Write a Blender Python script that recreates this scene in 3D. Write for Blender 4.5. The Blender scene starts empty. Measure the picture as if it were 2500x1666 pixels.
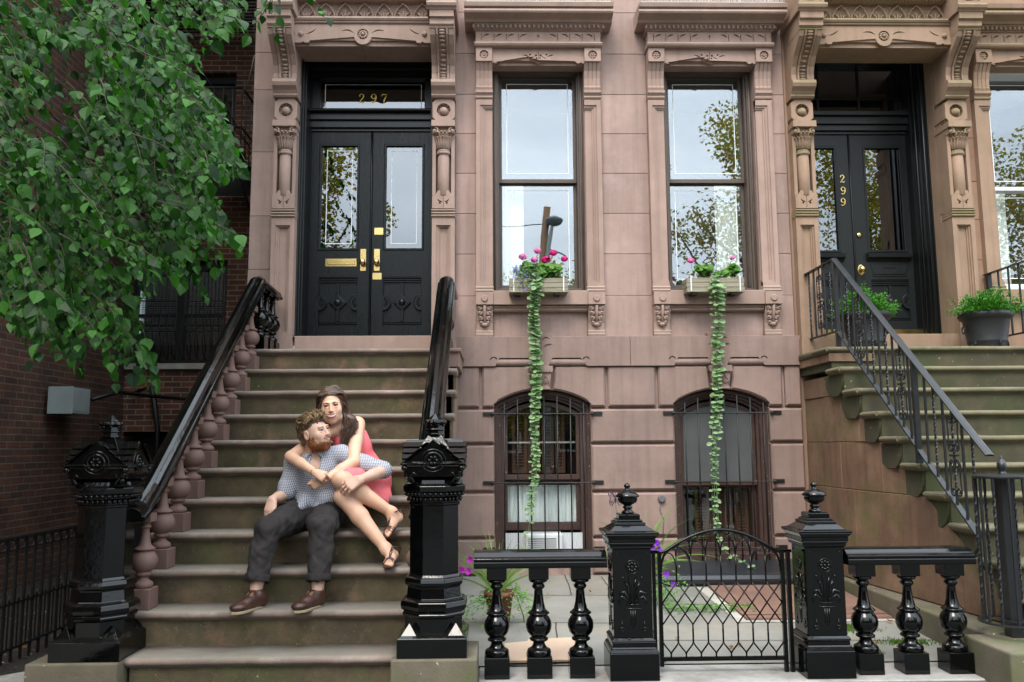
import bpy, bmesh, math, random
import numpy as np
from mathutils import Vector, Matrix, noise as mnoise
from mathutils.geometry import tessellate_polygon
PI = math.pi
rnd = random.Random(7)
SC = bpy.context.scene
COL = SC.collection

# ---------------------------------------------------------------- camera
CAM = Vector((0.0, -7.72, 1.28))
FPX, TILT, YAW, ROLL = 2049.86, .1238, -.0201, .0063
_ct, _st, _cy, _sy = math.cos(TILT), math.sin(TILT), math.cos(YAW), math.sin(YAW)
_f = Vector((-_sy*_ct, _cy*_ct, _st)); _r = Vector((_cy, _sy, 0)); _u = _r.cross(_f)
_r2 = _r*math.cos(ROLL) - _u*math.sin(ROLL); _u2 = _r*math.sin(ROLL) + _u*math.cos(ROLL)
cd = bpy.data.cameras.new('camera'); cam = bpy.data.objects.new('camera', cd); COL.objects.link(cam)
cd.sensor_width = 36; cd.lens = FPX/2500*36; cd.clip_end = 500; cd.clip_start = .05
mw = Matrix((( _r2.x, _u2.x, -_f.x, CAM.x), (_r2.y, _u2.y, -_f.y, CAM.y), (_r2.z, _u2.z, -_f.z, CAM.z), (0, 0, 0, 1)))
cam.matrix_world = mw
SC.camera = cam

# ---------------------------------------------------------------- world, sun, exposure
SUN_EL, SUN_AZ = math.radians(52), math.radians(200)
w = bpy.data.worlds.new('World'); SC.world = w; w.use_nodes = True
nt = w.node_tree; nt.nodes.clear()
N = nt.nodes.new; L = nt.links.new
sky = N('ShaderNodeTexSky'); sky.sky_type = 'NISHITA'; sky.sun_disc = False
sky.sun_elevation = SUN_EL; sky.sun_rotation = SUN_AZ; sky.air_density = 1.0; sky.dust_density = 2.5
tc = N('ShaderNodeTexCoord'); mp = N('ShaderNodeMapping'); mp.inputs['Scale'].default_value = (1.2, 1.2, 3.2)
nz = N('ShaderNodeTexNoise'); nz.inputs['Scale'].default_value = 1.7; nz.inputs['Detail'].default_value = 7; nz.inputs['Roughness'].default_value = .6
rp = N('ShaderNodeValToRGB'); rp.color_ramp.elements[0].position = .30; rp.color_ramp.elements[1].position = .68
rp.color_ramp.elements[0].color = (.45, .45, .45, 1); rp.color_ramp.elements[1].color = (.92, .92, .92, 1)
mx = N('ShaderNodeMixRGB'); mx.inputs[2].default_value = (15.2, 16.9, 18.3, 1)
sxyz = N('ShaderNodeSeparateXYZ'); L(tc.outputs['Generated'], sxyz.inputs[0]); gr_ = N('ShaderNodeMapRange'); gr_.inputs[1].default_value = 0; gr_.inputs[2].default_value = .85; gr_.inputs[3].default_value = .62; gr_.inputs[4].default_value = 1.45; L(sxyz.outputs['Z'], gr_.inputs[0])
mg = N('ShaderNodeMixRGB'); mg.blend_type = 'MULTIPLY'; mg.inputs[0].default_value = 1; L(gr_.outputs[0], mg.inputs[2])
bg = N('ShaderNodeBackground'); bg.inputs['Strength'].default_value = .12
out = N('ShaderNodeOutputWorld')
L(tc.outputs['Generated'], mp.inputs[0]); L(mp.outputs[0], nz.inputs['Vector']); L(nz.outputs['Fac'], rp.inputs[0])
L(rp.outputs[0], mx.inputs[0]); L(sky.outputs[0], mx.inputs[1]); L(mx.outputs[0], mg.inputs[1]); L(mg.outputs[0], bg.inputs[0]); L(bg.outputs[0], out.inputs[0])
sl = bpy.data.lights.new('sun', 'SUN'); sl.energy = 1.5; sl.angle = math.radians(22); sl.color = (1, .92, .82)
so = bpy.data.objects.new('sun', sl); COL.objects.link(so)
sd = Vector((-.20, -.55, .80)).normalized()          # towards the sun
so.rotation_euler = sd.to_track_quat('Z', 'Y').to_euler()
so.location = (0, -10, 20)
sky.sun_elevation = math.asin(sd.z); sky.sun_rotation = math.atan2(sd.x, sd.y)
SC.view_settings.view_transform = 'Standard'; SC.view_settings.look = 'None'
SC.view_settings.exposure = .96; SC.view_settings.gamma = 1

# ---------------------------------------------------------------- measuring helper: ray of a picture point, cut by a plane
def _ray(u, v): return _f + _r2*((u*1.0625-1250)/FPX) - _u2*((v*1.0625-833)/FPX)
def A(u, v, Y):
    d = _ray(u, v); return CAM + d*((Y-CAM.y)/d.y)
def AZ(u, v, Z):
    d = _ray(u, v); return CAM + d*((Z-CAM.z)/d.z)

# ---------------------------------------------------------------- scene bookkeeping
ORG = {}
def tag(o, label=None, cat=None, group=None, kind=None):
    if label: o['label'] = label
    if cat: o['category'] = cat
    if group: o['group'] = group
    if kind: o['kind'] = kind
    return o
def thing(name, label, cat, loc=(0, 0, 0), group=None, rz=0):
    o = bpy.data.objects.new(name, None); COL.objects.link(o)
    o.location = loc; o.rotation_euler = (0, 0, rz); o.empty_display_size = .1
    ORG[o.name] = Vector(loc)
    return tag(o, label, cat, group)
def kids(o): return [c for c in bpy.data.objects if c.parent == o]
def copy_tree(o, off=None, loc=None, parent=None, label=None, rz=None):
    c = o.copy(); COL.objects.link(c)
    if parent is not None: c.parent = parent
    if off is not None: c.location = Vector(o.location) + Vector(off)
    if loc is not None: c.location = loc
    if rz is not None: c.rotation_euler.z = rz
    if label: c['label'] = label
    for ch in kids(o): copy_tree(ch, parent=c)
    return c

class MB:
    def __init__(s): s.v = []; s.f = []; s.m = []; s.sm = []
    def add(s, vs, fs, mi=0, smooth=False):
        b = len(s.v); s.v.extend([tuple(p) for p in vs])
        for f in fs: s.f.append([b+i for i in f]); s.m.append(mi); s.sm.append(smooth)
        return s
    def box(s, x0, x1, y0, y1, z0, z1, mi=0, ch=0):
        if x0 > x1: x0, x1 = x1, x0
        if y0 > y1: y0, y1 = y1, y0
        if z0 > z1: z0, z1 = z1, z0
        vs = [(x, y, z) for z in (z0, z1) for y in (y0, y1) for x in (x0, x1)]
        return s.add(vs, [(0, 2, 3, 1), (4, 5, 7, 6), (0, 1, 5, 4), (2, 6, 7, 3), (0, 4, 6, 2), (1, 3, 7, 5)], mi)
    def frustum(s, cx, cy, z0, z1, a0, b0, a1, b1, mi=0):
        vs = [(cx-a0, cy-b0, z0), (cx+a0, cy-b0, z0), (cx+a0, cy+b0, z0), (cx-a0, cy+b0, z0),
              (cx-a1, cy-b1, z1), (cx+a1, cy-b1, z1), (cx+a1, cy+b1, z1), (cx-a1, cy+b1, z1)]
        return s.add(vs, [(3, 2, 1, 0), (4, 5, 6, 7), (0, 1, 5, 4), (1, 2, 6, 5), (2, 3, 7, 6), (3, 0, 4, 7)], mi)
    def sqlathe(s, prof, cx, cy, mi=0):                      # prof: (half width, z) square section
        for (a0, z0), (a1, z1) in zip(prof, prof[1:]):
            if abs(z1-z0) < 1e-6: z1 = z0+1e-4
            s.frustum(cx, cy, z0, z1, a0, a0, a1, a1, mi)
        return s
    def quad(s, a, b, c, d, mi=0): return s.add([a, b, c, d], [(0, 1, 2, 3)], mi)
    def slab(s, pts, y0, y1, holes=(), mi=0, bev=0):
        # polygon in XZ (front face at y1, towards the camera, back at y0), optional holes, optional chamfer on the outline
        polys = [list(pts)] + [list(h) for h in holes]
        flat = [p for q in polys for p in q]
        tris = tessellate_polygon([[Vector((p[0], p[1], 0)) for p in q] for q in polys])
        def inset(q, b):
            n = len(q); A2 = sum(q[i][0]*q[(i+1) % n][1]-q[(i+1) % n][0]*q[i][1] for i in range(n)); sg = 1 if A2 > 0 else -1
            res = []
            for i in range(n):
                p0, p1, p2 = Vector(q[i-1]), Vector(q[i]), Vector(q[(i+1) % n])
                d1 = (p1-p0); d2 = (p2-p1)
                if d1.length < 1e-7 or d2.length < 1e-7: res.append(tuple(p1)); continue
                d1.normalize(); d2.normalize()
                n1 = Vector((-d1.y, d1.x))*sg; n2 = Vector((-d2.y, d2.x))*sg
                m = n1+n2; l = max(m.length_squared, .35)
                res.append(tuple(p1+m*(2*b/l)*1.0))
            return res
        front = flat
        y1b = y1
        if bev:
            ins = inset(polys[0], bev)
            front = ins + [p for q in polys[1:] for p in q]
            y1b = y1 + bev*(1 if y0 > y1 else -1)
        nf = len(flat); base = len(s.v)
        vs = [(p[0], y1, p[1]) for p in front] + [(p[0], y0, p[1]) for p in flat]
        fs = []
        for t in tris:
            a, b, c = t
            ar = (flat[b][0]-flat[a][0])*(flat[c][1]-flat[a][1])-(flat[c][0]-flat[a][0])*(flat[b][1]-flat[a][1])
            if ar < 0: b, c = c, b
            fs.append((a, b, c)); fs.append((nf+a, nf+c, nf+b))
        extra = []
        if bev: extra = [(p[0], y1b, p[1]) for p in polys[0]]
        vs += extra
        k = 0
        for qi, q in enumerate(polys):
            n = len(q)
            for i in range(n):
                j = (i+1) % n
                if qi == 0 and bev:
                    e = 2*nf
                    fs.append((k+i, k+j, e+j, e+i)); fs.append((e+i, e+j, nf+k+j, nf+k+i))
                else: fs.append((k+i, k+j, nf+k+j, nf+k+i))
            k += n
        s.add(vs, fs, mi); return s
    def lathe(s, prof, c, n=20, mi=0, axis='z', rot=0, smooth=True, squash=1):
        vs = []; fs = []
        for r, h in prof:
            for i in range(n):
                a = rot+2*PI*i/n; x, y = r*math.cos(a), r*math.sin(a)*squash
                if axis == 'z': vs.append((c[0]+x, c[1]+y, c[2]+h))
                elif axis == 'y': vs.append((c[0]+x, c[1]+h, c[2]+y))
                else: vs.append((c[0]+h, c[1]+x, c[2]+y))
        m = len(prof)
        for j in range(m-1):
            for i in range(n):
                k = (i+1) % n; fs.append((j*n+i, j*n+k, (j+1)*n+k, (j+1)*n+i))
        fs.append(tuple(range(n-1, -1, -1))); fs.append(tuple((m-1)*n+i for i in range(n)))
        return s.add(vs, fs, mi, smooth)
    def oct(s, prof, cx, cy, mi=0):                          # prof: (half width across flats, z)
        return s.lathe([(h/math.cos(PI/8), z) for h, z in prof], (cx, cy, 0), 8, mi, rot=PI/8, smooth=False)
    def tube(s, path, r, n=8, mi=0, closed=False, flat=None, smooth=True, up=None):
        # r: radius or list; flat=(w,h): rectangular section
        P = [Vector(p) for p in path]; m = len(P)
        if flat: n = 4
        up = Vector(up) if up else None
        vs = []; prev = None
        for i in range(m):
            if closed: t = P[(i+1) % m]-P[i-1]
            else: t = P[min(i+1, m-1)]-P[max(i-1, 0)]
            if t.length < 1e-9: t = Vector((0, 0, 1))
            t.normalize()
            if up is not None:
                a = t.cross(up)
                if a.length < 1e-4: a = t.orthogonal()
            elif prev is None: a = t.orthogonal()
            else:
                a = prev - t*prev.dot(t)
                if a.length < 1e-5: a = t.orthogonal()
            a.normalize(); prev = a; b = t.cross(a)
            rr = r[i] if isinstance(r, (list, tuple)) else r
            if flat:
                w_, h_ = flat[0]/2, flat[1]/2
                for sx, sy in ((-1, -1), (1, -1), (1, 1), (-1, 1)): vs.append(P[i]+a*sx*w_+b*sy*h_)
            else:
                for k in range(n):
                    q = 2*PI*k/n; vs.append(P[i]+a*math.cos(q)*rr+b*math.sin(q)*rr)
        fs = []
        for i in range(m if closed else m-1):
            j = (i+1) % m
            for k in range(n):
                l = (k+1) % n; fs.append((i*n+k, i*n+l, j*n+l, j*n+k))
        if not closed: fs.append(tuple(range(n-1, -1, -1))); fs.append(tuple((m-1)*n+k for k in range(n)))
        return s.add(vs, fs, mi, smooth and not flat)
    def sweep(s, path, prof, up=(0, 0, 1), mi=0, smooth=False, cap=True):   # profile (side, up) swept along path
        P = [Vector(p) for p in path]; m = len(P); n = len(prof); U = Vector(up); vs = []
        for i in range(m):
            t = (P[min(i+1, m-1)]-P[max(i-1, 0)]).normalized(); a = t.cross(U).normalized(); b = a.cross(t)
            for (x, y) in prof: vs.append(P[i]+a*x+b*y)
        fs = [(i*n+k, i*n+(k+1) % n, (i+1)*n+(k+1) % n, (i+1)*n+k) for i in range(m-1) for k in range(n)]
        if cap: fs.append(tuple(range(n-1, -1, -1))); fs.append(tuple((m-1)*n+k for k in range(n)))
        return s.add(vs, fs, mi, smooth)
    def sphere(s, c, r, n=14, m=9, mi=0, sc=(1, 1, 1)):
        prof = [(max(r*math.sin(PI*i/m), 1e-4), -r*math.cos(PI*i/m)) for i in range(m+1)]
        b = len(s.v); s.lathe(prof, (0, 0, 0), n, mi)
        for i in range(b, len(s.v)):
            x, y, z = s.v[i]; s.v[i] = (c[0]+x*sc[0], c[1]+y*sc[1], c[2]+z*sc[2])
        return s
    def extr(s, prof, x0, x1, mi=0, smooth=False):           # profile (y,z) extruded along x
        n = len(prof); vs = [(x0, y, z) for y, z in prof]+[(x1, y, z) for y, z in prof]
        fs = [(i, (i+1) % n, n+(i+1) % n, n+i) for i in range(n)]+[tuple(range(n-1, -1, -1)), tuple(range(n, 2*n))]
        return s.add(vs, fs, mi, smooth)
    def build(s, name, mats, parent=None, label=None, cat=None, group=None, kind=None, bev=0, seg=1, base=None, weld=False, sub=0):
        if not isinstance(mats, (list, tuple)): mats = [mats]
        me = bpy.data.meshes.new(name)
        top = parent is None
        vs = np.array(s.v, dtype=float)
        if base is not None: o0 = Vector(base)
        elif top:
            lo = vs.min(0); hi = vs.max(0); o0 = Vector(((lo[0]+hi[0])/2, (lo[1]+hi[1])/2, lo[2]))
        else: o0 = ORG.get(parent.name, Vector((0, 0, 0)))
        vs = vs - np.array(o0)
        me.from_pydata([tuple(p) for p in vs], [], s.f)
        for m in mats: me.materials.append(m)
        me.polygons.foreach_set('material_index', s.m); me.polygons.foreach_set('use_smooth', s.sm)
        me.update()
        o = bpy.data.objects.new(name, me); COL.objects.link(o)
        if top: o.location = o0; ORG[o.name] = o0
        else: o.parent = parent; ORG[o.name] = o0
        if weld:
            bm = bmesh.new(); bm.from_mesh(me); bmesh.ops.remove_doubles(bm, verts=bm.verts, dist=1e-4); bm.to_mesh(me); bm.free()
        bm = bmesh.new(); bm.from_mesh(me); bmesh.ops.recalc_face_normals(bm, faces=bm.faces); bm.to_mesh(me); bm.free()
        if bev:
            md = o.modifiers.new('bevel', 'BEVEL'); md.width = bev; md.segments = seg; md.limit_method = 'ANGLE'; md.angle_limit = math.radians(40)
            md.use_clamp_overlap = True
        if sub: md = o.modifiers.new('sub', 'SUBSURF'); md.levels = sub; md.render_levels = sub
        return tag(o, label, cat, group, kind)
def rect(x0, z0, x1, z1): return [(x0, z0), (x1, z0), (x1, z1), (x0, z1)]
def circ(cx, cz, r, n=20, a0=0, a1=2*PI, rz=None):
    full = abs(a1-a0-2*PI) < 1e-6; k = n if full else n-1
    return [(cx+r*math.cos(a0+(a1-a0)*i/k), cz+(rz or r)*math.sin(a0+(a1-a0)*i/k)) for i in range(n)]
def leafshape(cx, cz, l, w_, ang, curve=0, n=6):             # pointed leaf outline in 2-D
    top = []; bot = []
    for i in range(n+1):
        t = i/n; x = l*t; h = w_*math.sin(PI*t)**.8; c = curve*math.sin(PI*t)
        top.append((x, c+h)); bot.append((x, c-h))
    pts = [bot[0]]+bot[1:-1]+[bot[-1]]+top[1:-1][::-1]
    ca, sa = math.cos(ang), math.sin(ang)
    return [(cx+x*ca-y*sa, cz+x*sa+y*ca) for x, y in pts]
# ---------------------------------------------------------------- materials
def mat(name, col, rough=.6, metal=0, spec=.5, var=0, vscale=6, col2=None, bump=0, bscale=60, det=6, coat=0, streak=0, stretch=None,
        spots=None, sss=0, sheen=0, rvar=0, patches=None, space='Object', facing=None, bump2=None, island=0):
    m = bpy.data.materials.new(name); m.use_nodes = True; t = m.node_tree; b = t.nodes['Principled BSDF']
    N = t.nodes.new; L = t.links.new
    b.inputs['Base Color'].default_value = (*col, 1); b.inputs['Roughness'].default_value = rough; b.inputs['Metallic'].default_value = metal
    b.inputs['Specular IOR Level'].default_value = spec
    if coat: b.inputs['Coat Weight'].default_value = coat; b.inputs['Coat Roughness'].default_value = .04
    if sss: b.inputs['Subsurface Weight'].default_value = sss; b.inputs['Subsurface Radius'].default_value = (.012, .005, .003); b.inputs['Subsurface Scale'].default_value = 1
    if sheen: b.inputs['Sheen Weight'].default_value = sheen; b.inputs['Sheen Roughness'].default_value = .5
    tc = N('ShaderNodeNewGeometry').outputs['Position'] if space == 'World' else N('ShaderNodeTexCoord').outputs['Object']
    mp = N('ShaderNodeMapping'); L(tc, mp.inputs[0])
    if stretch: mp.inputs['Scale'].default_value = stretch
    V = mp.outputs[0]; cur = None
    def noise(sc, d=det, r=.6, vec=None):
        n = N('ShaderNodeTexNoise'); n.inputs['Scale'].default_value = sc; n.inputs['Detail'].default_value = d; n.inputs['Roughness'].default_value = r
        L(vec if vec is not None else V, n.inputs['Vector']); return n.outputs['Fac']
    def ramp(x, a, bb, c0=(0, 0, 0, 1), c1=(1, 1, 1, 1)):
        r = N('ShaderNodeValToRGB'); r.color_ramp.elements[0].position = a; r.color_ramp.elements[1].position = bb
        r.color_ramp.elements[0].color = c0; r.color_ramp.elements[1].color = c1; L(x, r.inputs[0]); return r.outputs[0]
    def mix(f, a, bb, mode='MIX'):
        x = N('ShaderNodeMixRGB'); x.blend_type = mode
        for i, v in ((0, f), (1, a), (2, bb)):
            if hasattr(v, 'links') or hasattr(v, 'is_linked'): L(v, x.inputs[i])
            elif isinstance(v, (int, float)): x.inputs[i].default_value = v
            else: x.inputs[i].default_value = (*v[:3], 1)
        return x.outputs[0]
    c = tuple(col)
    if var or col2:
        c2 = col2 if col2 else tuple(max(0, k*(1-var)) for k in col)
        c1 = col if col2 else tuple(k*(1+var*.6) for k in col)
        cur = mix(ramp(noise(vscale), .32, .68), c1, c2); c = cur
        if var: cur = mix(ramp(noise(vscale*9, 4), .3, .7), mix(1, c, (1-var*.35,)*3, 'MULTIPLY'), c); c = cur
    if streak:
        ms = N('ShaderNodeMapping'); ms.inputs['Scale'].default_value = (9, 9, .55); L(tc, ms.inputs[0])
        f = ramp(noise(1.6, 5, .55, ms.outputs[0]), .46, .74)
        fm = N('ShaderNodeMath'); fm.operation = 'MULTIPLY'; fm.inputs[1].default_value = streak; L(f, fm.inputs[0])
        cur = mix(fm.outputs[0], c, tuple(k*.45 for k in col)); c = cur
    if patches:
        for (pc, psc, lo, hi, amt) in patches:
            f = ramp(noise(psc, 8, .65), lo, hi); fm = N('ShaderNodeMath'); fm.operation = 'MULTIPLY'; fm.inputs[1].default_value = amt; L(f, fm.inputs[0])
            cur = mix(fm.outputs[0], c, pc); c = cur
    if spots:
        pc, psc, th, amt = spots
        f = ramp(noise(psc, 2, .5), th, th+.03); fm = N('ShaderNodeMath'); fm.operation = 'MULTIPLY'; fm.inputs[1].default_value = amt; L(f, fm.inputs[0])
        cur = mix(fm.outputs[0], c, pc); c = cur
    if facing:                                            # dirt and moss lying on upward faces only: (colour, low, high, amount, noise scale)
        fc, lo, hi, amt, fs = facing
        g = N('ShaderNodeNewGeometry'); sx = N('ShaderNodeSeparateXYZ'); L(g.outputs['True Normal'], sx.inputs[0])
        f = ramp(sx.outputs['Z'], lo, hi); f2 = ramp(noise(fs, 6), .2, .55); fm = N('ShaderNodeMath'); fm.operation = 'MULTIPLY'; L(f, fm.inputs[0]); L(f2, fm.inputs[1])
        fm2 = N('ShaderNodeMath'); fm2.operation = 'MULTIPLY'; fm2.inputs[1].default_value = amt; L(fm.outputs[0], fm2.inputs[0])
        cur = mix(fm2.outputs[0], c, fc); c = cur
    if island:
        g2 = N('ShaderNodeNewGeometry'); mr2 = N('ShaderNodeMapRange'); mr2.inputs[3].default_value = 1-island; mr2.inputs[4].default_value = 1+island*.6; L(g2.outputs['Random Per Island'], mr2.inputs[0]); cur = mix(1, c, mr2.outputs[0], 'MULTIPLY'); c = cur
    if cur is not None: L(cur, b.inputs['Base Color'])
    if rvar:
        f = noise(vscale*2.5, 5); mr = N('ShaderNodeMapRange'); mr.inputs[3].default_value = max(0.02, rough-rvar); mr.inputs[4].default_value = min(1, rough+rvar); mr.inputs[1].default_value = .3; mr.inputs[2].default_value = .7
        L(f, mr.inputs[0]); L(mr.outputs[0], b.inputs['Roughness'])
    if bump:
        bp = N('ShaderNodeBump'); bp.inputs['Strength'].default_value = 1; bp.inputs['Distance'].default_value = bump
        L(noise(bscale, det), bp.inputs['Height']); last = bp
        if bump2:
            bq = N('ShaderNodeBump'); bq.inputs['Distance'].default_value = bump2[0]; L(noise(bump2[1], 3), bq.inputs['Height']); L(bp.outputs[0], bq.inputs['Normal']); last = bq
        L(last.outputs[0], b.inputs['Normal'])
    return m
M = {}
PINK = (.355, .246, .208)
M['stone'] = mat('brownstone', PINK, .85, var=.20, vscale=1.6, island=.12, bump=.0018, bscale=120, streak=.42, bump2=(.004, 9), space='World',
                 patches=[((.27, .185, .155), 1.1, .5, .75, .55), ((.45, .35, .32), 2.3, .56, .72, .45)])
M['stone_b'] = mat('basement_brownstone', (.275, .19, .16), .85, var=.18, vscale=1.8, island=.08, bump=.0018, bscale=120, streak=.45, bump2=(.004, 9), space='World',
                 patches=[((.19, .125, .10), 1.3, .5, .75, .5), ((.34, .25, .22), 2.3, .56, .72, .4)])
M['stone_trim'] = mat('brownstone_carved', (.35, .24, .195), .85, var=.14, vscale=3, bump=.0012, bscale=160, streak=.3, space='World',
                      patches=[((.23, .165, .125), 2.3, .5, .72, .5)], facing=((.24, .20, .15), .2, .8, .7, 6))
M['stone_dark'] = mat('weathered_brownstone', (.25, .165, .13), .9, var=.2, vscale=3, bump=.002, bscale=120, streak=.3, space='World',
                      patches=[((.12, .105, .06), 2.0, .45, .7, .6)])
ORA = (.31, .195, .13)
M['stone_or'] = mat('ochre_brownstone', ORA, .85, island=.12, var=.16, vscale=1.5, bump=.0018, bscale=120, streak=.35, space='World',
                    patches=[((.27, .14, .12), 1.3, .5, .7, .6), ((.2, .13, .07), 2.6, .5, .75, .45)])
M['stone_or_trim'] = mat('ochre_brownstone_carved', (.30, .195, .13), .85, var=.14, vscale=3, bump=.0014, bscale=150, streak=.35, space='World',
                         patches=[((.17, .13, .06), 2.1, .5, .72, .55)], facing=((.10, .13, .03), .15, .7, .85, 5))
M['stone_cheek'] = mat('stained_sandstone', (.18, .10, .06), .85, var=.35, vscale=2, bump=.003, bscale=60, streak=.7, space='World',
                       patches=[((.30, .19, .12), 1.2, .45, .65, .7), ((.09, .10, .02), 2.3, .5, .68, .65)])
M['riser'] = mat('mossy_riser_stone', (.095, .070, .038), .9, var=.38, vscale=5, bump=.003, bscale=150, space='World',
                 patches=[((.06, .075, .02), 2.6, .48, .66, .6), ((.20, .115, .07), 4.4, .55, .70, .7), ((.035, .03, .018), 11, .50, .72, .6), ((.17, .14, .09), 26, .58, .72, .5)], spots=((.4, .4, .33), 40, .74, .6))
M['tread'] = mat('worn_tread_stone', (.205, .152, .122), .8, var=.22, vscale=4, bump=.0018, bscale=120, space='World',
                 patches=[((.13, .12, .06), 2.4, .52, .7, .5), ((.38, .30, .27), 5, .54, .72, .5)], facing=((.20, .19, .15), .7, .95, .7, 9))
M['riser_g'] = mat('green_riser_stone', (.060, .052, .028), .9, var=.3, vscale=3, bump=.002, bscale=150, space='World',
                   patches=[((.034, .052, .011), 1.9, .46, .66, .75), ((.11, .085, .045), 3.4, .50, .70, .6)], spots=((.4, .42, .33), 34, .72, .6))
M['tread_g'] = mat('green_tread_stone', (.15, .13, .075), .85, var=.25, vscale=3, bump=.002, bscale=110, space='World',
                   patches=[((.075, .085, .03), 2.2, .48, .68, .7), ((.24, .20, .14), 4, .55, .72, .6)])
M['plinth'] = mat('plinth_stone', (.125, .105, .072), .85, var=.25, vscale=5, bump=.002, bscale=90, space='World', spots=((.45, .45, .38), 28, .73, .8),
                  patches=[((.075, .095, .025), 3.3, .48, .68, .7)])
M['balstone'] = mat('brownstone_turned', (.155, .088, .070), .7, var=.15, vscale=8, bump=.001, bscale=160)
M['black'] = mat('gloss_black_paint', (.0012, .0014, .0015), .05, spec=.38, bump=.0006, bscale=26, det=3, coat=.0, rvar=.05, vscale=9, bump2=(.0002, 90), spots=((.09, .035, .012), 16, .735, .7), facing=((.02, .02, .018), .5, .95, .4, 20))
M['black_rail'] = mat('worn_black_paint', (.0016, .0018, .0018), .07, patches=[((.03, .03, .028), 14, .56, .7, .5)], spec=.5, bump=.0007, bscale=22, det=4, coat=.0, rvar=.09, vscale=7, stretch=(3, 1, 1))
M['iron'] = mat('satin_iron', (.010, .0115, .013), .42, spec=.5, bump=.0006, bscale=120, rvar=.08)
M['oldiron'] = mat('old_dark_iron', (.004, .004, .004), .5, spec=.5, bump=.001, bscale=90, patches=[((.05, .02, .01), 9, .6, .72, .6)])
M['gate'] = mat('black_gate_paint', (.002, .002, .0022), .22, spec=.25, bump=.0008, bscale=90, rvar=.1)
M['door'] = mat('dark_painted_wood', (.005, .0068, .0075), .34, spec=.3, bump=.0011, bscale=26, stretch=(6, 6, .6), rvar=.1, det=8)
M['doorb'] = mat('charcoal_painted_wood', (.010, .012, .0125), .38, spec=.35, bump=.0006, bscale=40, stretch=(5, 5, .8))
M['doorframe'] = mat('black_frame_paint', (.004, .005, .005), .38, spec=.5, bump=.0006, bscale=60)
M['brass'] = mat('brass', (.72, .52, .21), .24, metal=1)
M['gold'] = mat('gold_leaf', (.72, .52, .12), .35, metal=.6, var=.3, vscale=60)
M['winframe'] = mat('brown_window_paint', (.088, .062, .047), .45, bump=.0006, bscale=120, var=.15, vscale=8)
M['winframe_b'] = mat('red_brown_paint', (.062, .033, .026), .5, bump=.001, bscale=90, var=.25, vscale=9, space='World', spots=((.35, .33, .3), 46, .70, .8))
M['whiteframe'] = mat('white_window_paint', (.62, .63, .62), .4)
M['curtain'] = mat('sheer_curtain', (.88, .88, .84), .9, bump=.002, bscale=8, stretch=(14, 1, .1))
M['lace'] = mat('lace_curtain', (.86, .90, .94), .9, var=.25, vscale=22, bump=.002, bscale=9, stretch=(12, 1, .3))
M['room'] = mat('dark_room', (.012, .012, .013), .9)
M['room_p'] = mat('pale_room', (.11, .11, .105), .9)
M['shutter'] = mat('brown_shutter', (.085, .038, .022), .5, var=.2)
M['etch'] = mat('etched_glass', (.8, .85, .86), .5)
M['plastic'] = mat('white_plastic', (.62, .64, .65), .4)
M['plasticd'] = mat('grey_plastic', (.12, .12, .125), .5)
M['slate'] = mat('bluestone_paving', (.215, .21, .185), .75, var=.25, vscale=1.6, bump=.002, bscale=60, space='World', rvar=.1,
                 patches=[((.28, .24, .19), 1.4, .5, .68, .6), ((.15, .16, .11), 3.2, .55, .72, .5)], spots=((.3, .3, .28), 60, .76, .5))
M['sidewalk'] = mat('sidewalk_concrete', (.30, .29, .26), .8, var=.25, vscale=20, bump=.003, bscale=140, space='World')
M['sill'] = mat('fence_sill_stone', (.30, .29, .27), .8, var=.25, vscale=3, bump=.002, bscale=90, space='World', patches=[((.13, .12, .10), 3, .5, .7, .6)])
M['concrete'] = mat('old_concrete', (.40, .38, .33), .9, var=.25, vscale=4, bump=.003, bscale=60, space='World', patches=[((.2, .18, .14), 5, .5, .7, .6)])
M['rust'] = mat('rusty_steel_plate', (.19, .105, .075), .8, var=.25, vscale=4, bump=.0025, bscale=140, space='World', patches=[((.20, .12, .09), 3, .5, .7, .6)])
M['card'] = mat('cardboard', (.56, .40, .29), .85, var=.06, vscale=6, bump=.0005, bscale=90)
M['boxwood'] = mat('weathered_cedar', (.27, .24, .17), .8, var=.35, vscale=7, stretch=(.5, 3, 7), bump=.0015, bscale=60, patches=[((.12, .13, .06), 6, .5, .7, .6)])
M['potb'] = mat('black_clay_pot', (.02, .021, .022), .5, bump=.001, bscale=60, var=.3, vscale=8)
M['terracotta'] = mat('terracotta', (.16, .055, .028), .7, bump=.001, bscale=60, var=.4, vscale=8)
M['soil'] = mat('dark_soil', (.03, .022, .015), 1, bump=.01, bscale=60)
M['mulch'] = mat('dark_mulch', (.032, .025, .018), 1, var=.5, vscale=30, bump=.02, bscale=50, patches=[((.11, .07, .035), 34, .58, .68, .8)])
M['greybox'] = mat('grey_metal_box', (.30, .34, .33), .5, bump=.0008, bscale=30, var=.1, vscale=6)
M['bark'] = mat('tree_bark', (.10, .075, .055), .9, var=.4, vscale=14, stretch=(3, 3, .5), bump=.012, bscale=18)
M['twig'] = mat('brown_twig', (.05, .035, .022), .8)
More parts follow.
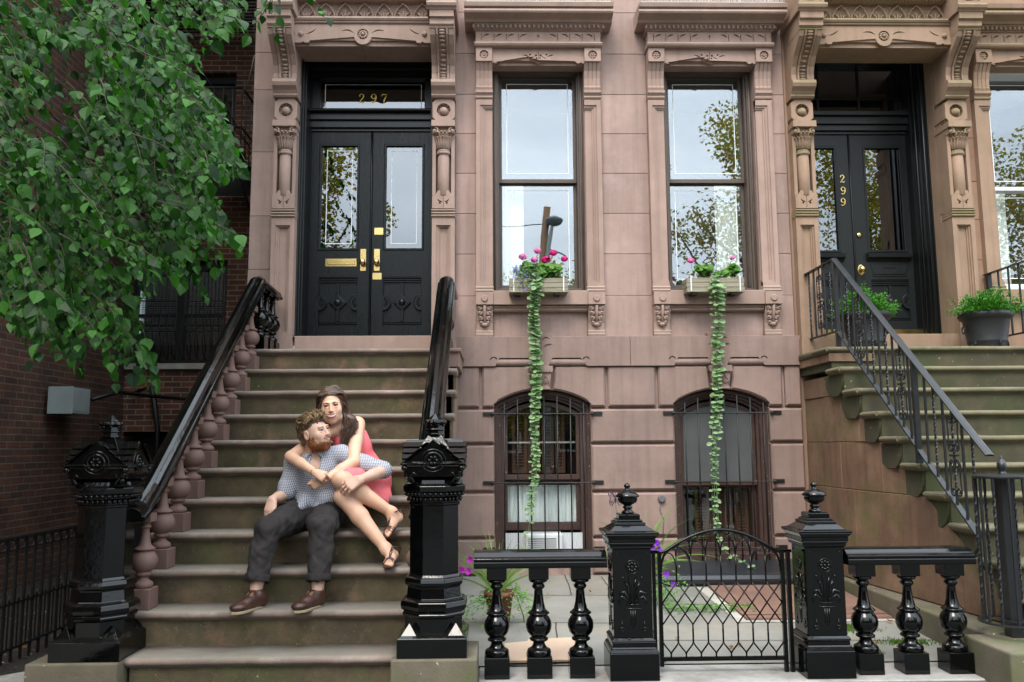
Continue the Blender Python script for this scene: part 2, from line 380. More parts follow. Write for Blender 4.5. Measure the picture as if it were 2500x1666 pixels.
def leafmat(name, c1, c2, rough=.45, trans=.35, tint=(1.0, 1.25, .35), c3=None):
    m = bpy.data.materials.new(name); m.use_nodes = True; t = m.node_tree; b = t.nodes['Principled BSDF']; N = t.nodes.new; L = t.links.new
    g = N('ShaderNodeNewGeometry'); r = N('ShaderNodeValToRGB'); L(g.outputs['Random Per Island'], r.inputs[0])
    r.color_ramp.elements[0].color = (*c1, 1); r.color_ramp.elements[1].color = (*c2, 1)
    if c3: e = r.color_ramp.elements.new(.96); e.color = (*c3, 1); r.color_ramp.elements[1].position = .94
    L(r.outputs[0], b.inputs['Base Color']); b.inputs['Roughness'].default_value = rough; b.inputs['Specular IOR Level'].default_value = .18
    tr = N('ShaderNodeBsdfTranslucent'); mm = N('ShaderNodeMixRGB'); mm.blend_type = 'MULTIPLY'; mm.inputs[0].default_value = 1; mm.inputs[2].default_value = (*tint, 1)
    L(r.outputs[0], mm.inputs[1]); L(mm.outputs[0], tr.inputs[0])
    ms = N('ShaderNodeMixShader'); ms.inputs[0].default_value = trans; L(b.outputs[0], ms.inputs[1]); L(tr.outputs[0], ms.inputs[2]); L(ms.outputs[0], t.nodes['Material Output'].inputs[0])
    return m
M['leaf'] = leafmat('tree_leaf', (.004, .021, .004), (.040, .130, .018), .45, .30, (1.2, 2.0, .25))  # the crown's deep shade and highlights are put into these leaf colours
M['leaf_far'] = leafmat('street_tree_leaf', (.14, .22, .04), (.36, .38, .09), .6, .5, (1.3, 1.3, .5), (.30, .17, .03))
M['boxleaf'] = leafmat('boxwood_leaf', (.03, .13, .012), (.08, .26, .03), .3, .2)
M['gerleaf'] = leafmat('geranium_leaf', (.07, .19, .03), (.14, .28, .06), .5, .3)
M['vine'] = leafmat('vine_leaf', (.13, .25, .10), (.30, .42, .22), .5, .25)
M['grassy'] = leafmat('strap_leaf', (.10, .20, .04), (.22, .32, .10), .45, .3)
M['petal_m'] = leafmat('magenta_petal', (.62, .01, .20), (.75, .05, .30), .5, .3, (1, .8, 1))
M['petal_p'] = leafmat('pink_petal', (.75, .15, .42), (.80, .30, .55), .5, .3, (1, .8, 1))
M['petal_v'] = leafmat('purple_petal', (.16, .02, .42), (.28, .05, .55), .5, .3, (1, .8, 1))
M['petal_pm'] = leafmat('petunia_petal', (.42, .02, .42), (.55, .06, .50), .5, .3, (1, .8, 1))
M['petal_l'] = leafmat('lobelia_petal', (.25, .22, .65), (.38, .35, .8), .5, .3, (1, .8, 1))
M['dryleaf'] = leafmat('fallen_leaf', (.42, .16, .03), (.30, .14, .05), .7, .15, (1, 1, 1))
M['red'] = leafmat('red_petal', (.5, .03, .02), (.6, .05, .03), .6, .1, (1, 1, 1))
def glass(name, refl=.4, tint=(.75, .8, .8), rough=.0, wav=0):
    m = bpy.data.materials.new(name); m.use_nodes = True; t = m.node_tree; N = t.nodes.new; L = t.links.new
    t.nodes.remove(t.nodes['Principled BSDF'])
    g = N('ShaderNodeBsdfGlossy'); g.inputs['Roughness'].default_value = rough; g.inputs['Color'].default_value = (.95, .97, 1, 1)
    tr = N('ShaderNodeBsdfTransparent'); tr.inputs[0].default_value = (*tint, 1)
    ms = N('ShaderNodeMixShader'); ms.inputs[0].default_value = refl; L(tr.outputs[0], ms.inputs[1]); L(g.outputs[0], ms.inputs[2]); L(ms.outputs[0], t.nodes['Material Output'].inputs[0])
    if wav:
        n = N('ShaderNodeTexNoise'); n.inputs['Scale'].default_value = 2.2; bp = N('ShaderNodeBump'); bp.inputs['Distance'].default_value = wav
        tcn = N('ShaderNodeTexCoord'); L(tcn.outputs['Object'], n.inputs['Vector']); L(n.outputs['Fac'], bp.inputs['Height']); L(bp.outputs[0], g.inputs['Normal'])
    return m
M['glass'] = glass('window_glass', .155, (.9, .93, .93), wav=.0003)
M['glass_d'] = glass('door_glass', .17, (.35, .38, .38), wav=.0004)
M['glass_b'] = glass('basement_glass', .07, (.93, .95, .93), wav=.0004)
M['screen'] = glass('insect_screen', .06, (.55, .57, .57), rough=.5)
def brickmat(name, ax, c1, c2, mortar, sc=1, dark=0):
    m = bpy.data.materials.new(name); m.use_nodes = True; t = m.node_tree; b = t.nodes['Principled BSDF']; N = t.nodes.new; L = t.links.new
    g = N('ShaderNodeNewGeometry'); s = N('ShaderNodeSeparateXYZ'); c = N('ShaderNodeCombineXYZ'); L(g.outputs['Position'], s.inputs[0])
    L(s.outputs[ax], c.inputs[0]); L(s.outputs['Z'], c.inputs[1])
    br = N('ShaderNodeTexBrick'); L(c.outputs[0], br.inputs['Vector']); br.inputs['Scale'].default_value = 1
    br.inputs['Brick Width'].default_value = .205; br.inputs['Row Height'].default_value = .064; br.inputs['Mortar Size'].default_value = .008; br.inputs['Mortar Smooth'].default_value = .3
    br.inputs['Color1'].default_value = (*c1, 1); br.inputs['Color2'].default_value = (*c2, 1); br.inputs['Mortar'].default_value = (*mortar, 1); br.inputs['Bias'].default_value = -.1
    n = N('ShaderNodeTexNoise'); n.inputs['Scale'].default_value = 3; n.inputs['Detail'].default_value = 8; L(g.outputs['Position'], n.inputs['Vector'])
    r = N('ShaderNodeValToRGB'); r.color_ramp.elements[0].position = .3; r.color_ramp.elements[1].position = .7; r.color_ramp.elements[0].color = (.5, .5, .5, 1); L(n.outputs['Fac'], r.inputs[0])
    mm = N('ShaderNodeMixRGB'); mm.blend_type = 'MULTIPLY'; mm.inputs[0].default_value = 1; L(br.outputs['Color'], mm.inputs[1]); L(r.outputs[0], mm.inputs[2]); L(mm.outputs[0], b.inputs['Base Color'])
    n2 = N('ShaderNodeTexNoise'); n2.inputs['Scale'].default_value = 90; L(g.outputs['Position'], n2.inputs['Vector'])
    mh = N('ShaderNodeMath'); mh.operation = 'MULTIPLY_ADD'; mh.inputs[1].default_value = -1; L(br.outputs['Fac'], mh.inputs[0]); L(n2.outputs['Fac'], mh.inputs[2])
    bp = N('ShaderNodeBump'); bp.inputs['Distance'].default_value = .006; L(mh.outputs[0], bp.inputs['Height']); L(bp.outputs[0], b.inputs['Normal'])
    b.inputs['Roughness'].default_value = .85
    return m
M['brick_x'] = brickmat('red_brick_front', 'X', (.19, .062, .032), (.10, .038, .024), (.28, .235, .18))
M['brick_y'] = brickmat('red_brick_side', 'Y', (.14, .05, .026), (.07, .03, .019), (.14, .118, .09))  # darker than the front brick: the alley's shade is put into this colour
def slatmat():
    return mat('blind_slats', (.45, .43, .38), .6)
M['blind'] = slatmat()
# ---------------------------------------------------------------- setting: ground
g = MB(); g.box(-60, 60, -60, 3.5, -.6, -.02); g.build('sidewalk', M['sidewalk'], kind='structure')
def area_z(y): return .13+.0465*min(y, 0)-.004
g = MB(); g.add([(-.33, -2.62, area_z(-2.62)), (2.86, -2.62, area_z(-2.62)), (2.86, .05, .128), (-.33, .05, .128)], [(0, 1, 2, 3)])
g.build('areaway_paving', M['slate'], kind='structure')

# ---------------------------------------------------------------- brownstone builders
def ashlar(m, x0, x1, zs, y0=.12, y1=0, gap=.0022, bev=.003):
    for a, b in zip(zs, zs[1:]): m.slab(rect(x0+gap, a+gap, x1-gap, b-gap), y0, y1, bev=bev)
JZ = [A(1430, v, 0).z for v in (680, 584, 491, 399, 308, 218, 125, 30)]+[5.75]
JQ = [A(580, v, 0).z for v in (620, 497, 350, 207, 121, 20)]+[5.75]

def rosette(m, x, z, y, r, petals=8):
    m.slab(circ(x, z, r*1.25, 24), y, y-.006, holes=[circ(x, z, r, 20)[::-1]])
    for i in range(petals):
        a = 2*PI*i/petals; m.sphere((x+math.cos(a)*r*.6, y+.004, z+math.sin(a)*r*.6), r*.3, 8, 6, sc=(1, .5, 1))
    m.sphere((x, y-.002, z), r*.3, 10, 6)
def sprig(x, z, s, flip):                                   # incised sprig: stem and one leaf
    h = []
    stem = [(-.003, -.045), (.004, -.045), (.007, 0), (.004, .022), (-.002, .022), (0, 0)]
    h.append([(x+flip*px*s, z+pz*s) for px, pz in (stem if flip > 0 else stem[::-1])])
    lf = leafshape(0, 0, .075*s, .008*s, .45, .008*s, 5)
    lf = [(x+flip*(px+.012*s), z+pz-.012*s) for px, pz in lf]
    h.append(lf if flip > 0 else lf[::-1])
    return h
def window_surround(name, dx, root, mt, sw=True):
    m = MB()
    def X(a): return a+dx
    L0, L1, R0, R1 = -.175, -.018, .858, 1.015
    for (a, b, inn) in ((L0, L1, 1), (R0, R1, -1)):
        m.box(X(a)+.006, X(b)-.002, .1, -.03, 2.695, 4.555)
        o, i = (a, b) if inn > 0 else (b, a)
        for qi, (wd, yy, pad) in enumerate(((.042, -.062, 0), (.066, -.050, .03), (.085, -.040, .05))):
            x1 = o+inn*wd
            m.box(X(o+inn*.0015*qi), X(x1), -.0005*qi, yy, 2.70+.001*qi, 4.555-.001*qi); m.box(X(x1), X(i), 0, yy, 4.50-pad*.7, 4.555); m.box(X(x1), X(i), 0, yy, 2.70, 2.775+pad*.6)
        # foot moulding, disc block, leaf console, base
        m.extr([(0, 2.68), (-.075, 2.685), (-.085, 2.70), (-.075, 2.715), (-.08, 2.73), (-.066, 2.745), (0, 2.75)], X(a)-.004, X(b)+.004)
        m.box(X(a), X(b), 0, -.115, 2.567, 2.682)
        cx = X((a+b)/2)
        m.lathe([(.031, 0), (.031, -.006), (.026, -.012)], (cx, -.115, 2.622), 18, axis='y', smooth=False)
        m.extr([(0, 2.33), (-.035, 2.335), (-.04, 2.40), (-.075, 2.50), (-.085, 2.565), (0, 2.567)], X(a)+.004, X(b)-.004)
        m.extr([(0, 2.275), (-.055, 2.276), (-.06, 2.295), (-.05, 2.305), (-.052, 2.325), (-.045, 2.335), (0, 2.336)], X(a), X(b))
        for sgn in (-1, 1):                                  # acanthus lobes
            for q in range(4):
                zz = 2.535-q*.045; yy = -.082+q*.012; ww = .044-q*.006
                m.sphere((cx+sgn*ww, yy, zz), .026, 9, 6, sc=(1.15-.1*q, .55, .9)); m.sphere((cx+sgn*ww*1.25, yy-.008, zz+.008), .014, 8, 5)
        m.tube([(cx, -.095, 2.56), (cx, -.085, 2.48), (cx, -.06, 2.40)], [.016, .012, .009], 8)
        m.sphere((cx, -.055, 2.385), .026, 10, 7, sc=(1, .9, .8))
        # bracket cap: fluted scroll
        prof = [(0, 4.64), (-.07, 4.645), (-.078, 4.67), (-.07, 4.69), (-.074, 4.76), (-.09, 4.83), (-.122, 4.885), (-.13, 4.90), (0, 4.90)]
        m.extr([(y*.93, z) for y, z in prof], X(a), X(b))
        w4 = (b-a)/4
        for q in range(4): m.extr(prof, X(a)+q*w4+.005, X(a)+(q+1)*w4-.005)
        m.extr([(0, 4.56), (-.068, 4.562), (-.075, 4.575), (-.066, 4.59), (-.072, 4.60), (-.088, 4.615), (-.088, 4.64), (0, 4.645)], X(a)-.003, X(b)+.003)
        # rosette block
        hole = circ(cx, 4.968, .042, 20)
        m.slab(rect(X(a), 4.90, X(b), 5.04), .05, -.145, holes=[hole[::-1]], bev=.003); m.box(X(a)+.01, X(b)-.01, 0, -.12, 4.91, 5.03)
        for q in range(7):
            an = 2*PI*q/7+.2; m.sphere((cx+math.cos(an)*.024, -.127, 4.968+math.sin(an)*.024), .0125, 8, 5, sc=(1, .8, 1))
        m.sphere((cx, -.13, 4.968), .013, 8, 6)
    # lintel with notched lower edge and incised spray
    c = .42
    pts = [(L1, 5.04), (L1, 4.90)]
    left = [(.0, 4.893), (.012, 4.905), (.03, 4.893), (.05, 4.893), (.07, 4.915), (.36, 4.915), (.42, 4.888)]
    pts = [(L1, 4.893)]+left+[(2*c-x, z) for x, z in left[::-1][1:]]+[(R0, 4.893), (R0, 5.04), (L1, 5.04)]
    hs = []
    for sgn in (-1, 1):
        h = leafshape(0, 0, .07, .006, .3, .006, 5); h = [(c+sgn*(.085+px), 4.955+pz) for px, pz in h]; hs.append(h if sgn > 0 else h[::-1])
        h = leafshape(0, 0, .06, .004, -.5, -.006, 4); h = [(c+sgn*(.03+px), 4.968+pz) for px, pz in h]; hs.append(h if sgn > 0 else h[::-1])
        hs.append([(px, pz) for px, pz in circ(c+sgn*.022, 4.972, .011, 8)]); hs.append([(px, pz) for px, pz in circ(c+sgn*.016, 4.945, .008, 8)]); hs.append(circ(c+sgn*.078, 4.979, .010, 8))
    hs.append([(c-.003, 4.925), (c+.003, 4.925), (c+.003, 5.0), (c, 5.015), (c-.003, 5.0)])
    m.slab([(X(x), z) for x, z in pts], .05, -.115, holes=[[(X(x), z) for x, z in h][::-1] for h in hs]); m.box(X(L1), X(R0), .05, -.095, 4.93, 5.035)
    m.box(X(L1), X(R0), .05, -.08, 4.885, 4.93)
    # bead, frieze, egg band, crown
    m.extr([(0, 5.04), (-.16, 5.04), (-.172, 5.05), (-.18, 5.065), (-.172, 5.08), (-.15, 5.09), (0, 5.092)], X(L0)-.012, X(R1)+.012)
    hs = []
    for q in range(4):
        x = -.12+q*.118
        for h in sprig(x, 5.155, 1, 1): hs.append(h)
        for h in sprig(2*c-x, 5.155, 1, -1): hs.append(h)
    hs.append([(c-.014, 5.145), (c, 5.175), (c+.014, 5.145), (c+.002, 5.15), (c+.002, 5.12), (c-.002, 5.12), (c-.002, 5.15)][::-1])
    m.slab(rect(X(L0), 5.092, X(R1), 5.205), .05, -.135, holes=[[(X(px), pz) for px, pz in h][::-1] for h in hs]); m.box(X(L0)+.01, X(R1)-.01, .05, -.118, 5.1, 5.2)
    m.extr([(0, 5.205), (-.15, 5.205), (-.158, 5.235), (-.19, 5.258), (0, 5.26)], X(L0)-.02, X(R1)+.02)
    n = 28
    for q in range(n+1):
        x = X(L0)-.02+(R1-L0+.04)*q/n; m.sphere((x, -.172, 5.232), .017, 8, 6, sc=(.85, 1, 1.25)); m.sphere((x+.021, -.165, 5.226), .008, 6, 5, sc=(.6, 1, 2))
    crown = [(.0, 5.26), (-.20, 5.262), (-.215, 5.285), (-.27, 5.30), (-.30, 5.305), (-.31, 5.32), (-.30, 5.345), (-.285, 5.352), (-.315, 5.362), (-.325, 5.40), (0, 5.425)]
    m.extr(crown, X(L0)-.105, X(R1)+.105)
    m.build('window_surround', mt, root, bev=.0018)
    # sill
    s = MB()
    s.extr([(.18, 2.56), (-.10, 2.567), (-.10, 2.695), (-.085, 2.70), (.02, 2.712), (.18, 2.72)], X(L1), X(R0))
    s.extr([(0, 2.508), (-.05, 2.51), (-.064, 2.522), (-.052, 2.535), (-.058, 2.54), (-.075, 2.552), (-.062, 2.566), (0, 2.567)], X(L1), X(R0))
    s.build('window_sill', mt, root, bev=.002)

def sash_window(dx, root, fr, glassm, z0=2.72, z1=4.93, zm=3.828, x0=-.018, x1=.858, side='l'):
    X = lambda a: a+dx
    w_ = thing_part('window', root)
    m = MB()
    # outer casing (stepped), brick mould
    for wd, ya, yb in ((.045, .07, .2), (.062, .10, .22)):
        for a, b in ((x0, x0+wd), (x1-wd, x1)): m.box(X(a), X(b), ya, yb, z0, z1+.02)
        m.box(X(x0+wd), X(x1-wd), ya, yb, z1-.03-wd*.3, z1+.02)
    for xx in (x0+.02, x1-.02): m.tube([(X(xx), .068, z0), (X(xx), .068, z1)], .010, 8)
    m.box(X(x0), X(x1), .08, .28, z0-.0, z0+.03)
    # upper sash rails
    a, b = x0+.062, x1-.062
    sw_ = .028
    for q in (a, b-sw_): m.box(X(q), X(q+sw_), .175, .205, zm-.02, z1-.03)
    m.box(X(a), X(b), .176, .206, z1-.065, z1-.03); m.box(X(a+sw_), X(b-sw_), .174, .206, zm-.02, zm+.018)
    # lower sash
    for q in (a, b-sw_): m.box(X(q), X(q+sw_), .215, .245, z0+.03, zm+.01)
    m.box(X(a), X(b), .214, .246, z0+.03, z0+.085); m.box(X(a+sw_), X(b-sw_), .213, .244, zm-.03, zm+.01)
    f = m.build('window_frame', fr, root, bev=.002)
    def pane(z_0, z_1, y, inset):
        g = MB(); g.box(X(a+sw_-.004), X(b-sw_+.004), y, y+.004, z_0, z_1); p = g.build('window_pane', glassm, f)
        e = MB(); xa, xb, za, zb = a+sw_+inset, b-sw_-inset, z_0+inset+.012, z_1-inset; t = .0065; yy = y-.0015
        e.box(X(xa), X(xa+t), yy, yy+.001, za, zb); e.box(X(xb-t), X(xb), yy, yy+.001, za, zb)
        e.box(X(xa), X(xb), yy-.0002, yy+.0008, zb-t, zb); e.box(X(xa), X(xb), yy-.0002, yy+.0008, za, za+t)
        e.build('etched_border', M['etch'], f)
    pane(zm+.018, z1-.065, .19, .045); pane(z0+.085, zm-.03, .23, .045)
    r = MB()
    xa, xb = X(a-.05), X(b+.05); r.add([(xa, 1.2, z0), (xb, 1.2, z0), (xb, 1.2, z1), (xa, 1.2, z1), (xa, .26, z0), (xb, .26, z0), (xb, .26, z1), (xa, .26, z1)], [(0, 1, 2, 3), (0, 1, 5, 4), (2, 3, 7, 6), (1, 2, 6, 5), (0, 3, 7, 4)])
    r.build('dark_interior', M['room_p'], root)
    def curt(xa, xb, za, zb, y=.32):
        c = MB(); n = 60; vs = []
        for i in range(n+1):
            x = xa+(xb-xa)*i/n; yy = y+.018*math.sin(i*1.1)+.008*math.sin(i*2.7+1); vs += [(x, yy, za), (x, yy, zb)]
        c.add(vs, [(2*i, 2*i+2, 2*i+3, 2*i+1) for i in range(n)], smooth=True); c.build('curtain', M['curtain'], root)
    if side == 'l': curt(X(a), X(a+.24), z0, zm)
    if side == 'r': curt(X(b-.26), X(b-.04), z0, zm+.0)
    return f
def thing_part(n, root): return root

# ================================================================= brownstone house 297
H1 = thing('brownstone_house', 'pinkish brown stone row house with 297 over its black double door and two tall windows', 'row house', (.25, 0, .13))
bw = MB()
# upper wall backing (with openings) set just behind the ashlar
def arch(x0, x1, zs, rise, n=14, zb=None):
    hw = (x1-x0)/2; R = (hw*hw+rise*rise)/(2*rise); cz = zs+rise-R; a = math.asin(hw/R)
    top = [((x0+x1)/2+R*math.sin(t), cz+R*math.cos(t)) for t in [a-2*a*i/n for i in range(n+1)]]
    return [(x0, zb), (x1, zb)]+top if zb is not None else top
holes = [rect(-.018, 2.70, .858, 4.93), rect(1.625, 2.70, 2.501, 4.93), rect(-1.862, 2.09, -.578, 5.07)]
bw.slab([(-2.30, .0), (-2.30, 9.2), (2.80, 9.2), (2.80, .0)][::-1], .22, .006, holes=[h[::-1] for h in holes+[arch(-.012, .87, 1.66, .13, zb=.25), arch(1.635, 2.517, 1.66, .13, zb=.25)]])
ashlar(bw, -2.30, -2.065, JQ); ashlar(bw, -.375, -.175, JZ); ashlar(bw, 1.015, 1.468, JZ); ashlar(bw, 2.658, 2.80, JZ)
JB = [2.275, A(1430, 682, 0).z]
for xa, xb in ((-.375, -.175), (1.015, 1.468), (2.658, 2.80), (-.018, .858), (1.625, 2.501)):
    top = JZ[0] if xa not in (-.018, 1.625) else 2.51
    bw.slab(rect(xa+.001, 2.277, xb-.001, top), .1, 0, bev=.002)
zz_ = [5.75+.42*i for i in range(9)]
for xa, xb in ((-.175, 1.015), (1.468, 2.658)): bw.slab(rect(xa, 5.41, xb, 5.75), .1, 0)
for xa, xb in ((-2.30, -1.22), (-1.22, -.175), (-.175, 1.015), (1.015, 1.468), (1.468, 2.658), (2.658, 2.80)): ashlar(bw, xa, xb, zz_)
bw.slab(rect(-2.30, 2.0, -2.065, JQ[0]), .12, 0)
bw.box(-2.30, -2.28, .012, 2.4, 0, 9.2)                        # side return towards the alley
bw.build('facade_wall', M['stone'], H1)
# basement rustication
bs = MB()
zc = [.13, .455, .861, 1.292, 1.617]
gr = .012
def block(pts): bs.slab(pts, .02, -.042, bev=.016)
for za, zb in zip(zc, zc[1:]):
    for xa, xb in ((-.40, -.012), (.87, 1.635), (2.517, 2.82)):
        block(rect(xa+(.0 if xa in (.87, 2.517) else .0), za+gr, xb, zb-gr))
# top course: around the arches
za, zb = 1.617+gr, 2.0
def arcpts(x0, x1, xa, xb, n=8):
    hw = .441; R = (hw*hw+.13*.13)/(.26); cx = (x0+x1)/2; cz = 1.66+.13-R
    return [(x, cz+math.sqrt(R*R-(x-cx)**2)) for x in [xa+(xb-xa)*i/n for i in range(n+1)]]
for (x0, x1, gl, gr_) in ((-.012, .87, -.115, 1.385), (1.635, 2.517, 1.835, 2.70)):
    pass
vg = .014
block(rect(-.40, za, -.135-vg, zb)); block(rect(1.385+vg, za, 1.475+.12-vg+.0, zb) if False else rect(1.02+vg, za, 1.485-vg, zb))
kx = (.335, .525); kx2 = (1.98, 2.17)
block([(-.135+vg, za), (-.012, za), (-.012, 1.66)]+arcpts(-.012, .87, -.012, kx[0])+[(kx[0]-.025, zb), (-.135+vg, zb)])
block([(kx[1]+.025, zb)]+[(p[0], p[1]) for p in arcpts(-.012, .87, kx[1], .87)]+[(.87, 1.66), (.87, za), (1.02-vg, za), (1.02-vg, zb)])
block([(1.485+vg, za), (1.635, za), (1.635, 1.66)]+arcpts(1.635, 2.517, 1.635, kx2[0])+[(kx2[0]-.025, zb), (1.485+vg, zb)])
block([(kx2[1]+.025, zb)]+arcpts(1.635, 2.517, kx2[1], 2.517)+[(2.517, 1.66), (2.517, za), (2.66-vg, za), (2.66-vg, zb)])
block(rect(2.66+vg, za, 2.82, zb))
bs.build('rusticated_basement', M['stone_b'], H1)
# belt course with roll and scroll ends, keystone blocks
bc = MB()
def belt(x0, x1):
    r = .05
    xs0, xs1 = x0, x1
    pts = [(xs0, 2.0), (xs0, 2.275), (xs1, 2.275), (xs1, 2.0)]
    bc.slab(pts[::-1], .02, -.06, bev=.003)
# the belt face, cut away where the rolls lie
def beltface(kc, xl, xr):
    a, b, c_, d = kc-.40, kc-.105, kc+.105, kc+.36
    zt = 2.075
    outl = [(xl, 2.0), (a-.02, 2.0), (a+.02, zt), (b, zt), (b+.035, 2.0), (c_-.035, 2.0), (c_, zt), (d, zt), (d+.06, 2.0), (xr, 2.0), (xr, 2.275), (c_, 2.275), (c_, 2.305), (b, 2.305), (b, 2.275), (xl, 2.275)]
    hs = []
    for sgn in (1, -1):
        h = leafshape(0, 0, .10, .009, .35, .012, 5); h = [(kc+sgn*(.012+px), 2.165+pz) for px, pz in h]; hs.append(h if sgn > 0 else h[::-1])
        h = leafshape(0, 0, .075, .008, .25, .02, 5); h = [(kc+sgn*(.008+px), 2.235+pz) for px, pz in h]; hs.append(h if sgn > 0 else h[::-1])
    hs.append([(kc-.003, 2.08), (kc+.003, 2.08), (kc+.002, 2.27), (kc, 2.295), (kc-.002, 2.27)])
    for cx, f in ((a-.035, 1), (d+.055, -1)):
        arcp = circ(cx, 2.055, .034, 9, .25, PI*.95); inn = circ(cx+.0, 2.052, .026, 9, .35, PI*.9)[::-1]
        hs.append(arcp+inn)
    bc.slab(outl, .02, -.06, holes=[h[::-1] for h in hs], bev=.0025)
    bc.box(xl+.01, xr-.01, .02, -.046, 2.08, 2.27)
    for xa, xb in ((a-.02, b+.02), (c_-.02, d+.05)):
        bc.lathe([(.034, xa), (.034, xb)], (0, -.028, 2.037), 16, axis='x')
beltface(.42, -.40, 1.2425); beltface(2.065, 1.2455, 2.825)
for kc in (.42, 2.065):                                       # keystones
    bc.slab([(kc-.075, 1.80), (kc+.075, 1.80), (kc+.10, 2.0), (kc-.10, 2.0)], .02, -.085, bev=.004)
    bc.box(kc-.078, kc+.078, .02, -.11, 1.785, 1.803); bc.box(kc-.105, kc+.105, .02, -.10, 1.955, 2.0)
    for q in range(7): bc.lathe([(.0155, -.102), (.0155, -.09)], (kc-.09+q*.03, 0, 1.955), 12, axis='y', smooth=False)
    for sgn in (-1, 1):
        cx = kc+sgn*.038
        bc.tube([(cx-.032, -.09, 1.82), (cx-.03, -.09, 1.87), (cx, -.09, 1.915), (cx+.03, -.09, 1.87), (cx+.032, -.09, 1.82)], .0045, 6)
        for an in (-50, -25, 0, 25, 50):
            t = math.radians(an); bc.tube([(cx, -.088, 1.83), (cx+math.sin(t)*.035, -.094, 1.83+math.cos(t)*.05)], [.003, .006], 6)
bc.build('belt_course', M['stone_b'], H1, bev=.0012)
window_surround('ws', 0, H1, M['stone_trim']); window_surround('ws', 1.643, H1, M['stone_trim'])
sash_window(0, H1, M['winframe'], M['glass'], side='l'); sash_window(1.643, H1, M['winframe'], M['glass'], side='r')
# bird spikes on the window crowns
for k in range(2):
    m = MB(); dx = 1.643*k
    m.box(-.26+dx, 1.10+dx, -.31, -.27, 5.405, 5.412); r2 = random.Random(k+3)
    for i in range(150):
        x = -.26+dx+1.36*i/149; s_ = r2.choice((-1, 0, 1)); m.tube([(x, -.29, 5.41), (x+r2.uniform(-.012, .012), -.29+s_*.035-.01, 5.41+r2.uniform(.06, .085))], .0016, 3)
    m.build('bird_spikes', M['whiteframe'], H1, kind='stuff')

